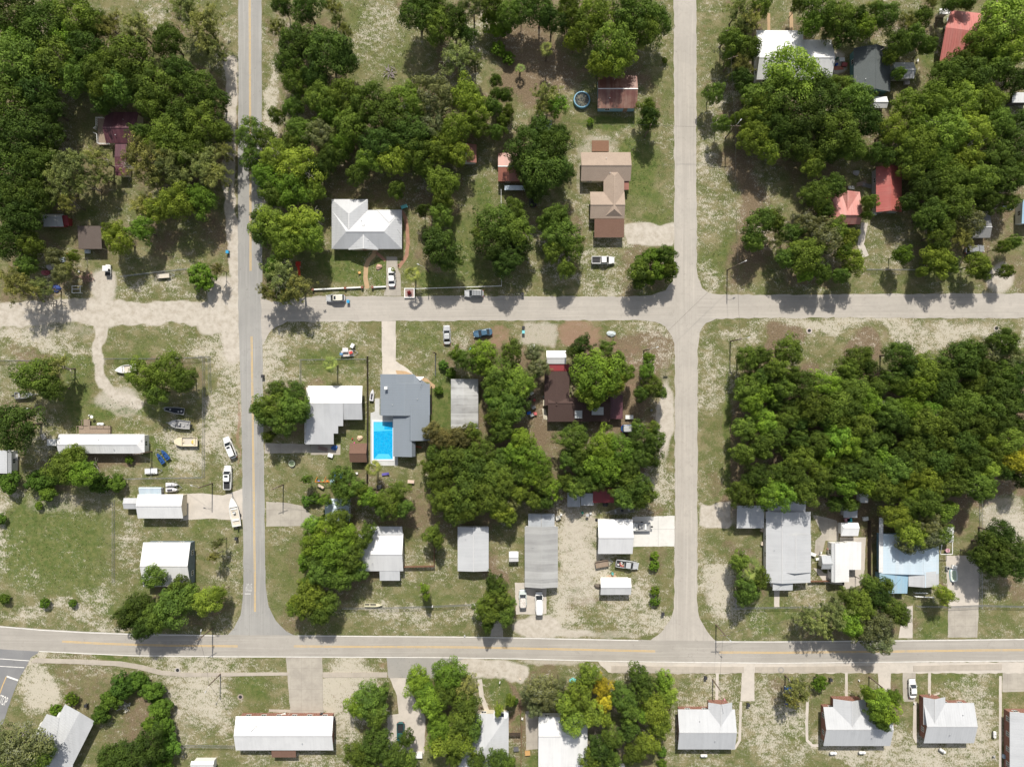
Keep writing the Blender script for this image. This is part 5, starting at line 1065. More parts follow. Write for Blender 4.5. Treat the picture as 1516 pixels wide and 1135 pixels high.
m.beam((a.x, a.y, 2.5), (b.x, a.y, 2.5), .1, .1); m.build('trellis', PVC, e, o)
B('house', 'grey roofed red brick house with a gabled porch on its right', 'house', [(LM, ('h', 1003.5, 1049.5, 1088, 1108.6, 1084, 2.9, 4.4)), (LM, ('v', 1048.5, 1039.5, 1084, 1080, 1067.5, 2.92, 4.0))], 'red_brick', vents=2)
B('house', 'grey roofed brick house half shaded by a bright green tree', 'house', [(LM, ('h', 1219, 1046, 1318, 1103.5, 1079.5, 2.9, 4.5)), (LM, ('v', 1233.5, 1034, 1282, 1078, 1262, 2.92, 4.3))], 'red_brick', vents=2)
B('house', 'pale grey gabled brick house between the two bottom right paths', 'house', [(LM, ('h', 1367.5, 1040, 1442, 1099.5, 1075, 2.9, 4.3)), (LM, ('v', 1367, 1031.5, 1399.5, 1072, 1384, 2.92, 4.1))], 'red_brick', vents=2)
B('house', 'grey white roof with brick front cut by the bottom right corner', 'house', [(LM + '_v', ('v', 1495, 1053, 1570, 1150, 1530, 3.0, 4.2))], 'red_brick', vents=0)
B('shed', 'small white roof at the bottom edge left of the long ranch roof', 'shed', [(WM, ('h', 283, 1126, 317, 1142, 1132, 2.3, 2.8))], 'white_wall', win=False, vents=0)
B('canopy', 'small white sheet canopy above the big dark oak', 'canopy', [('canvas_white', ('s', 793, 178, 817, 193, 2.5, 2.4))], open_=True, vents=0, metal=False)
B('canopy', 'pale blue grey awning below the half hidden rust roof', 'canopy', [('pale_blue_roof', ('s', 747, 274.5, 778, 281.5, 2.2, 2.1))], open_=True, vents=0)
# swimming pool
t = NT('pool_water'); p = t.pos(); n = t.noise(p, 1.3, 3); v = t.n('ShaderNodeTexVoronoi', feature='DISTANCE_TO_EDGE'); v.inputs['Scale'].default_value = 1.6; t.l(p, v.inputs['Vector'])
c = t.mix(t.ramp(n, .35, .65), (.0, .30, .62), (.005, .37, .68)); c = t.mix(t.ramp(v.outputs['Distance'], 0, .08, .25, 0), c, (.10, .50, .75)); t.bump(n, .15, .05); POOLM = t.fin(c, .08, 0, .5)  # pale cell lines paint caustic light into the water colour
c0 = W(567, 651.5); e = thing('swimming_pool', 'bright blue rectangular swimming pool with white rim', 'swimming pool', c0)
m = MB(); x0, y1 = W(553, 624).x, W(553, 624).y; x1, y0 = W(581.5, 679.5).x, W(581.5, 679.5).y; xc, yc = (x0 + x1) / 2, (y0 + y1) / 2
for c_, d_ in (((x0 - .17, yc, .07), (.34, y1 - y0 + .68, .14)), ((x1 + .17, yc, .07), (.34, y1 - y0 + .68, .14)), ((xc, y0 - .17, .068), (x1 - x0, .34, .136)), ((xc, y1 + .17, .068), (x1 - x0, .34, .136))): m.box(c_, d_)
m.build('rim', plain('pool_coping', (.80, .82, .82), .5, var=.03), e, c0)
m = MB(); m.box((xc, yc, .045), (x1 - x0, y1 - y0, .05)); m.build('water', POOLM, e, c0)
LT = t2 = NT('pool_step_water'); LT.bump(LT.noise(LT.pos(), 1.3, 3), .15, .05); STEP = LT.fin(LT.mix(LT.noise(LT.pos(), 2, 2), (.06, .48, .74), (.10, .55, .78)), .08)
m = MB(); m.prism([(x0 + .1, y1 - .05), (x0 + 2.7, y1 - .05), (x0 + 2.7, y1 - 1.9), (x1 - .1, y1 - 1.95), (x1 - .1, y1 - 2.15), (x0 + .1, y1 - 2.4)], .067, .079); m.build('underwater_step', STEP, e, c0); m = MB(); m.prism([(x0 + .2, y0 + .1), (x1 - .15, y0 + .1), (x1 - 1.0, y0 + 1.3), (x0 + 1.2, y0 + 1.35)], .069, .079); m.build('underwater_step', STEP, e, c0)
# ---------------------------------------------------------------- vehicles and boats
TYRE = plain('tyre_rubber', (.025, .025, .025), .85); RIM = plain('wheel_rim', (.35, .35, .36), .35, .8); BLK = plain('black_plastic', (.03, .03, .032), .6); HLAMP = plain('headlight_lens', (.75, .75, .72), .1, spec=.8); TLAMP = plain('tail_light_red', (.35, .02, .02), .2, spec=.8); AGLASS = plain('car_glass', (.02, .025, .03), .04, spec=.9, var=.02, bump=0)
def paint(n, c): return plain('car_paint_' + n, c, .28, 0, .6, var=.03, bump=0)
def outline(L, Wd, n=28, ex=4.5, nose=.0):
    out = []
    for i in range(n):
        a = 2 * PI * (i + .5) / n; c, s_ = math.cos(a), math.sin(a)
        x = L / 2 * math.copysign(abs(c) ** (2 / ex), c); y = Wd / 2 * math.copysign(abs(s_) ** (2 / ex), s_)
        if x > 0 and nose: y *= 1 - nose * (x / (L / 2)) ** 3
        out.append((x, y))
    return out
def wheel(e, x, y, r=.33, w=.22):
    m = MB(); m.tube([(x, y - w / 2, r), (x, y + w / 2, r)], r, 18); t_ = m.build('tyre', TYRE, e, smooth=False)
    m = MB(); s_ = 1 if y > 0 else -1; m.tube([(x, y + s_ * (w / 2 - .02), r), (x, y + s_ * (w / 2 + .015), r)], r * .62, 14); m.build('rim', RIM, t_)
def vehicle(kind, name, label, cat, px, py, ang, pnt, roofm=None, bedload=None, group='parked vehicles', sun=False, rack=False, L=None):
    e = thing(name, label, cat, W(px, py) + Vector((0, 0, .03)), rad(ang), group)
    D = {'sedan': (4.7, 1.82, 1.43, .88, (-1.65, 1.05), (-1.0, .30), .80), 'suv': (4.75, 1.88, 1.72, 1.0, (-2.1, 1.15), (-1.85, .45), .82), 'pickup': (5.7, 1.95, 1.80, 1.05, (-.62, 1.45), (-.42, .75), .82), 'van': (5.6, 2.0, 2.05, 1.08, (-2.65, 1.95), (-2.5, 1.15), .86), 'crew': (5.9, 1.98, 1.86, 1.08, (-1.0, 1.55), (-.8, .85), .84)}[kind]
    L_, w_, H_, belt, (g0, g1), (r0, r1), rw_ = D
    if L: k = L / L_; L_ *= k; g0 *= k; g1 *= k; r0 *= k; r1 *= k
    def ring(z, sl, sw, hood=True):
        o_ = outline(L_ * sl, w_ * sw, 32, 5.0, .07)
        return [(x, y, z - ((.16 if x > 0 else .08) * min(1, abs(x) / (L_ / 2)) ** 2 if hood and z > .7 else 0)) for x, y in o_]
    b = MB(); b.loft([ring(.24, .95, .92), ring(.36, .995, .985), ring(.62, 1, 1), ring(belt - .12, .99, .985), ring(belt - .02, .965, .95), ring(belt, .93, .90)])
    body = b.build('body', pnt, e, smooth=False)
    if kind in ('pickup', 'crew'):      # open bed
        bx0, bx1 = -L_ / 2 + .12, g0 - .08; m = MB()
        m.box(((bx0 + bx1) / 2, 0, belt - .005), (bx1 - bx0, w_ * .78, .03)); bed = m.build('bed', BLK, e)
        m = MB()
        for sy in (-1, 1): m.box(((bx0 + bx1) / 2, sy * w_ * .43, belt + .12), (bx1 - bx0 + .1, .13, .3))
        m.box((bx0 - .04, 0, belt + .12), (.1, w_ * .86, .3)); m.build('bed_side', pnt, e)
        if bedload: 
            q = random.Random(int(px)); cols = [plain('load_red', (.45, .12, .1), .7), plain('load_pale', (.6, .58, .54), .7), plain('load_tan', (.42, .32, .22), .8)]
            for i in range(8): m = MB(); m.box((q.uniform(bx0 + .3, bx1 - .3), q.uniform(-.5, .5), belt + .16), (q.uniform(.25, .6), q.uniform(.2, .4), q.uniform(.15, .35)), q.uniform(0, 3)); tag(m.build('load_box', q.choice(cols), e), '', '') ; o_ = e.children[-1]; [o_.pop(k_, None) for k_ in ('label', 'category')]
    # glasshouse: dark glass frustum, painted roof, pillars
    gw = w_ * .86; rw2 = w_ * rw_ * .88; zt = H_ - .05
    def quad(x0, x1, w2, z): return [(x0, -w2 / 2, z), (x1, -w2 / 2, z), (x1, w2 / 2, z), (x0, w2 / 2, z)]
    m = MB(); m.loft([quad(g0, g1, gw, belt - .03), quad(r0, r1, rw2, zt)]); m.build('window', AGLASS, e)
    m = MB(); o_ = outline(1, 1, 20, 7)
    cx = (r0 + r1) / 2; m.loft([[(cx + x * (r1 - r0 + .06), y * (rw2 + .06), zt - .01) for x, y in o_], [(cx + x * (r1 - r0 + .04), y * (rw2 + .03), zt + .04) for x, y in o_], [(cx + x * (r1 - r0 - .15), y * (rw2 - .15), zt + .07) for x, y in o_]])
    rf = m.build('roof', roofm or pnt, e)
    m = MB()
    for sy in (-1, 1):
        m.beam((g0 + .02, sy * gw / 2, belt - .02), (r0, sy * rw2 / 2, zt), .09, .05); m.beam((g1 - .02, sy * gw / 2, belt - .02), (r1, sy * rw2 / 2, zt), .07, .05)
        xm = (g0 + g1) / 2 - .1; m.beam((xm, sy * (gw / 2 + .005), belt - .02), (xm, sy * (rw2 / 2 + .005), zt), .1, .04)
    m.build('pillar', pnt, e)
    if sun: m = MB(); m.box((r1 - .45, 0, zt + .08), (.5, .85, .02)); m.build('sunroof', AGLASS, rf)
    if rack:
        m = MB()
        for sy in (-1, 1): m.beam((r0 + .2, sy * rw2 * .45, zt + .12), (r1 - .2, sy * rw2 * .45, zt + .12), .05, .05)
        for xx in (r0 + .5, cx, r1 - .4): m.beam((xx, -rw2 * .45, zt + .12), (xx, rw2 * .45, zt + .12), .05, .04)
        m.build('roof_rack', BLK, rf)
    for sx in (-1, 1):
        for sy in (-1, 1):
            wheel(e, sx * L_ * .305, sy * (w_ / 2 - .10), .36 if kind != 'sedan' else .32)
            m = MB(); m.box((sx * (L_ / 2 - .10), sy * w_ * .36, belt - .32), (.14, .30, .14)); m.build('headlight' if sx > 0 else 'tail_light', HLAMP if sx > 0 else TLAMP, e)
            if sx > 0: m = MB(); m.box((g1 - .35, sy * (w_ / 2 + .07), belt + .04), (.10, .18, .12)); m.build('mirror', pnt, e)
    m = MB(); m.box((L_ / 2 - .05, 0, .45), (.12, w_ * .8, .2)); m.build('bumper', BLK, e)
    # shut lines on bonnet and doors
    m = MB()
    for sy in (-1, 1): m.beam((g1 + .1, sy * w_ * .36, belt - .035), (L_ / 2 - .35, sy * w_ * .36, belt - .10), .02, .02)
    m.build('bonnet_line', BLK, e)
    return e
Wp = paint('white', (.74, .74, .73)); Sp = paint('silver', (.42, .43, .44)); Gp = paint('grey', (.26, .27, .28)); Bp = paint('blue', (.02, .09, .28)); Tp = paint('teal', (.015, .10, .11)); NB = paint('steel_blue', (.055, .12, .19)); Kp = paint('black', (.02, .02, .025)); LB = paint('pale_green_white', (.58, .64, .62)); FAD = plain('peeling_roof_paint', (.62, .58, .54), .7, var=.35, scale=3, dirt=(.3, .22, .18), dirt_amt=.7)
V = vehicle
V('sedan', 'parked_car', 'white car parked on the concrete drive between two garden paths', 'car', 580.5, 411, 92, Wp)
V('suv', 'parked_suv', 'cream silver SUV with sunroof at the road edge, blue bin at its rear', 'SUV', 498, 442, 181, Sp, roofm=paint('cream', (.62, .60, .52)), sun=True)
V('suv', 'parked_suv', 'silver SUV with a black racked roof by the white fence', 'SUV', 702, 435, 180, Sp, roofm=Gp, rack=True)
V('sedan', 'parked_car', 'silver sedan parked nose up on the lower verge', 'car', 662, 496, 92, Sp)
V('sedan', 'parked_car', 'dark steel blue car parked aslant near the red clay', 'car', 715, 493, 189, NB)
V('pickup', 'pickup_truck', 'white pickup with open bed alone on the grass below the tan house', 'pickup', 892, 386, 0, Wp)
V('suv', 'parked_suv', 'white SUV parked at an angle on the left verge of the yellow lined road', 'SUV', 342, 662, 112, Wp, sun=True, L=5.6)
V('crew', 'pickup_truck', 'white crew cab pickup facing up, nearest the white boat', 'pickup', 339, 706, 90, Wp, sun=True)
V('pickup', 'pickup_truck', 'grey pickup with cluttered bed below the white garage', 'pickup', 927.7, 834, -9, Sp, bedload=True)
V('suv', 'parked_suv', 'pale green white old SUV with peeling roof in front of the corrugated home', 'SUV', 774, 885, 91, LB, roofm=FAD)
V('van', 'parked_van', 'bright white van with a long plain roof in front of the corrugated home', 'van', 798, 891, 91, Wp)
V('pickup', 'parked_car', 'dark teal car on the driveway between bottom trees', 'car', 594, 1082, -90, Tp, roofm=Tp, L=5.2)
V('sedan', 'parked_car', 'deep blue car half covered by the small feathery tree', 'car', 1165.5, 1027, 92, Bp)
V('sedan', 'parked_car', 'white sedan with dark rear glass on the bottom right drive', 'car', 1348.6, 1017, 92, Wp)
V('suv', 'parked_suv', 'black SUV hidden in the shade under the big dark oak', 'SUV', 789, 294, 90, Kp)
V('suv', 'parked_suv', 'dark blue car with pale striped roof under the trees right of the brown house', 'car', 933, 634, 0, Bp, roofm=Sp)
V('suv', 'parked_suv', 'grey vehicle showing among trees near the right edge drive', 'car', 1440, 370, 5, Gp)

def boat(name, label, px, py, ang, L, Wd, hull, deck, style='v', motor=True, cons=True, zb=.55, group='boats kept on land', seats=None, cat='boat', trail=True, inner=None):
    e = thing(name, label, cat, W(px, py, .8).xy.to_3d(), rad(ang), group)
    e.location.z = 0
    N = 24
    def sec(t):
        x = -L / 2 + L * t
        if style == 'v': w = Wd / 2 * (1 if t < .5 else max(0.02, 1 - ((t - .5) / .5) ** 2.3)) * (.94 + .06 * min(1, t * 4))
        elif style == 'bay': w = Wd / 2 * (1 if t < .62 else max(.30, 1 - ((t - .62) / .38) ** 2.6 * .7))
        else: w = Wd / 2 * (1 if t < .45 else 1 - (t - .45) * .85)
        return x, w
    ts = [i / 14 for i in range(15)]
    def ring(z, k, inset=0, xk=1): 
        a = [(sec(t)[0] * xk, max(.01, sec(t)[1] * k - inset), z + (.18 * t * t if style == 'v' else .05 * t)) for t in ts]
        return a + [(x, -y, z_) for x, y, z_ in a[::-1]]
    m = MB(); m.loft([ring(zb, .35, xk=.93), ring(zb + .28, .82, xk=.98), ring(zb + .62, 1.0)], cap=False); n = 30
    vs = ring(zb, .35, xk=.93); m.add(vs, [tuple(range(len(vs)))])
    g = ring(zb + .62, 1.0); gi = ring(zb + .62, 1.0, .10, .965); fl = ring(zb + .28, 1.0, .14, .955)
    m.loft([g, gi, fl], cap=False); m.build('hull', hull, e, recalc=True)
    m = MB(); m.add([(x, y, z - .01 if True else z) for x, y, z in ring(zb + .30, 1.0, .11, .96)], [tuple(range(n))]); m.build('floor', inner or deck, e)
    if style != 'jon':
        m = MB(); tsd = [.66, .72, .8, .88, .95, .985]; a = [(-L / 2 + L * t, max(.02, sec(t)[1] - .09), zb + .60 + .18 * t * t) for t in tsd]; poly = a + [(x, -y, z) for x, y, z in a[::-1]]; m.slab(poly, .05); m.build('foredeck', deck, e)
    for i, (sx, sy, w, l) in enumerate(seats or [(-.28, 0, Wd * .7, .45), (.1, 0, Wd * .65, .35)]):
        m = MB(); m.box((sx * L, sy, zb + .42), (l, w, .26)); m.build('seat', deck, e)
    if cons:
        m = MB(); m.box((-.02 * L, 0, zb + .62), (.6, .62, .75), taper=.85); cs = m.build('console', hull if style != 'jon' else BLK, e)
        m = MB(); m.box((.03 * L, 0, zb + 1.08), (.06, .55, .32)); m.build('windscreen', AGLASS, cs)
    if motor:
        m = MB(); m.box((-L / 2 - .28, 0, zb + .72), (.55, .38, .42), taper=.8); m.box((-L / 2 - .22, 0, zb + .2), (.16, .12, .75)); mo = m.build('outboard_motor', BLK, e)
    if trail:
        tr = thing('boat_trailer', 'galvanised trailer carrying the ' + label, 'trailer', e.location, rad(ang), 'boat trailers')
        m = MB()
        for s_ in (-1, 1): m.beam((-L * .42, s_ * Wd * .36, .42), (L * .15, s_ * Wd * .36, .42), .08, .1); m.beam((L * .15, s_ * Wd * .36, .42), (L * .56, 0, .42), .08, .1)
        for xx in (-.35, -.05, .12): m.beam((L * xx, -Wd * .4, .40), (L * xx, Wd * .4, .40), .07, .07)
        m.beam((L * .5, 0, .42), (L * .66, 0, .42), .1, .1); m.build('frame', METAL, tr)
        for s_ in (-1, 1): wheel(tr, -L * .15, s_ * Wd * .47, .27, .17)
    return e
HW = plain('boat_white', (.72, .72, .70), .35, var=.06); HC = plain('boat_cream', (.66, .58, .42), .45, var=.1); HG = plain('boat_grey', (.36, .36, .36), .5, var=.15); HA = plain('boat_aluminium', (.40, .41, .42), .4, .5, var=.15); DKF = plain('boat_dark_floor', (.03, .035, .045), .8, var=.3, scale=4); CAM = plain('boat_olive_floor', (.20, .19, .15), .85, var=.3, scale=5); RED = plain('red_cushion', (.4, .05, .05), .7); YELC = plain('yellow_foam', (.62, .45, .12), .8, var=.3); PALEF = plain('boat_pale_floor', (.55, .50, .42), .7, var=.2)
boat('motorboat', 'white open motorboat on its trailer beside the yellow lined road', 347.5, 757, 100, 7.2, 2.3, HW, HW, 'v', inner=PALEF)
boat('dinghy', 'white dinghy half under an oak behind the upper left fence', 186, 546, 188, 5.2, 1.9, HW, HW, 'v', motor=False, cons=False, inner=PALEF, trail=False, zb=.25)
boat('skiff', 'pale grey skiff alone near the left edge', 37, 584.5, 4, 4.7, 1.6, HA, HG, 'v', cons=False, inner=CAM)
boat('jon_boat', 'narrow black floored jon boat, topmost of the fenced boats', 259, 607, 172, 4.9, 1.6, HA, HA, 'jon', cons=False, inner=DKF, motor=False, seats=[(-.35, 0, .4, .35), (-.2, .2, .3, .3), (.22, 0, .4, .3)])
boat('motorboat', 'grey pointed motorboat with outboard, middle of the fenced boats', 266, 627.5, 174, 5.4, 2.1, HG, HG, 'v', inner=plain('boat_grey_floor', (.30, .30, .30), .7, var=.3, scale=5), seats=[(-.36, -.35, .4, .4), (-.2, .3, .5, .5), (.15, 0, .9, .4)])
boat('bay_boat', 'cream square-nosed boat with yellow gear, lowest of the fenced boats', 276, 653.5, 180, 5.7, 2.2, HC, HC, 'bay', inner=PALEF, motor=False, cons=False, seats=[(-.36, 0, 1.5, .4), (.12, 0, .5, .3)])
m = MB(); q = W(286, 654, 1.0); m.lathe((q.x, q.y, .88), [(.0, .0), (.45, .02), (.5, .14), (.3, .22), (0, .2)], 9); tag(m.build('foam_float', YELC, org=Vector((q.x, q.y, .88))), 'yellow foam float lying in the cream square-nosed boat', 'float')
boat('jon_boat', 'olive floored camouflaged jon boat beside the dark red lean-to', 920, 755, 190+180-180, 6.0, 1.7, plain('boat_olive', (.28, .28, .24), .6, var=.2), HG, 'jon', inner=CAM, seats=[(-.3, 0, 1.0, .4), (0, 0, .7, .5), (.25, 0, .8, .4)])
boat('bay_boat', 'pale grey boat backed onto the white slab beside the garage', 946, 779, 180, 5.6, 2.1, HG, HW, 'bay', inner=HG, cons=True)
boat('canoe', 'pale cream canoe lying on the wire fence line below the porch house', 552.5, 895.5, 0, 4.4, .9, plain('canoe_cream', (.62, .60, .42), .6), HC, 'v', motor=False, cons=False, trail=False, zb=.05, seats=[(-.2, 0, .5, .2), (.2, 0, .5, .2)], inner=CAM, group='small craft')
def jetski(label, px, py, ang, c1, c2, z=.45, cover=True):
    e = thing('jet_ski', label, 'jet ski', W(px, py, .9).xy.to_3d(), rad(ang), 'jet skis on trailers'); L, w = 2.9, 1.05
    def ring(zz, k): 
        a = [(-L / 2 + L * t, w / 2 * k * (1 if t < .45 else max(.03, 1 - ((t - .45) / .55) ** 2.2)), z + zz) for t in [i / 10 for i in range(11)]]
        return a + [(x, -y, q) for x, y, q in a[::-1]]
    m = MB(); m.loft([ring(0, .5), ring(.2, .95), ring(.38, 1), ring(.5, .8)]); m.build('hull', c1, e)
    m = MB(); m.box((-.45, 0, z + .62), (1.2, .42, .32), taper=.8); m.build('seat', c2, e)
    m = MB(); m.box((.45, 0, z + .62), (.7, .5, .34), taper=.7); m.build('cowl', c1, e)
    m = MB(); m.beam((.3, -.38, z + .92), (.3, .38, z + .92), .05, .05); m.build('handlebar', BLK, e)
JB = plain('jetski_blue_cover', (.02, .07, .22), .55, var=.2); JW = plain('jetski_white', (.6, .6, .62), .4); JD = plain('jetski_dark', (.06, .06, .08), .5)
jetski('blue covered jet ski, right one of the pair near the mobile home', 244, 673, 128, JB, JB); jetski('blue covered jet ski, left one of the pair near the mobile home', 237, 678.5, 122, JB, JB)
jetski('white jet ski, upper one of the pair behind the barn shed', 254, 717.5, 0, JW, JW); jetski('white jet ski with dark hull, lower one of the pair behind the barn shed', 254, 725, 3, JW, JD)
jetski('grey and white jet ski squeezed between dark fence and slate blue house', 550.5, 584.5, 82, JW, JD, z=.3)
def trailer(label, px, py, ang, L, w, deck=None, group='utility trailers', name='trailer', side=.3, wheelx=0):
    e = thing(name, label, 'trailer', W(px, py, .5).xy.to_3d(), rad(ang), group); m = MB()
    for s_ in (-1, 1): m.beam((-L / 2, s_ * w / 2, .5), (L / 2, s_ * w / 2, .5), .09, .1); m.beam((L / 2, s_ * w / 2, .5), (L / 2 + 1.2, 0, .45), .08, .08)
    for k in (-.5, -.17, .17, .5): m.beam((L * k, -w / 2, .49), (L * k, w / 2, .49), .08, .08)
    m.build('frame', METAL, e)
    if deck:
        m = MB(); m.box((0, 0, .58), (L - .1, w - .1, .06)); m.build('bed', deck, e)
        if side:
            m = MB()
            for s_ in (-1, 1): m.box((0, s_ * (w / 2), .58 + side / 2), (L, .05, side))
            m.box((-L / 2, 0, .58 + side / 2), (.05, w, side)); m.box((L / 2, 0, .58 + side / 2), (.05, w, side)); m.build('side_board', deck, e)
    for s_ in (-1, 1): wheel(e, wheelx, s_ * (w / 2 + .16), .3, .18)
    return e
trailer('jet ski trailer under the two blue covered jet skis', 240, 676, 125, 2.6, 2.0); trailer('jet ski trailer under the two white jet skis', 254, 721.5, 0, 2.6, 2.0)
trailer('grey brown box trailer beside the cluttered grey pickup', 891, 834, 10, 3.2, 1.5, WOODD, side=.45); trailer('long pale trailer with a white lid above the fence by the barn shed', 224, 697, 2, 3.0, 1.3, PVC, side=.15)
trailer('low cream trailer parked on the wire fence left of the round bush', 242, 408, 4, 3.0, 1.2, PALEF, side=.2)
e = trailer('small flat trailer loaded with red and white odds and ends on the speckled verge', 514, 523, 5, 3.0, 1.5, plain('pale_board', (.55, .5, .45), .8), side=.0)
# golf-cart style utility vehicle
e = thing('utility_cart', 'small white roofed utility cart on the sandy yard, upper left', 'utility cart', W(162, 401), rad(90), 'parked vehicles')
m = MB(); m.loft([[(x, y, z) for x, y in outline(2.9, 1.4, 20, 5)] for z in (.3, .7)]); m.build('body', Wp, e); m = MB(); m.box((.35, 0, 1.85), (1.3, 1.35, .07)); m.build('roof', Wp, e)
for sx, sy in ((-.25, -.6), (-.25, .6), (.9, -.6), (.9, .6)): m = MB(); m.beam((sx, sy, .65), (sx, sy * .95, 1.85), .05, .05); m.build('post', BLK, e)
m = MB(); m.box((.1, 0, .85), (.5, 1.1, .3)); m.build('seat', BLK, e); m = MB(); m.box((-.95, 0, .8), (.9, 1.2, .18)); m.build('bed', BLK, e)
for sx in (-.95, .95):
    for sy in (-.62, .62): wheel(e, sx, sy, .3, .2)
# ---------------------------------------------------------------- poles, fences, small things
POLEW = plain('pole_timber', (.16, .12, .09), .9, var=.3, scale=4); INS = plain('insulator_grey', (.5, .5, .5), .4); ALU = plain('lamp_arm_aluminium', (.5, .5, .5), .4, .5)
def pole(label, px, py, h=8.5, cross=None, lamp=None):
    e = thing('utility_pole', label, 'utility pole', W(px, py), 0, 'utility poles'); m = MB(); m.tube([(0, 0, 0), (0, 0, h)], [.17, .12], 10); m.build('pole', POLEW, e)
    if cross is not None:
        c, s_ = math.cos(rad(cross)), math.sin(rad(cross)); m = MB(); m.beam((-c * 1.2, -s_ * 1.2, h - .5), (c * 1.2, s_ * 1.2, h - .5), .1, .12); ca = m.build('crossarm', POLEW, e)
        for k in (-1.1, -.5, .5, 1.1): m = MB(); m.lathe((c * k, s_ * k, h - .44), [(.04, 0), (.06, .08), (.03, .16), (0, .17)], 8); m.build('insulator', INS, ca)
    if lamp is not None:
        c, s_ = math.cos(rad(lamp)), math.sin(rad(lamp)); m = MB(); m.tube([(0, 0, h - 1.2), (c * .8, s_ * .8, h - .7), (c * 1.7, s_ * 1.7, h - .6)], .035, 6); a = m.build('lamp_arm', ALU, e)
        m = MB(); m.box((c * 1.95, s_ * 1.95, h - .6), (.6, .24, .12), rad(lamp), .8); m.build('lamp_head', INS, a)
pole('timber pole with street lamp beside the small tree below the rusty red barn', 954, 203, 8.5, None, 60)
pole('timber pole with lamp right of the pale road, below the upper bushes', 1074, 204, 8.5, 0, 50)
pole('leaning dark pole with lamp just above the crossroads, right side', 1076.5, 400, 9.2, None, 25)
pole('timber pole with lamp just below the crossroads beside the dense wood', 1081, 505, 8.8, None, 12)
pole('timber pole with pale cross arms at the top of the pale road', 1066, 70, 9.0, 10, None)
pole('timber pole beside the small upper bushes, two small arms', 1071, 106, 8.0, 20, None)
pole('timber pole with lamp left of the tee junction near the central trees', 953, 519, 8.0, None, 15)
pole('timber pole with lamp at the right corner of the bottom tee junction', 1060, 924, 8.0, 0, -45)
pole('timber pole in front of the grey house with gable porch', 1055, 1005, 6.5, None, None)
pole('timber pole with small lamp by the curved pavement, bottom left', 326.5, 997, 7.0, None, 240)
pole('timber pole with lamp under the trees left of the lower road junction', 315, 929, 8.0, 30, 80)
pole('timber pole with lamp beside the pale driveway of the barn shed', 314.5, 715, 8.0, None, 165)
pole('timber pole with long cross arm beside the concrete apron', 419.5, 717, 8.0, 20, None)
pole('timber pole with lamp beside the fan palm and white fence', 635, 403, 7.5, None, 155)
pole('timber pole left of the bright green central shrubs', 645, 523, 6.0, None, None)
pole('timber pole with lamp between the two bottom right brick houses', 1286.5, 1001, 6.5, None, 225)
pole('short timber pole beside the left end of the mobile home yard', 225, 668, 7.0, 5, None)
pole('timber pole by the front path of the pale blue roof house', 1287, 884, 6.5, None, 60)
WIREM = plain('power_cable', (.05, .05, .05), .6)
def wire(label, a, b, ha, hb, off=0, sag=.8):
    A_ = W(*a) + Vector((0, off, ha)); B_ = W(*b) + Vector((0, off, hb)); pts = [A_.lerp(B_, u) - Vector((0, 0, sag * 4 * u * (1 - u))) for u in np.linspace(0, 1, 13)]
    m = MB(); m.tube(pts, .022, 5); tag(m.build('power_line', WIREM, org=A_), label, 'power line', 'overhead power lines')
wire('power line crossing the pale road between the two upper lamp poles', (954, 203), (1074, 204), 8.2, 8.2)
wire('power line running left from the upper lamp pole over the tan shingled house', (954, 203), (790, 190), 8.2, 5)
wire('power line down the right verge above the crossroads', (1074, 204), (1076.5, 400), 8.1, 8.4)
wire('power line between the two poles either side of the crossroads', (1076.5, 400), (1081, 505), 8.4, 8.2)
wire('power line up the verge between the top two poles of the pale road', (1066, 70), (1074, 204), 8.4, 8.2)
wire('power line across the highway at the lower left junction', (315, 929), (326.5, 997), 7.7, 6.8)
wire('power line from the brown house canopy to the pole at the tee junction', (820, 520), (953, 519), 5, 7.6)
wire('power line from the drive side pole over the fence left of the barn shed', (314.5, 715), (225, 668), 7.6, 6.5)

for l_, a_, b_, h_ in (('service cable from the lamp pole to the tan shingled house', (954, 203), (928, 235), 4), ('service cable from the crossroads pole to the palm lamp pole', (1076.5, 400), (953, 519), 7), ('service cable from the palm lamp pole to the grey hip roof', (635, 403), (592, 345), 4),
        ('service cable from the shrub pole to the slate blue roof', (645, 523), (625, 575), 4), ('service cable from the tee junction pole to the pale grey roof', (1060, 924), (1148, 860), 4), ('service cable from the front path pole to the pale blue roof', (1287, 884), (1320, 850), 4),
        ('service cable along the front yards from the lamp pole to the left', (1060, 924), (1287, 884), 6), ('service cable from the gable porch pole to its roof', (1055, 1005), (1064, 1045), 4), ('service cable from the curved pavement pole to the long ranch roof', (326.5, 997), (360, 1065), 4),
        ('service cable from the concrete apron pole to the pale annex', (419.5, 717), (490, 745), 4), ('service cable from the brick house pole to the half shaded roof', (1286.5, 1001), (1270, 1050), 4), ('cable crossing the highway at the lower tee junction', (1060, 924), (1055, 1005), 6)):
    wire(l_, a_, b_, 6.4, h_, sag=.5)
LINKM = METAL
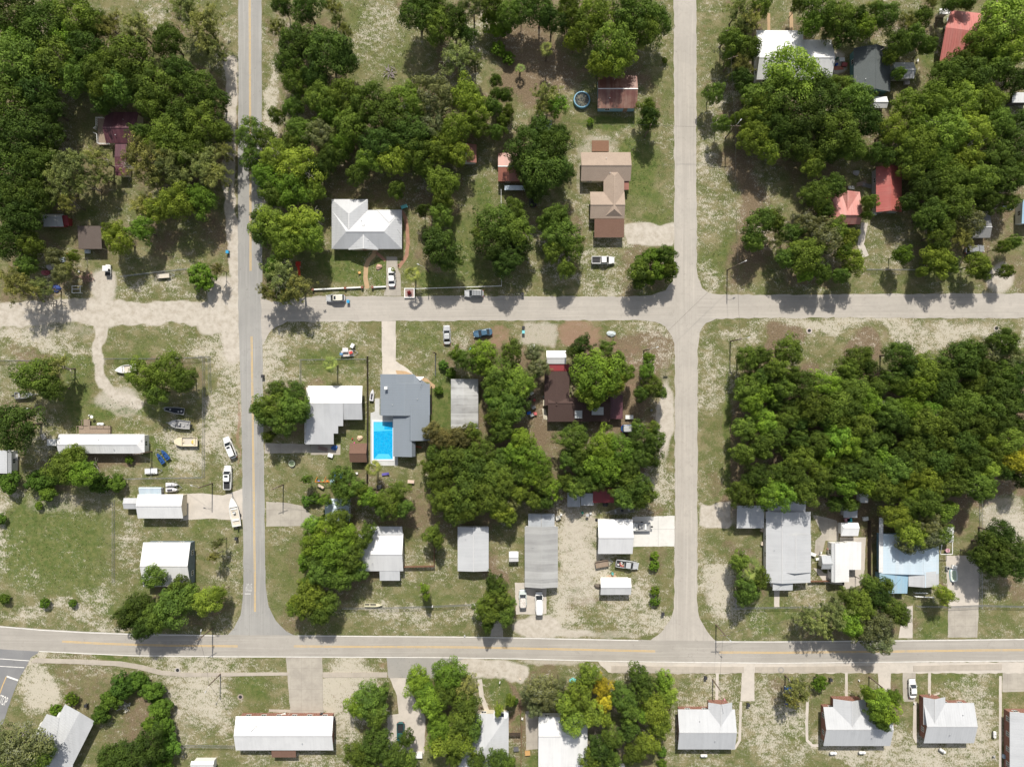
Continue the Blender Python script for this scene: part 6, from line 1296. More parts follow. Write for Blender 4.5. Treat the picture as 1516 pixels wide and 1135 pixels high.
def fence(label, pts, h=1.2, kind='link', gap=3.0, name='fence', mat=None, group=None):
    P = [W(*p).xy for p in pts]; o = Vector((P[0].x, P[0].y, 0)); e = thing(name, label, 'fence', o, group=group or 'yard fences'); m = MB(); pm_ = None
    mt = mat or METAL
    for a, b in zip(P[:-1], P[1:]):
        d = (b - a).length; n = max(1, round(d / gap)); u = (b - a).normalized(); rz = math.atan2(u.y, u.x)
        for i in range(n + 1 if b is P[-1] else n):
            p = a.lerp(b, i / n)
            if kind == 'link': q = MB(); q.tube([(p.x, p.y, 0), (p.x, p.y, h + .05)], .035, 6)
            else: q = MB(); q.box((p.x, p.y, h / 2 + .04), (.13, .13, h + .08), rz)
            q.build('post', mt, e, o)
        if kind == 'link':
            A3 = Vector((a.x, a.y, 0)); B3 = Vector((b.x, b.y, 0))
            for z in (h, .08): m.beam(A3 + Vector((0, 0, z)), B3 + Vector((0, 0, z)), .045, .045)
            k = int(d / .22)
            for i in range(k):
                x0 = a.lerp(b, i / k); x1 = a.lerp(b, min(1, (i + 4) / k))
                m.beam((x0.x, x0.y, .08), (x1.x, x1.y, h), .012, .012); m.beam((x1.x, x1.y, .08), (x0.x, x0.y, h), .012, .012)
        elif kind == 'board':
            k = int(d / .16)
            for i in range(k): p = a.lerp(b, (i + .5) / k); m.box((p.x, p.y, h / 2 + .02 * (i % 3) * .3), (.145, .03, h - .04), rz)
            A3 = Vector((a.x, a.y, 0)); B3 = Vector((b.x, b.y, 0)); nrm = Vector((-u.y, u.x, 0)) * .04
            for z in (.3, h - .25): m.beam(A3 + nrm + Vector((0, 0, z)), B3 + nrm + Vector((0, 0, z)), .05, .09)
        else:   # rail
            A3 = Vector((a.x, a.y, 0)); B3 = Vector((b.x, b.y, 0))
            for z in (.45, .85, h): m.beam(A3 + Vector((0, 0, z)), B3 + Vector((0, 0, z)), .06, .14)
    m.build({'link': 'wire_mesh', 'board': 'boards', 'rail': 'rail'}[kind], mt, e, o)
fence('white railed fence along the lawns above the side road', [(614.5, 428), (742.5, 424)], 1.2, 'rail', 2.6, mat=PVC); fence('white railed fence running up beside the half hidden rust roof', [(742.5, 423), (742, 282)], 1.2, 'rail', 2.8, mat=PVC)
e, = [thing('low_wall', 'low white and brick front wall below the grey hip roofed lawn, left part', 'wall', W(500, 428), group='low front walls')]; m = MB(); m.beam(W(464, 429) + Vector((0, 0, .3)), W(537, 425.5) + Vector((0, 0, .3)), .3, .6); m.build('wall', PVC, e, W(500, 428))
for px_ in (464, 512, 537): c = W(px_, 429 - (px_ - 464) * .045); m = MB(); m.box((c.x, c.y, .45), (.55, .55, .9)); m.build('pillar', MATS['red_brick'], e, W(500, 428))
e = thing('low_wall', 'low white and brick front wall between the curved path and the drive', 'wall', W(560, 425), group='low front walls'); m = MB(); m.beam(W(552, 425.5) + Vector((0, 0, .3)), W(572, 424.5) + Vector((0, 0, .3)), .3, .6); m.build('wall', PVC, e, W(560, 425)); c = W(552, 425.5); m = MB(); m.box((c.x, c.y, .45), (.55, .55, .9)); m.build('pillar', MATS['red_brick'], e, W(560, 425))
c = W(606.5, 434); e = thing('planter', 'square brick planter with white edge and a red plant by the side road', 'planter', c); m = MB()
for c_, d_ in (((0, -1.1, .25), (2.5, .2, .5)), ((0, 1.1, .25), (2.5, .2, .5)), ((-1.15, 0, .25), (.2, 2, .5)), ((1.15, 0, .25), (.2, 2, .5))): m.box(c_, d_)
m.build('edge', PVC, e); m = MB(); m.box((0, 0, .18), (2.1, 2.0, .3)); m.build('gravel', plain('pink_gravel', (.36, .26, .24), .95, var=.35, scale=6), e)
o = bpy.data.objects.new('plant', HED[0]); COL.objects.link(o); o.parent = e; o.scale = (.12, .12, .14); o.location = (0, 0, .3); o.color = (.22, .03, .04, 1)
fence('wire fence round the speckled yard with a palm, left of the driveway', [(446, 572), (446, 532.5), (542.5, 531.5)], 1.2); fence('tall dark board fence left of the swimming pool', [(545, 528), (545.5, 610), (544.5, 732)], 1.8, 'board', 2.4, mat=DARKW, name='wooden_fence')
fence('brown board fence behind the plain grey box house', [(598, 837.5), (643.5, 836.5), (643.5, 784)], 1.5, 'board', 2.4, mat=WOODR, name='wooden_fence'); fence('tall wire fence on the left of the parked boats yard, along the road', [(155, 531), (232, 531), (303.5, 529), (303.5, 610), (303, 706), (190, 708)], 1.5)
fence('outer wire fence corner above the fenced boats', [(294, 527), (311.5, 528), (313, 580)], 1.5); fence('wire fence left of the round bush, upper left yard', [(179, 410), (283, 398)], 1.2); fence('wire fence across the left edge yard', [(-5, 533.5), (88, 534)], 1.2)
fence('wire fence across the small lawn under the crimson roof', [(1280, 399.5), (1370, 400)], 1.2); fence('long wire fence below the porch house and grey box house', [(508, 899), (580, 898.5), (640, 896.5), (703, 893.5)], 1.2)
fence('wire fence along the front of the large pale grey house', [(1084, 899), (1148, 898), (1200, 897)], 1.2); fence('wire fence across the lawn and drive, lower right', [(1355, 896), (1404, 897), (1450, 895), (1530, 897)], 1.2)
fence('dark board fence between the workshop and the pale blue roof house', [(1284.5, 770), (1284.5, 862)], 1.7, 'board', 2.4, mat=DARKW, name='wooden_fence'); fence('wire fence down the right side of the wide concrete drive', [(1450, 722), (1450, 820), (1449.5, 898)], 1.2)
fence('brown board fence between the two bottom middle houses', [(769.5, 1036), (772, 1080), (771, 1140)], 1.7, 'board', 2.4, mat=WOODR, name='wooden_fence'); fence('short brown board fence joined to the pyramid hip roofed house', [(754, 1084), (770, 1084)], 1.6, 'board', 2.4, mat=DARKW, name='wooden_fence')
fence('short board fence in front of the large pale grey house yard', [(1196, 859), (1226, 858.5)], 1.3, 'board', 2.4, mat=WOODR, name='wooden_fence'); fence('wire fence above the long driveway right of the porch yard', [(270, 1102), (347, 1103)], 1.2)
fence('wire fence around the small tree left of the large grey house', [(1088, 870), (1088, 899)], 1.2); fence('brown post fence on the right of the long driveway lawn', [(645, 525), (645, 556)], 1.2); fence('dark board fence beside the slate blue house and the patched metal roof', [(639, 572), (639.5, 612)], 1.6, 'board', 2.4, mat=DARKW, name='wooden_fence')
fence('wire fence from the yellow grass field down past its hedge line', [(170, 740), (170, 860)], 1.2)

# round ring pool, trampoline, swing set
c = W(861, 149.5); e = thing('ring_pool', 'round above-ground pool with blue rim and murky water beside the rusty barn', 'pool', c); m = MB(); m.lathe((0, 0, 0), [(2.0, 0), (2.1, .5), (2.0, 1.0), (1.78, 1.02), (1.72, .85), (1.75, .5)], 28); m.build('rim', plain('pool_rim_blue', (.18, .36, .48), .5, var=.15), e)
t = NT('murky_water'); t.fin(t.mix(t.ramp(t.noise(t.pos(), 2.2, 4), .4, .65), (.02, .03, .035), (.16, .15, .11)), .15); m = MB(); m.lathe((0, 0, .6), [(1.8, 0), (1.8, .12), (0, .12)], 28); m.build('water', t.m, e)
c = W(433, 685.5); e = thing('play_net', 'round pale net hoop on short legs in the left front yard', 'play net', c); m = MB(); m.tube([(math.cos(a) * .75, math.sin(a) * .75, .55) for a in np.linspace(0, 2 * PI, 25)], .06, 6); m.build('ring', plain('pale_net', (.6, .62, .5), .7), e)
m = MB(); m.lathe((0, 0, .45), [(0, 0), (.3, .01), (.72, .09)], 20); m.build('net', plain('green_net', (.20, .25, .15), .9), e)
for a in (0, 2.1, 4.2): m = MB(); m.tube([(math.cos(a) * .75, math.sin(a) * .75, 0), (math.cos(a) * .75, math.sin(a) * .75, .55)], .04, 6); m.build('leg', METAL, e)
c = W(486, 711); e = thing('swing_set', 'colourful swing and slide set in the shade of the yard tree', 'swing set', c); OR = plain('orange_plastic', (.75, .22, .03), .5); BL = plain('blue_plastic', (.03, .18, .55), .5); GR = plain('green_plastic', (.08, .42, .12), .5); LBp = plain('pale_blue_plastic', (.42, .62, .72), .5)
m = MB(); m.tube([(-2.7, 0, 2.1), (1.0, 0, 2.1)], .06, 8); m.build('top_bar', OR, e)
for x in (-2.7, -.6, 1.0):
    for s_ in (-1, 1): m = MB(); m.tube([(x, s_ * .9, 0), (x, 0, 2.1)], .05, 6); m.build('leg', OR if x else BL, e)
for x, mt in ((-2.2, BL), (-1.2, GR), (-.1, OR)):
    m = MB(); m.box((x, 0, .55), (.5, .3, .06)); sw = m.build('seat', mt, e); m = MB(); [m.tube([(x + s_, 0, .55), (x + s_, 0, 2.1)], .015, 4) for s_ in (-.22, .22)]; m.build('chain', METAL, sw)
m = MB(); m.box((1.6, -.1, 1.2), (1.1, 1.1, .1)); [m.box((1.6 + a * .5, -.1 + b * .5, 1.0), (.08, .08, 2.0)) for a in (-1, 1) for b in (-1, 1)]; m.build('platform', OR, e)
m = MB(); m.slab([(1.0, -.75, 1.95), (2.2, -.75, 1.95), (2.2, -.1, 2.3), (1.0, -.1, 2.3)], .05); m.slab([(2.2, .55, 1.95), (1.0, .55, 1.95), (1.0, -.1, 2.3), (2.2, -.1, 2.3)], .05); m.build('roof', LBp, e)
m = MB(); m.slab([(2.3, -.5, 1.25), (3.9, -.5, .25), (3.9, .15, .25), (2.3, .15, 1.25)][::1], .06); m.build('slide', OR, e)
m = MB(); m.slab([(1.4, .5, 1.2), (1.9, .5, 1.2), (1.9, 2.2, .2), (1.4, 2.2, .2)], .06); m.build('slide', BL, e)
c = W(504, 703); e = thing('paddling_pool', 'small round blue paddling pool beside the colourful swing set', 'paddling pool', c); m = MB(); m.lathe((0, 0, 0), [(.7, 0), (.8, .3), (.7, .32), (.65, .08), (0, .08)], 20); m.build('basin', BL, e)
c = W(1411, 851); e = thing('paddling_pool', 'long white and cyan inflatable pool on the concrete drive, lower right', 'paddling pool', c, rad(3)); o1 = outline(1.8, 3.1, 24, 4); m = MB(); m.loft([[(x * k, y * k2, z) for x, y in o1] for k, k2, z in ((.98, .99, 0), (1, 1, .28), (.9, .94, .5), (.72, .82, .5), (.66, .78, .3))], cap=False); m.build('rim', plain('inflatable_white', (.72, .76, .76), .4), e)
m = MB(); m.add([(x * .68, y * .79, .3) for x, y in o1], [tuple(range(24))]); m.build('water', plain('shallow_water', (.45, .55, .42), .1, var=.1), e); m = MB(); m.loft([[(x * 1.04, y * 1.02, z) for x, y in o1] for z in (0, .2)]); m.build('skirt', plain('inflatable_cyan', (.12, .50, .58), .4), e)
c = W(444, 397); e = thing('play_tower', 'red play tower in deep shade left of the green front lawn', 'play tower', c); m = MB(); m.box((0, .8, 1.5), (1.2, 1.2, .1)); m.slab([(-.3, .2, 1.4), (.3, .2, 1.4), (.3, -2.0, .2), (-.3, -2.0, .2)], .06); m.build('slide', plain('red_plastic', (.55, .05, .03), .5), e)
for a, b in ((-.5, .3), (.5, .3), (-.5, 1.3), (.5, 1.3)): m = MB(); m.box((a, b, 1.1), (.09, .09, 2.2)); m.build('post', WOODR, e)
c = W(116, 429); e = thing('garden_frame', 'white rectangular open frame with a middle bar, sandy upper left yard', 'frame', c); m = MB()
for a, b in (((-1, -.85), (1, -.85)), ((-1, .85), (1, .85)), ((-1, -.85), (-1, .85)), ((1, -.85), (1, .85)), ((-1, .05), (1, .05))): m.beam((a[0], a[1], .9), (b[0], b[1], .9), .13, .1)
m.build('top_frame', PVC, e)
for a, b in ((-1, -.85), (1, -.85), (-1, .85), (1, .85)): m = MB(); m.box((a, b, .43), (.12, .12, .86)); m.build('leg', PVC, e)
# rear deck of the mobile home, with benches
c = W(142, 632); e = thing('deck', 'weathered timber deck with steps behind the long white mobile home', 'deck', c); m = MB(); m.box((0, -.6, .55), (7.8, 1.9, .12)); m.box((-1.9, 1.1, .55), (1.6, 1.7, .12)); [m.box((x, -.6, .25), (.12, 1.7, .5)) for x in (-3.8, -1.9, 0, 1.9, 3.8)]; m.build('floor', WOODD, e)
m = MB(); [m.beam(a, b, .08, .1) for a, b in (((-3.9, .35, 1.4), (-2.7, .35, 1.4)), ((-2.7, .35, 1.4), (-2.7, 1.9, 1.4)), ((-1.1, 1.9, 1.4), (-1.1, .35, 1.4)), ((-1.1, .35, 1.4), (3.9, .35, 1.4)), ((-3.9, .35, 1.4), (-3.9, -1.5, 1.4)), ((3.9, .35, 1.4), (3.9, -1.5, 1.4)))]; [m.box((x, y, .95), (.09, .09, .9)) for x, y in ((-3.9, .35), (-2.7, .35), (-2.7, 1.9), (-1.1, 1.9), (-1.1, .35), (.6, .35), (2.2, .35), (3.9, .35), (3.9, -1.5), (-3.9, -1.5))]; m.build('railing', WOODD, e)
def item(kind, px, py, c, label, s=1.0, rz=0.0, h=None, z=0.0, name=None):
    mt = plain('item_' + '_'.join(f'{int(v * 100)}' for v in c), c, .6, var=.12)
    p = W(px, py, z); e = thing(name or kind, label, (name or kind).replace('_', ' '), (p.x, p.y, z + .02), rad(rz)); m = MB()
    if kind == 'wheelie_bin':
        m.loft([[(-.22, -.25, .08), (.22, -.25, .08), (.22, .25, .08), (-.22, .25, .08)], [(-.32, -.35, 1.0), (.32, -.35, 1.0), (.32, .35, 1.0), (-.32, .35, 1.0)]]); m.build('bin_body', mt, e)
        m = MB(); m.box((0, .02, 1.04), (.70, .78, .08), taper=.92); m.build('lid', mt, e)
        for s_ in (-1, 1): m = MB(); m.tube([(s_ * .28, .3, .12), (s_ * .34, .3, .12)], .12, 10); m.build('wheel', BLK, e)
    elif kind == 'propane_tank':
        m.tube([(-.85, 0, .6), (-.78, 0, .6), (-.65, 0, .6), (.65, 0, .6), (.78, 0, .6), (.85, 0, .6)], [.1, .27, .36, .36, .27, .1], 14); m.build('tank', mt, e); m = MB(); m.lathe((0, 0, .92), [(.12, 0), (.12, .14), (0, .16)], 10); m.build('valve_cap', METAL, e)
        for x in (-.5, .5): m = MB(); m.box((x, 0, .15), (.1, .5, .3)); m.build('leg', BLK, e)
    elif kind == 'air_conditioner':
        m.box((0, 0, .4), (.8, .8, .78), 0, .97); m.build('casing', mt, e); m = MB(); m.lathe((0, 0, .795), [(.32, 0), (.32, .02), (.26, .02), (.05, .03), (0, .03)], 16); m.build('fan_grille', BLK, e)
    elif kind in ('barrel', 'bucket'):
        k = s * (1 if kind == 'barrel' else .55); m.lathe((0, 0, 0), [(.27 * k, 0), (.30 * k, .1 * k), (.28 * k, .3 * k), (.31 * k, .45 * k), (.28 * k, .6 * k), (.28 * k, .85 * k), (.24 * k, .85 * k), (.24 * k, .7 * k), (0, .7 * k)], 16); m.build('drum', mt, e)
    elif kind == 'tyre':
        m.lathe((0, 0, .02), [(.18, 0), (.34, .02), (.36, .12), (.34, .2), (.18, .22), (.18, 0)], 16); m.build('tread', mt, e)
    elif kind in ('table', 'bench', 'workbench'):
        w_, d_ = (1.6 * s, .8 * s) if kind != 'bench' else (1.5 * s, .4); hh = h or (.75 if kind != 'bench' else .45); m.box((0, 0, hh), (w_, d_, .06)); m.build('top', mt, e)
        for a in (-1, 1):
            for b in (-1, 1): m = MB(); m.box((a * (w_ / 2 - .08), b * (d_ / 2 - .07), hh / 2 - .02), (.07, .07, hh - .04)); m.build('leg', mt, e)
    elif kind == 'chair':
        m.box((0, 0, .45), (.5, .5, .05)); m.build('seat', mt, e); m = MB(); m.box((-.24, 0, .75), (.05, .5, .55)); m.build('backrest', mt, e)
        for a in (-1, 1):
            for b in (-1, 1): m = MB(); m.box((a * .21, b * .21, .21), (.05, .05, .42)); m.build('leg', mt, e)
    elif kind == 'lounger':
        m.slab([(-.9, -.3, .4), (.35, -.3, .4), (.35, .3, .4), (-.9, .3, .4)], .08); m.build('seat', mt, e); m = MB(); m.slab([(.35, -.3, .4), (.95, -.3, .75), (.95, .3, .75), (.35, .3, .4)], .08); m.build('backrest', mt, e)
        for a in (-.8, .3):
            for b in (-1, 1): m = MB(); m.box((a, b * .26, .17), (.05, .05, .32)); m.build('leg', PVC, e)
    elif kind == 'planks':
        q = random.Random(int(px * 7))
        for i in range(4): m = MB(); m.box((q.uniform(-.15, .15), (i - 1.5) * .24, .05 + .002 * i), (2.4 * s, .18, .08), q.uniform(-.05, .05)); m.build('plank', mt, e)
    elif kind == 'mailbox':
        m.box((0, 0, .5), (.1, .1, 1.0)); m.build('post', WOODR, e); m = MB(); m.box((0, .02, 1.1), (.22, .5, .16)); m.tube([(0, -.23, 1.16), (0, .27, 1.16)], .11, 10); m.build('box', mt, e)
    elif kind == 'satellite_dish':
        m.tube([(0, 0, 0), (0, 0, 1.1)], .03, 6); m.build('mast', METAL, e); m = MB(); m.lathe((0, 0, 1.1), [(0, 0), (.2, .03), (.38, .12), (.4, .14)], 16); m.build('dish', mt, e)
    elif kind == 'manhole':
        m.lathe((0, 0, 0), [(.75, 0), (.75, .07), (.45, .08), (.42, .03), (0, .03)], 20); m.build('ring', mt, e); m = MB(); m.lathe((0, 0, .03), [(.41, 0), (.41, .02), (0, .02)], 18); m.build('cover', BLK, e)
    elif kind == 'umbrella':
        m.tube([(0, 0, 0), (0, 0, 2.1)], .03, 6); m.build('pole', PVC, e); m = MB(); m.lathe((0, 0, 1.9), [(1.0, 0), (.5, .22), (0, .4)], 8); m.build('canopy', mt, e)
    elif kind == 'tarp':
        q = random.Random(int(px)); a = [(math.cos(t_) * q.uniform(.7, 1) * s, math.sin(t_) * q.uniform(.5, .8) * s) for t_ in np.linspace(0, 2 * PI, 13)[:-1]]; m.loft([[(x, y, .0) for x, y in a], [(x * .9, y * .9, q.uniform(.2, .4)) for x, y in a], [(x * .5, y * .5, q.uniform(.4, .6)) for x, y in a], [(x * .1, y * .1, .62) for x, y in a]]); m.build('sheet', mt, e)
    elif kind == 'compost_heap' or kind == 'brush_pile':
        q = random.Random(int(px)); 
        for i in range(34): a = q.uniform(0, 6.3); r_ = q.uniform(0, 1.2) * s; l_ = q.uniform(.4, 1.3); m.beam((math.cos(a) * r_, math.sin(a) * r_, q.uniform(.05, .5)), (math.cos(a) * r_ + math.cos(a * 3) * l_, math.sin(a) * r_ + math.sin(a * 3) * l_, q.uniform(.05, .6)), q.uniform(.05, .16), .06)
        m.build('branches', mt, e)
    else:   # lidded crate / box with battens
        w_, d_, hh = .9 * s, .65 * s, (h or .6) * 1.0; m.box((0, 0, hh / 2), (w_, d_, hh)); [m.box((x * w_ / 2, 0, hh / 2), (.04, d_ + .04, hh)) for x in (-1, 1)]; m.build('box', mt, e); m = MB(); m.box((0, 0, hh + .03), (w_ + .08, d_ + .08, .06)); m.build('lid', mt, e)
    return e
IT = item; BLU = (.03, .30, .55); BK = (.04, .04, .045); WH = (.72, .72, .70); PK = (.6, .45, .42); BRN = (.26, .16, .10); GY = (.40, .40, .41); RD = (.5, .06, .05); TQ = (.15, .50, .50)
IT('wheelie_bin', 338.6, 374, BLU, 'bright blue bin on the bare verge, upper left of the crossing'); IT('wheelie_bin', 516.5, 447, BLU, 'bright blue bin touching the rear of the cream SUV'); IT('wheelie_bin', 351.5, 796, BK, 'black bin below the white boat on the road verge')
IT('wheelie_bin', 774.8, 492, (.20, .55, .60), 'pale turquoise bin on the sandy verge between red clay patches'); IT('wheelie_bin', 774.8, 485.5, BK, 'black bin just above the pale turquoise bin'); IT('wheelie_bin', 1228, 1004, BK, 'dark bin right of the clipped round bush, bottom right'); IT('wheelie_bin', 1043.5, 1001, BK, 'black bin by the path of the grey gable porch house')
IT('wheelie_bin', 773.5, 436, BK, 'black bin on the upper edge of the side road'); IT('wheelie_bin', 390.5, 557, BK, 'black bin above the round oak at the yellow lined road'); IT('wheelie_bin', 1364, 1031, BK, 'dark bin beside the porch of the pale grey brick house'); IT('wheelie_bin', 477, 1055.5, BK, 'black bin at the top right of the long ranch roof'); IT('wheelie_bin', 495, 1061, BK, 'black bin at the right gable corner of the long ranch roof')
IT('wheelie_bin', 130, 1042, BK, 'dark bin beside the tilted white roof house'); IT('wheelie_bin', 980.5, 907, BK, 'black bin beside the hedge near the tee junction'); IT('wheelie_bin', 1106.5, 1041, BK, 'black bin at the foot of the drive left of the feathery tree')
IT('propane_tank', 1232, 1112.5, WH, 'white propane tank, left one behind the half shaded brick house'); IT('propane_tank', 1274.6, 1111.5, WH, 'white propane tank, right one behind the half shaded brick house'); IT('propane_tank', 1393, 1109, WH, 'white propane tank behind the pale grey gabled brick house', rz=-35); IT('propane_tank', 1041, 1116, WH, 'white propane tank below the grey house with gable porch')
IT('propane_tank', 476, 719.5, (.6, .48, .38), 'rusty cream tank lying in the yard left of the swing set', rz=-30); IT('propane_tank', 1470, 1085, WH, 'white tank standing lengthways near the bottom right corner', rz=90); IT('propane_tank', 151, 627.5, WH, 'white tank behind the mobile home deck')
IT('air_conditioner', 1401, 790+50, GY, 'grey air conditioner beside the pale blue roof house'); IT('crate', 621, 1115, WH, 'white lidded box at the foot of the teal car driveway', 1.7, h=1.0); IT('crate', 920, 1132, WH, 'white box at the bottom edge among trees', 1.4, h=1.2)
B('shed', 'little white roofed shed left of the long corrugated home', 'shed', [(WM, ('h', 753.5, 816, 767.5, 831, 825, 1.9, 2.2))], 'white_wall', win=False, vents=0)
IT('satellite_dish', 140, 616.5, WH, 'pale round dish behind the mobile home deck', 1); IT('bucket', 133, 614.5, WH, 'white bucket left of the pale round dish'); IT('bucket', 132, 619, (.6, .6, .3), 'yellowish bucket beside the mobile home deck steps')
IT('brush_pile', 132, 411, (.32, .2, .16), 'heap of broken boards and branches on the sandy yard', 1.1); IT('brush_pile', 580, 108, (.24, .2, .2), 'burnt brush pile at the lower edge of the speckled clearing', 1.3); IT('brush_pile', 48, 609, (.1, .06, .05), 'charred fire pit heap right of the left round oak', .7); IT('brush_pile', 187, 1046, (.45, .44, .38), 'pale dead branches inside the hedge horseshoe', .9)
IT('crate', 43, 605, WH, 'white crate beside the charred fire pit heap', .6); IT('table', 27, 676, GY, 'grey blue metal table right of the left edge house', 1.0, 80); IT('crate', 21, 684, (.35, .42, .45), 'blue grey crate below the metal table', 1.2, 20); IT('planks', 25, 693, WOODD and (.3, .24, .18), 'brown planks at the corner of the left edge house', 1, 90)
IT('crate', 82, 654, WH, 'white box at the left end of the mobile home', 2.3, h=1.4); IT('crate', 65, 646, (.4, .38, .34), 'grey board lying left of the mobile home', 1.5, -60, h=.15)
IT('crate', 93, 385, (.42, .5, .58), 'pale blue crate among junk left of the brown open shed', 1.6); IT('tarp', 84, 427, (.03, .06, .22), 'dark blue tarp under the mossy tree, upper left', 1.4); IT('tarp', 76, 395, (.35, .33, .34), 'grey tarp in the junk yard under the mossy tree', 1.3); IT('crate', 131, 373, (.62, .68, .72), 'pale cart box shaded under the brown open shed', 1.2); IT('tarp', 68, 404, (.28, .07, .09), 'dark red tarp in the junk yard under the mossy tree', 1.2)
IT('crate', 103, 377, RD, 'small red crate right of the pale blue crate', .7); IT('chair', 118, 402, WH, 'white chair frame near the white rectangular frame')
IT('crate', 523, 512, WH, 'white upright panel standing by the loaded trailer', 1.1, 60, h=1.2); IT('crate', 512, 518, (.7, .66, .66), 'pale box on the loaded flat trailer', 1.4, z=.62); IT('crate', 520, 522, RD, 'red box on the loaded flat trailer', .8, 20, z=.62); IT('crate', 506, 524, (.12, .25, .45), 'blue box on the loaded flat trailer', .7, z=.62)
IT('tarp', 699, 517, (.35, .55, .68), 'pale blue and white sheet at the edge of the green shrubs', .9); IT('tarp', 905, 494, (.50, .56, .57), 'pale sheet among the small trees by the red clay', 1.3); IT('table', 788, 513, WH, 'white table under the left central shrubs', .9, 30)
q6 = random.Random(21)
for px_, py_, c_, w_ in ((787, 582, WH, 'white ringed'), (784, 590, BK, 'black'), (791, 592, (.5, .1, .12), 'red'), (786, 599, (.2, .2, .22), 'dark grey'), (783, 611, (.03, .12, .45), 'bright blue'), (787.5, 614, WH, 'white'), (792, 612, (.5, .12, .12), 'dull red'), (790, 603, (.35, .36, .36), 'grey')):
    IT(q6.choice(['crate', 'barrel', 'crate']), px_, py_, c_, f'{w_} junk piece in the row left of the dark brown house', .95, q6.uniform(0, 90), name='junk_box')
IT('workbench', 806, 596, (.6, .56, .42), 'cream workbench against the left wall of the dark brown house', .9, 90); IT('planks', 806.5, 613, (.62, .58, .46), 'pale planks leaning beside the dark brown house', 1.1, 98); IT('barrel', 805, 587, (.15, .17, .15), 'dark drum above the cream workbench'); IT('table', 931, 617, WH, 'white cover table right of the dark brown house', 1.2); IT('barrel', 964, 607, (.3, .3, .3), 'grey drum ring in the shaded yard near the pale road')
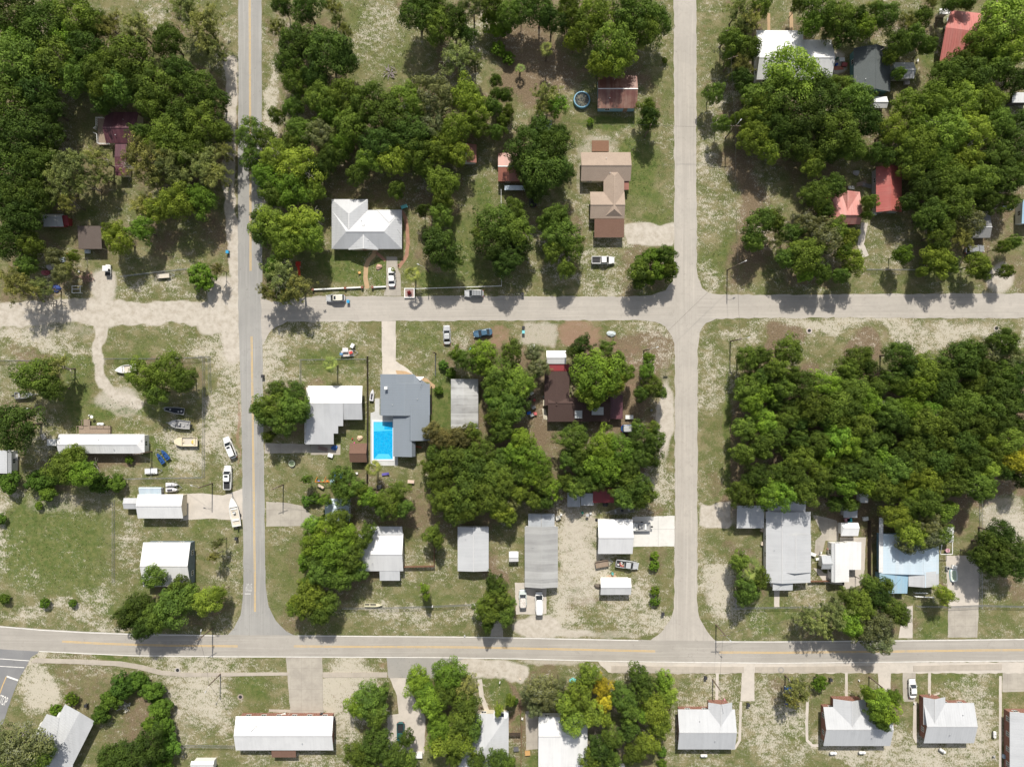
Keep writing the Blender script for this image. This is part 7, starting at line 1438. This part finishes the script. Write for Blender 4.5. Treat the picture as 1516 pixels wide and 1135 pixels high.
for px_, py_, k_, c_, l_ in ((862, 758, 'barrel', (.06, .25, .18), 'green drum below the two pale sheet roofs'), (869, 761, 'satellite_dish', GY, 'grey dish below the two pale sheet roofs'), (874, 759, 'chair', WH, 'white chair below the two pale sheet roofs'), (883, 769, 'tyre', BK, 'black tyre at the upper left corner of the white garage'), (830.5, 761, 'chair', WH, 'white chair near the top of the corrugated home'),
                             (826, 765.5, 'crate', (.6, .58, .52), 'pale crate at the top right of the corrugated home'), (927, 767, 'bucket', WH, 'white bucket above the white garage'), (906.5, 848, 'barrel', (.12, .40, .38), 'turquoise drum above the small white gabled shed'), (885, 867, 'tarp', (.12, .1, .08), 'dark junk heap at the left end of the small gabled shed'), (905, 852.5, 'planks', (.45, .32, .22), 'brown planks along the top of the small gabled shed'),
                             (896, 746, 'tarp', (.05, .05, .05), 'black engine block under sheet below the dark red lean-to'), (1280, 767, 'crate', WH, 'white long box trailer right of the striped canopy'), (1256, 769, 'crate', (.05, .45, .55), 'cyan box in the gap above the striped canopy'), (1253, 768.5, 'crate', (.55, .3, .35), 'pink box in the gap above the striped canopy'),
                             (1201.5, 819, 'table', WH, 'long white table between the large grey house and the workshop'), (1228, 811, 'bench', (.45, .22, .18), 'red striped bench left of the workshop'), (1214, 817, 'chair', WH, 'white chair at the upper left of the workshop'), (1212, 826, 'lounger', WH, 'white curved seat left of the workshop'), (1129, 784, 'crate', (.5, .42, .34), 'tan crate behind the flat white carport'), (1129.5, 804, 'crate', (.6, .52, .42), 'pale crate below the flat white carport'),
                             (571, 701, 'lounger', (.12, .10, .35), 'purple lounger at the bottom of the pool patio'), (609, 712, 'table', (.6, .47, .38), 'tan tilted table in the yard below the slate blue house'), (620, 661, 'bench', (.38, .12, .06), 'red brown bench below the slate blue house'), (562, 720, 'crate', (.06, .06, .065), 'large dark box with pale corners below the yard palm'), (529, 700, 'chair', WH, 'white statue-like chair right of the paddling pool'),
                             (495, 662.5, 'tarp', (.04, .12, .35), 'blue tarp below the white stepped roof house'), (490, 673.5, 'crate', WH, 'small white box below the blue tarp'), (478, 664, 'planks', (.25, .18, .16), 'dark planks on the slab below the white stepped roof house'), (522, 649, 'bucket', RD, 'orange red bucket near the brown shed'), (533, 648, 'tarp', (.6, .45, .32), 'tan heap at the top of the brown shed'), (525, 655, 'bucket', (.7, .1, .35), 'pink bucket at the top left of the brown shed'),
                             (599, 307, 'table', TQ, 'turquoise table on the brick patio right of the grey hip roof'), (533, 404, 'chair', (.7, .4, .15), 'orange chair on the green lawn left of the curved path'), (561, 395, 'tarp', (.5, .32, .25), 'tan stone ring on the small lawn'), (1286 - 49, 97, 'barrel', (.03, .10, .4), 'blue drum right of the white L shaped house'), (1241, 101, 'planks', (.5, .18, .12), 'orange planks right of the white L shaped house'), (1245, 90, 'crate', WH, 'white crate right of the white L shaped house'), (1238, 88, 'barrel', (.1, .2, .15), 'dark green drum right of the white L shaped house'), (1249, 97, 'crate', (.3, .08, .08), 'dark red crate right of the white L shaped house'),
                             (1357, 91, 'chair', WH, 'white chair right of the small white gabled shed'), (1341, 124, 'crate', (.5, .45, .45), 'grey slatted cart below the small white gabled shed'), (1404, 32, 'table', (.4, .42, .45), 'grey table left of the pink red roof'), (1402, 42, 'crate', WH, 'white crate left of the pink red roof'), (1439, 377, 'planks', (.2, .24, .28), 'blue grey boards under the trees near the right edge'), (1492, 308, 'planks', (.5, .58, .6), 'pale blue board strip under the right edge trees'), (1258, 279, 'table', (.15, .16, .16), 'dark framed panel above the salmon roof'),
                             (1267, 256, 'tarp', (.4, .4, .4), 'grey cover left of the crimson roof'), (1275, 272, 'planks', (.3, .22, .18), 'brown boards left of the crimson roof'), (1284, 275, 'planks', (.2, .2, .2), 'dark boards beside the crimson roof'), (1292, 317, 'crate', (.6, .6, .56), 'pale crate below the crimson roof'), (420, 1056, 'table', WH, 'white slatted table at the front of the long ranch roof'), (430, 1056.5, 'chair', WH, 'white chair at the front of the long ranch roof'),
                             (773, 1062, 'chair', (.75, .74, .68), 'white garden chair by the brown fence, bottom middle'), (781, 1113, 'crate', (.5, .3, .12), 'orange crate below the drive of the white gabled house'), (848, 1007, 'tarp', TQ, 'turquoise sheet among the yellow trees'), (764, 1107, 'crate', (.12, .12, .13), 'black box right of the pyramid roof'), (1375, 1026, 'chair', (.55, .5, .42), 'beige chair at the porch of the pale grey brick house'), (1385, 1026, 'bench', (.5, .45, .38), 'beige bench at the porch of the pale grey brick house'),
                             (1072, 1034, 'bucket', (.7, .35, .45), 'pink flower pot at the gabled porch'), (1271, 1006, 'bucket', WH, 'white pot on the brown lawn above the brick house'), (1353, 1040, 'bucket', WH, 'white pot at the foot of the sedan drive'), (1345+125, 1118, 'chair', GY, 'grey chair near the bottom right corner'), (1487, 1118, 'crate', (.3, .4, .5), 'blue grey crate at the bottom right corner house'), (868 - 180, 940, 'bucket', (.5, .5, .5), 'grey stump by the lower verge'), (703, 893, 'mailbox', WH, 'white mailbox at the end of the wire fence'), (641, 895, 'mailbox', WH, 'white sign box on the wire fence'),
                             (740, 1007, 'mailbox', WH, 'white mailbox above the oval lawn'), (770, 1004, 'bucket', (.7, .6, .5), 'pale stone pot at the top of the fence, bottom middle'), (1411, 838, 'crate', WH, 'white pump box above the inflatable pool'), (1410, 863, 'bucket', BK, 'black pot below the inflatable pool'), (590, 392, 'bucket', (.35, .15, .12), 'brick coloured pot beside the car on the concrete drive')):
    IT(k_, px_, py_, c_, l_, 1.0 if k_ != 'crate' else 1.3, q6.uniform(-20, 20))
IT('manhole', 263, 991.5, (.42, .39, .35), 'round concrete manhole on the grass strip, bottom left'); IT('manhole', 356, 1031, (.32, .27, .22), 'round brown manhole ring below the pavement'); IT('manhole', 1198, 489.5, (.48, .42, .38), 'round concrete manhole on the speckled verge'); IT('manhole', 1475, 486, (.4, .36, .3), 'round manhole at the far right verge'); IT('manhole', 1156, 991, (.3, .28, .26), 'small manhole on the right pavement')
# dark sign by the pale road
c = W(985, 546); e = thing('road_sign', 'dark backed road sign on a post beside the pale road', 'road sign', c); m = MB(); m.tube([(0, 0, 0), (0, 0, 2.6)], .04, 6); m.build('post', METAL, e); m = MB(); m.box((0, 0, 2.3), (1.1, .06, .7)); m.build('panel', BLK, e)
c = W(1105, 350); e = thing('road_sign', 'small dark box on a post at the verge above the crossroads', 'post box', c); m = MB(); m.tube([(0, 0, 0), (0, 0, 1.3)], .05, 6); m.build('post', WOODR, e); m = MB(); m.box((0, 0, 1.4), (.8, .8, .5)); m.build('box', plain('dark_box', (.06, .05, .05), .6), e)
# ---------------------------------------------------------------- light, sky, camera
w = bpy.data.worlds.new('World'); SC.world = w; w.use_nodes = True
nt = w.node_tree; bg = nt.nodes.get('Background') or nt.nodes.new('ShaderNodeBackground')
sky = nt.nodes.new('ShaderNodeTexSky'); sky.sky_type = 'NISHITA'; sky.sun_disc = False
EL = 48.0
sky.sun_elevation = rad(EL); sky.sun_rotation = rad(1); sky.air_density = 1.0; sky.dust_density = 1.5; sky.ozone_density = 1.0
hs = nt.nodes.new('ShaderNodeHueSaturation'); hs.inputs['Saturation'].default_value = .42; nt.links.new(sky.outputs[0], hs.inputs['Color']); nt.links.new(hs.outputs[0], bg.inputs[0]); bg.inputs[1].default_value = .10
sl = bpy.data.lights.new('sun', 'SUN'); sl.energy = 4.0; sl.angle = rad(.9); sl.color = (1, .945, .85)
so = bpy.data.objects.new('sun', sl); COL.objects.link(so)
d = Vector((-.01, -1, 0)).normalized() * math.cos(rad(EL)) + Vector((0, 0, -math.sin(rad(EL))))
so.rotation_euler = d.to_track_quat('-Z', 'Y').to_euler(); so.location = (0, 60, 90)
cam = bpy.data.cameras.new('camera'); co_ = bpy.data.objects.new('camera', cam); COL.objects.link(co_)
co_.location = (0, 0, CAMH); co_.rotation_euler = (0, 0, 0); cam.sensor_width = 36; cam.lens = 18 / (1516 / 2 / S / CAMH); cam.clip_end = 3000; cam.clip_start = .5
SC.camera = co_
SC.view_settings.view_transform = 'Standard'; SC.view_settings.look = 'None'; SC.view_settings.gamma = 1; SC.view_settings.exposure = 0.38
SC.cycles.max_bounces = 6; SC.cycles.diffuse_bounces = 3; SC.cycles.transmission_bounces = 4; SC.cycles.glossy_bounces = 3
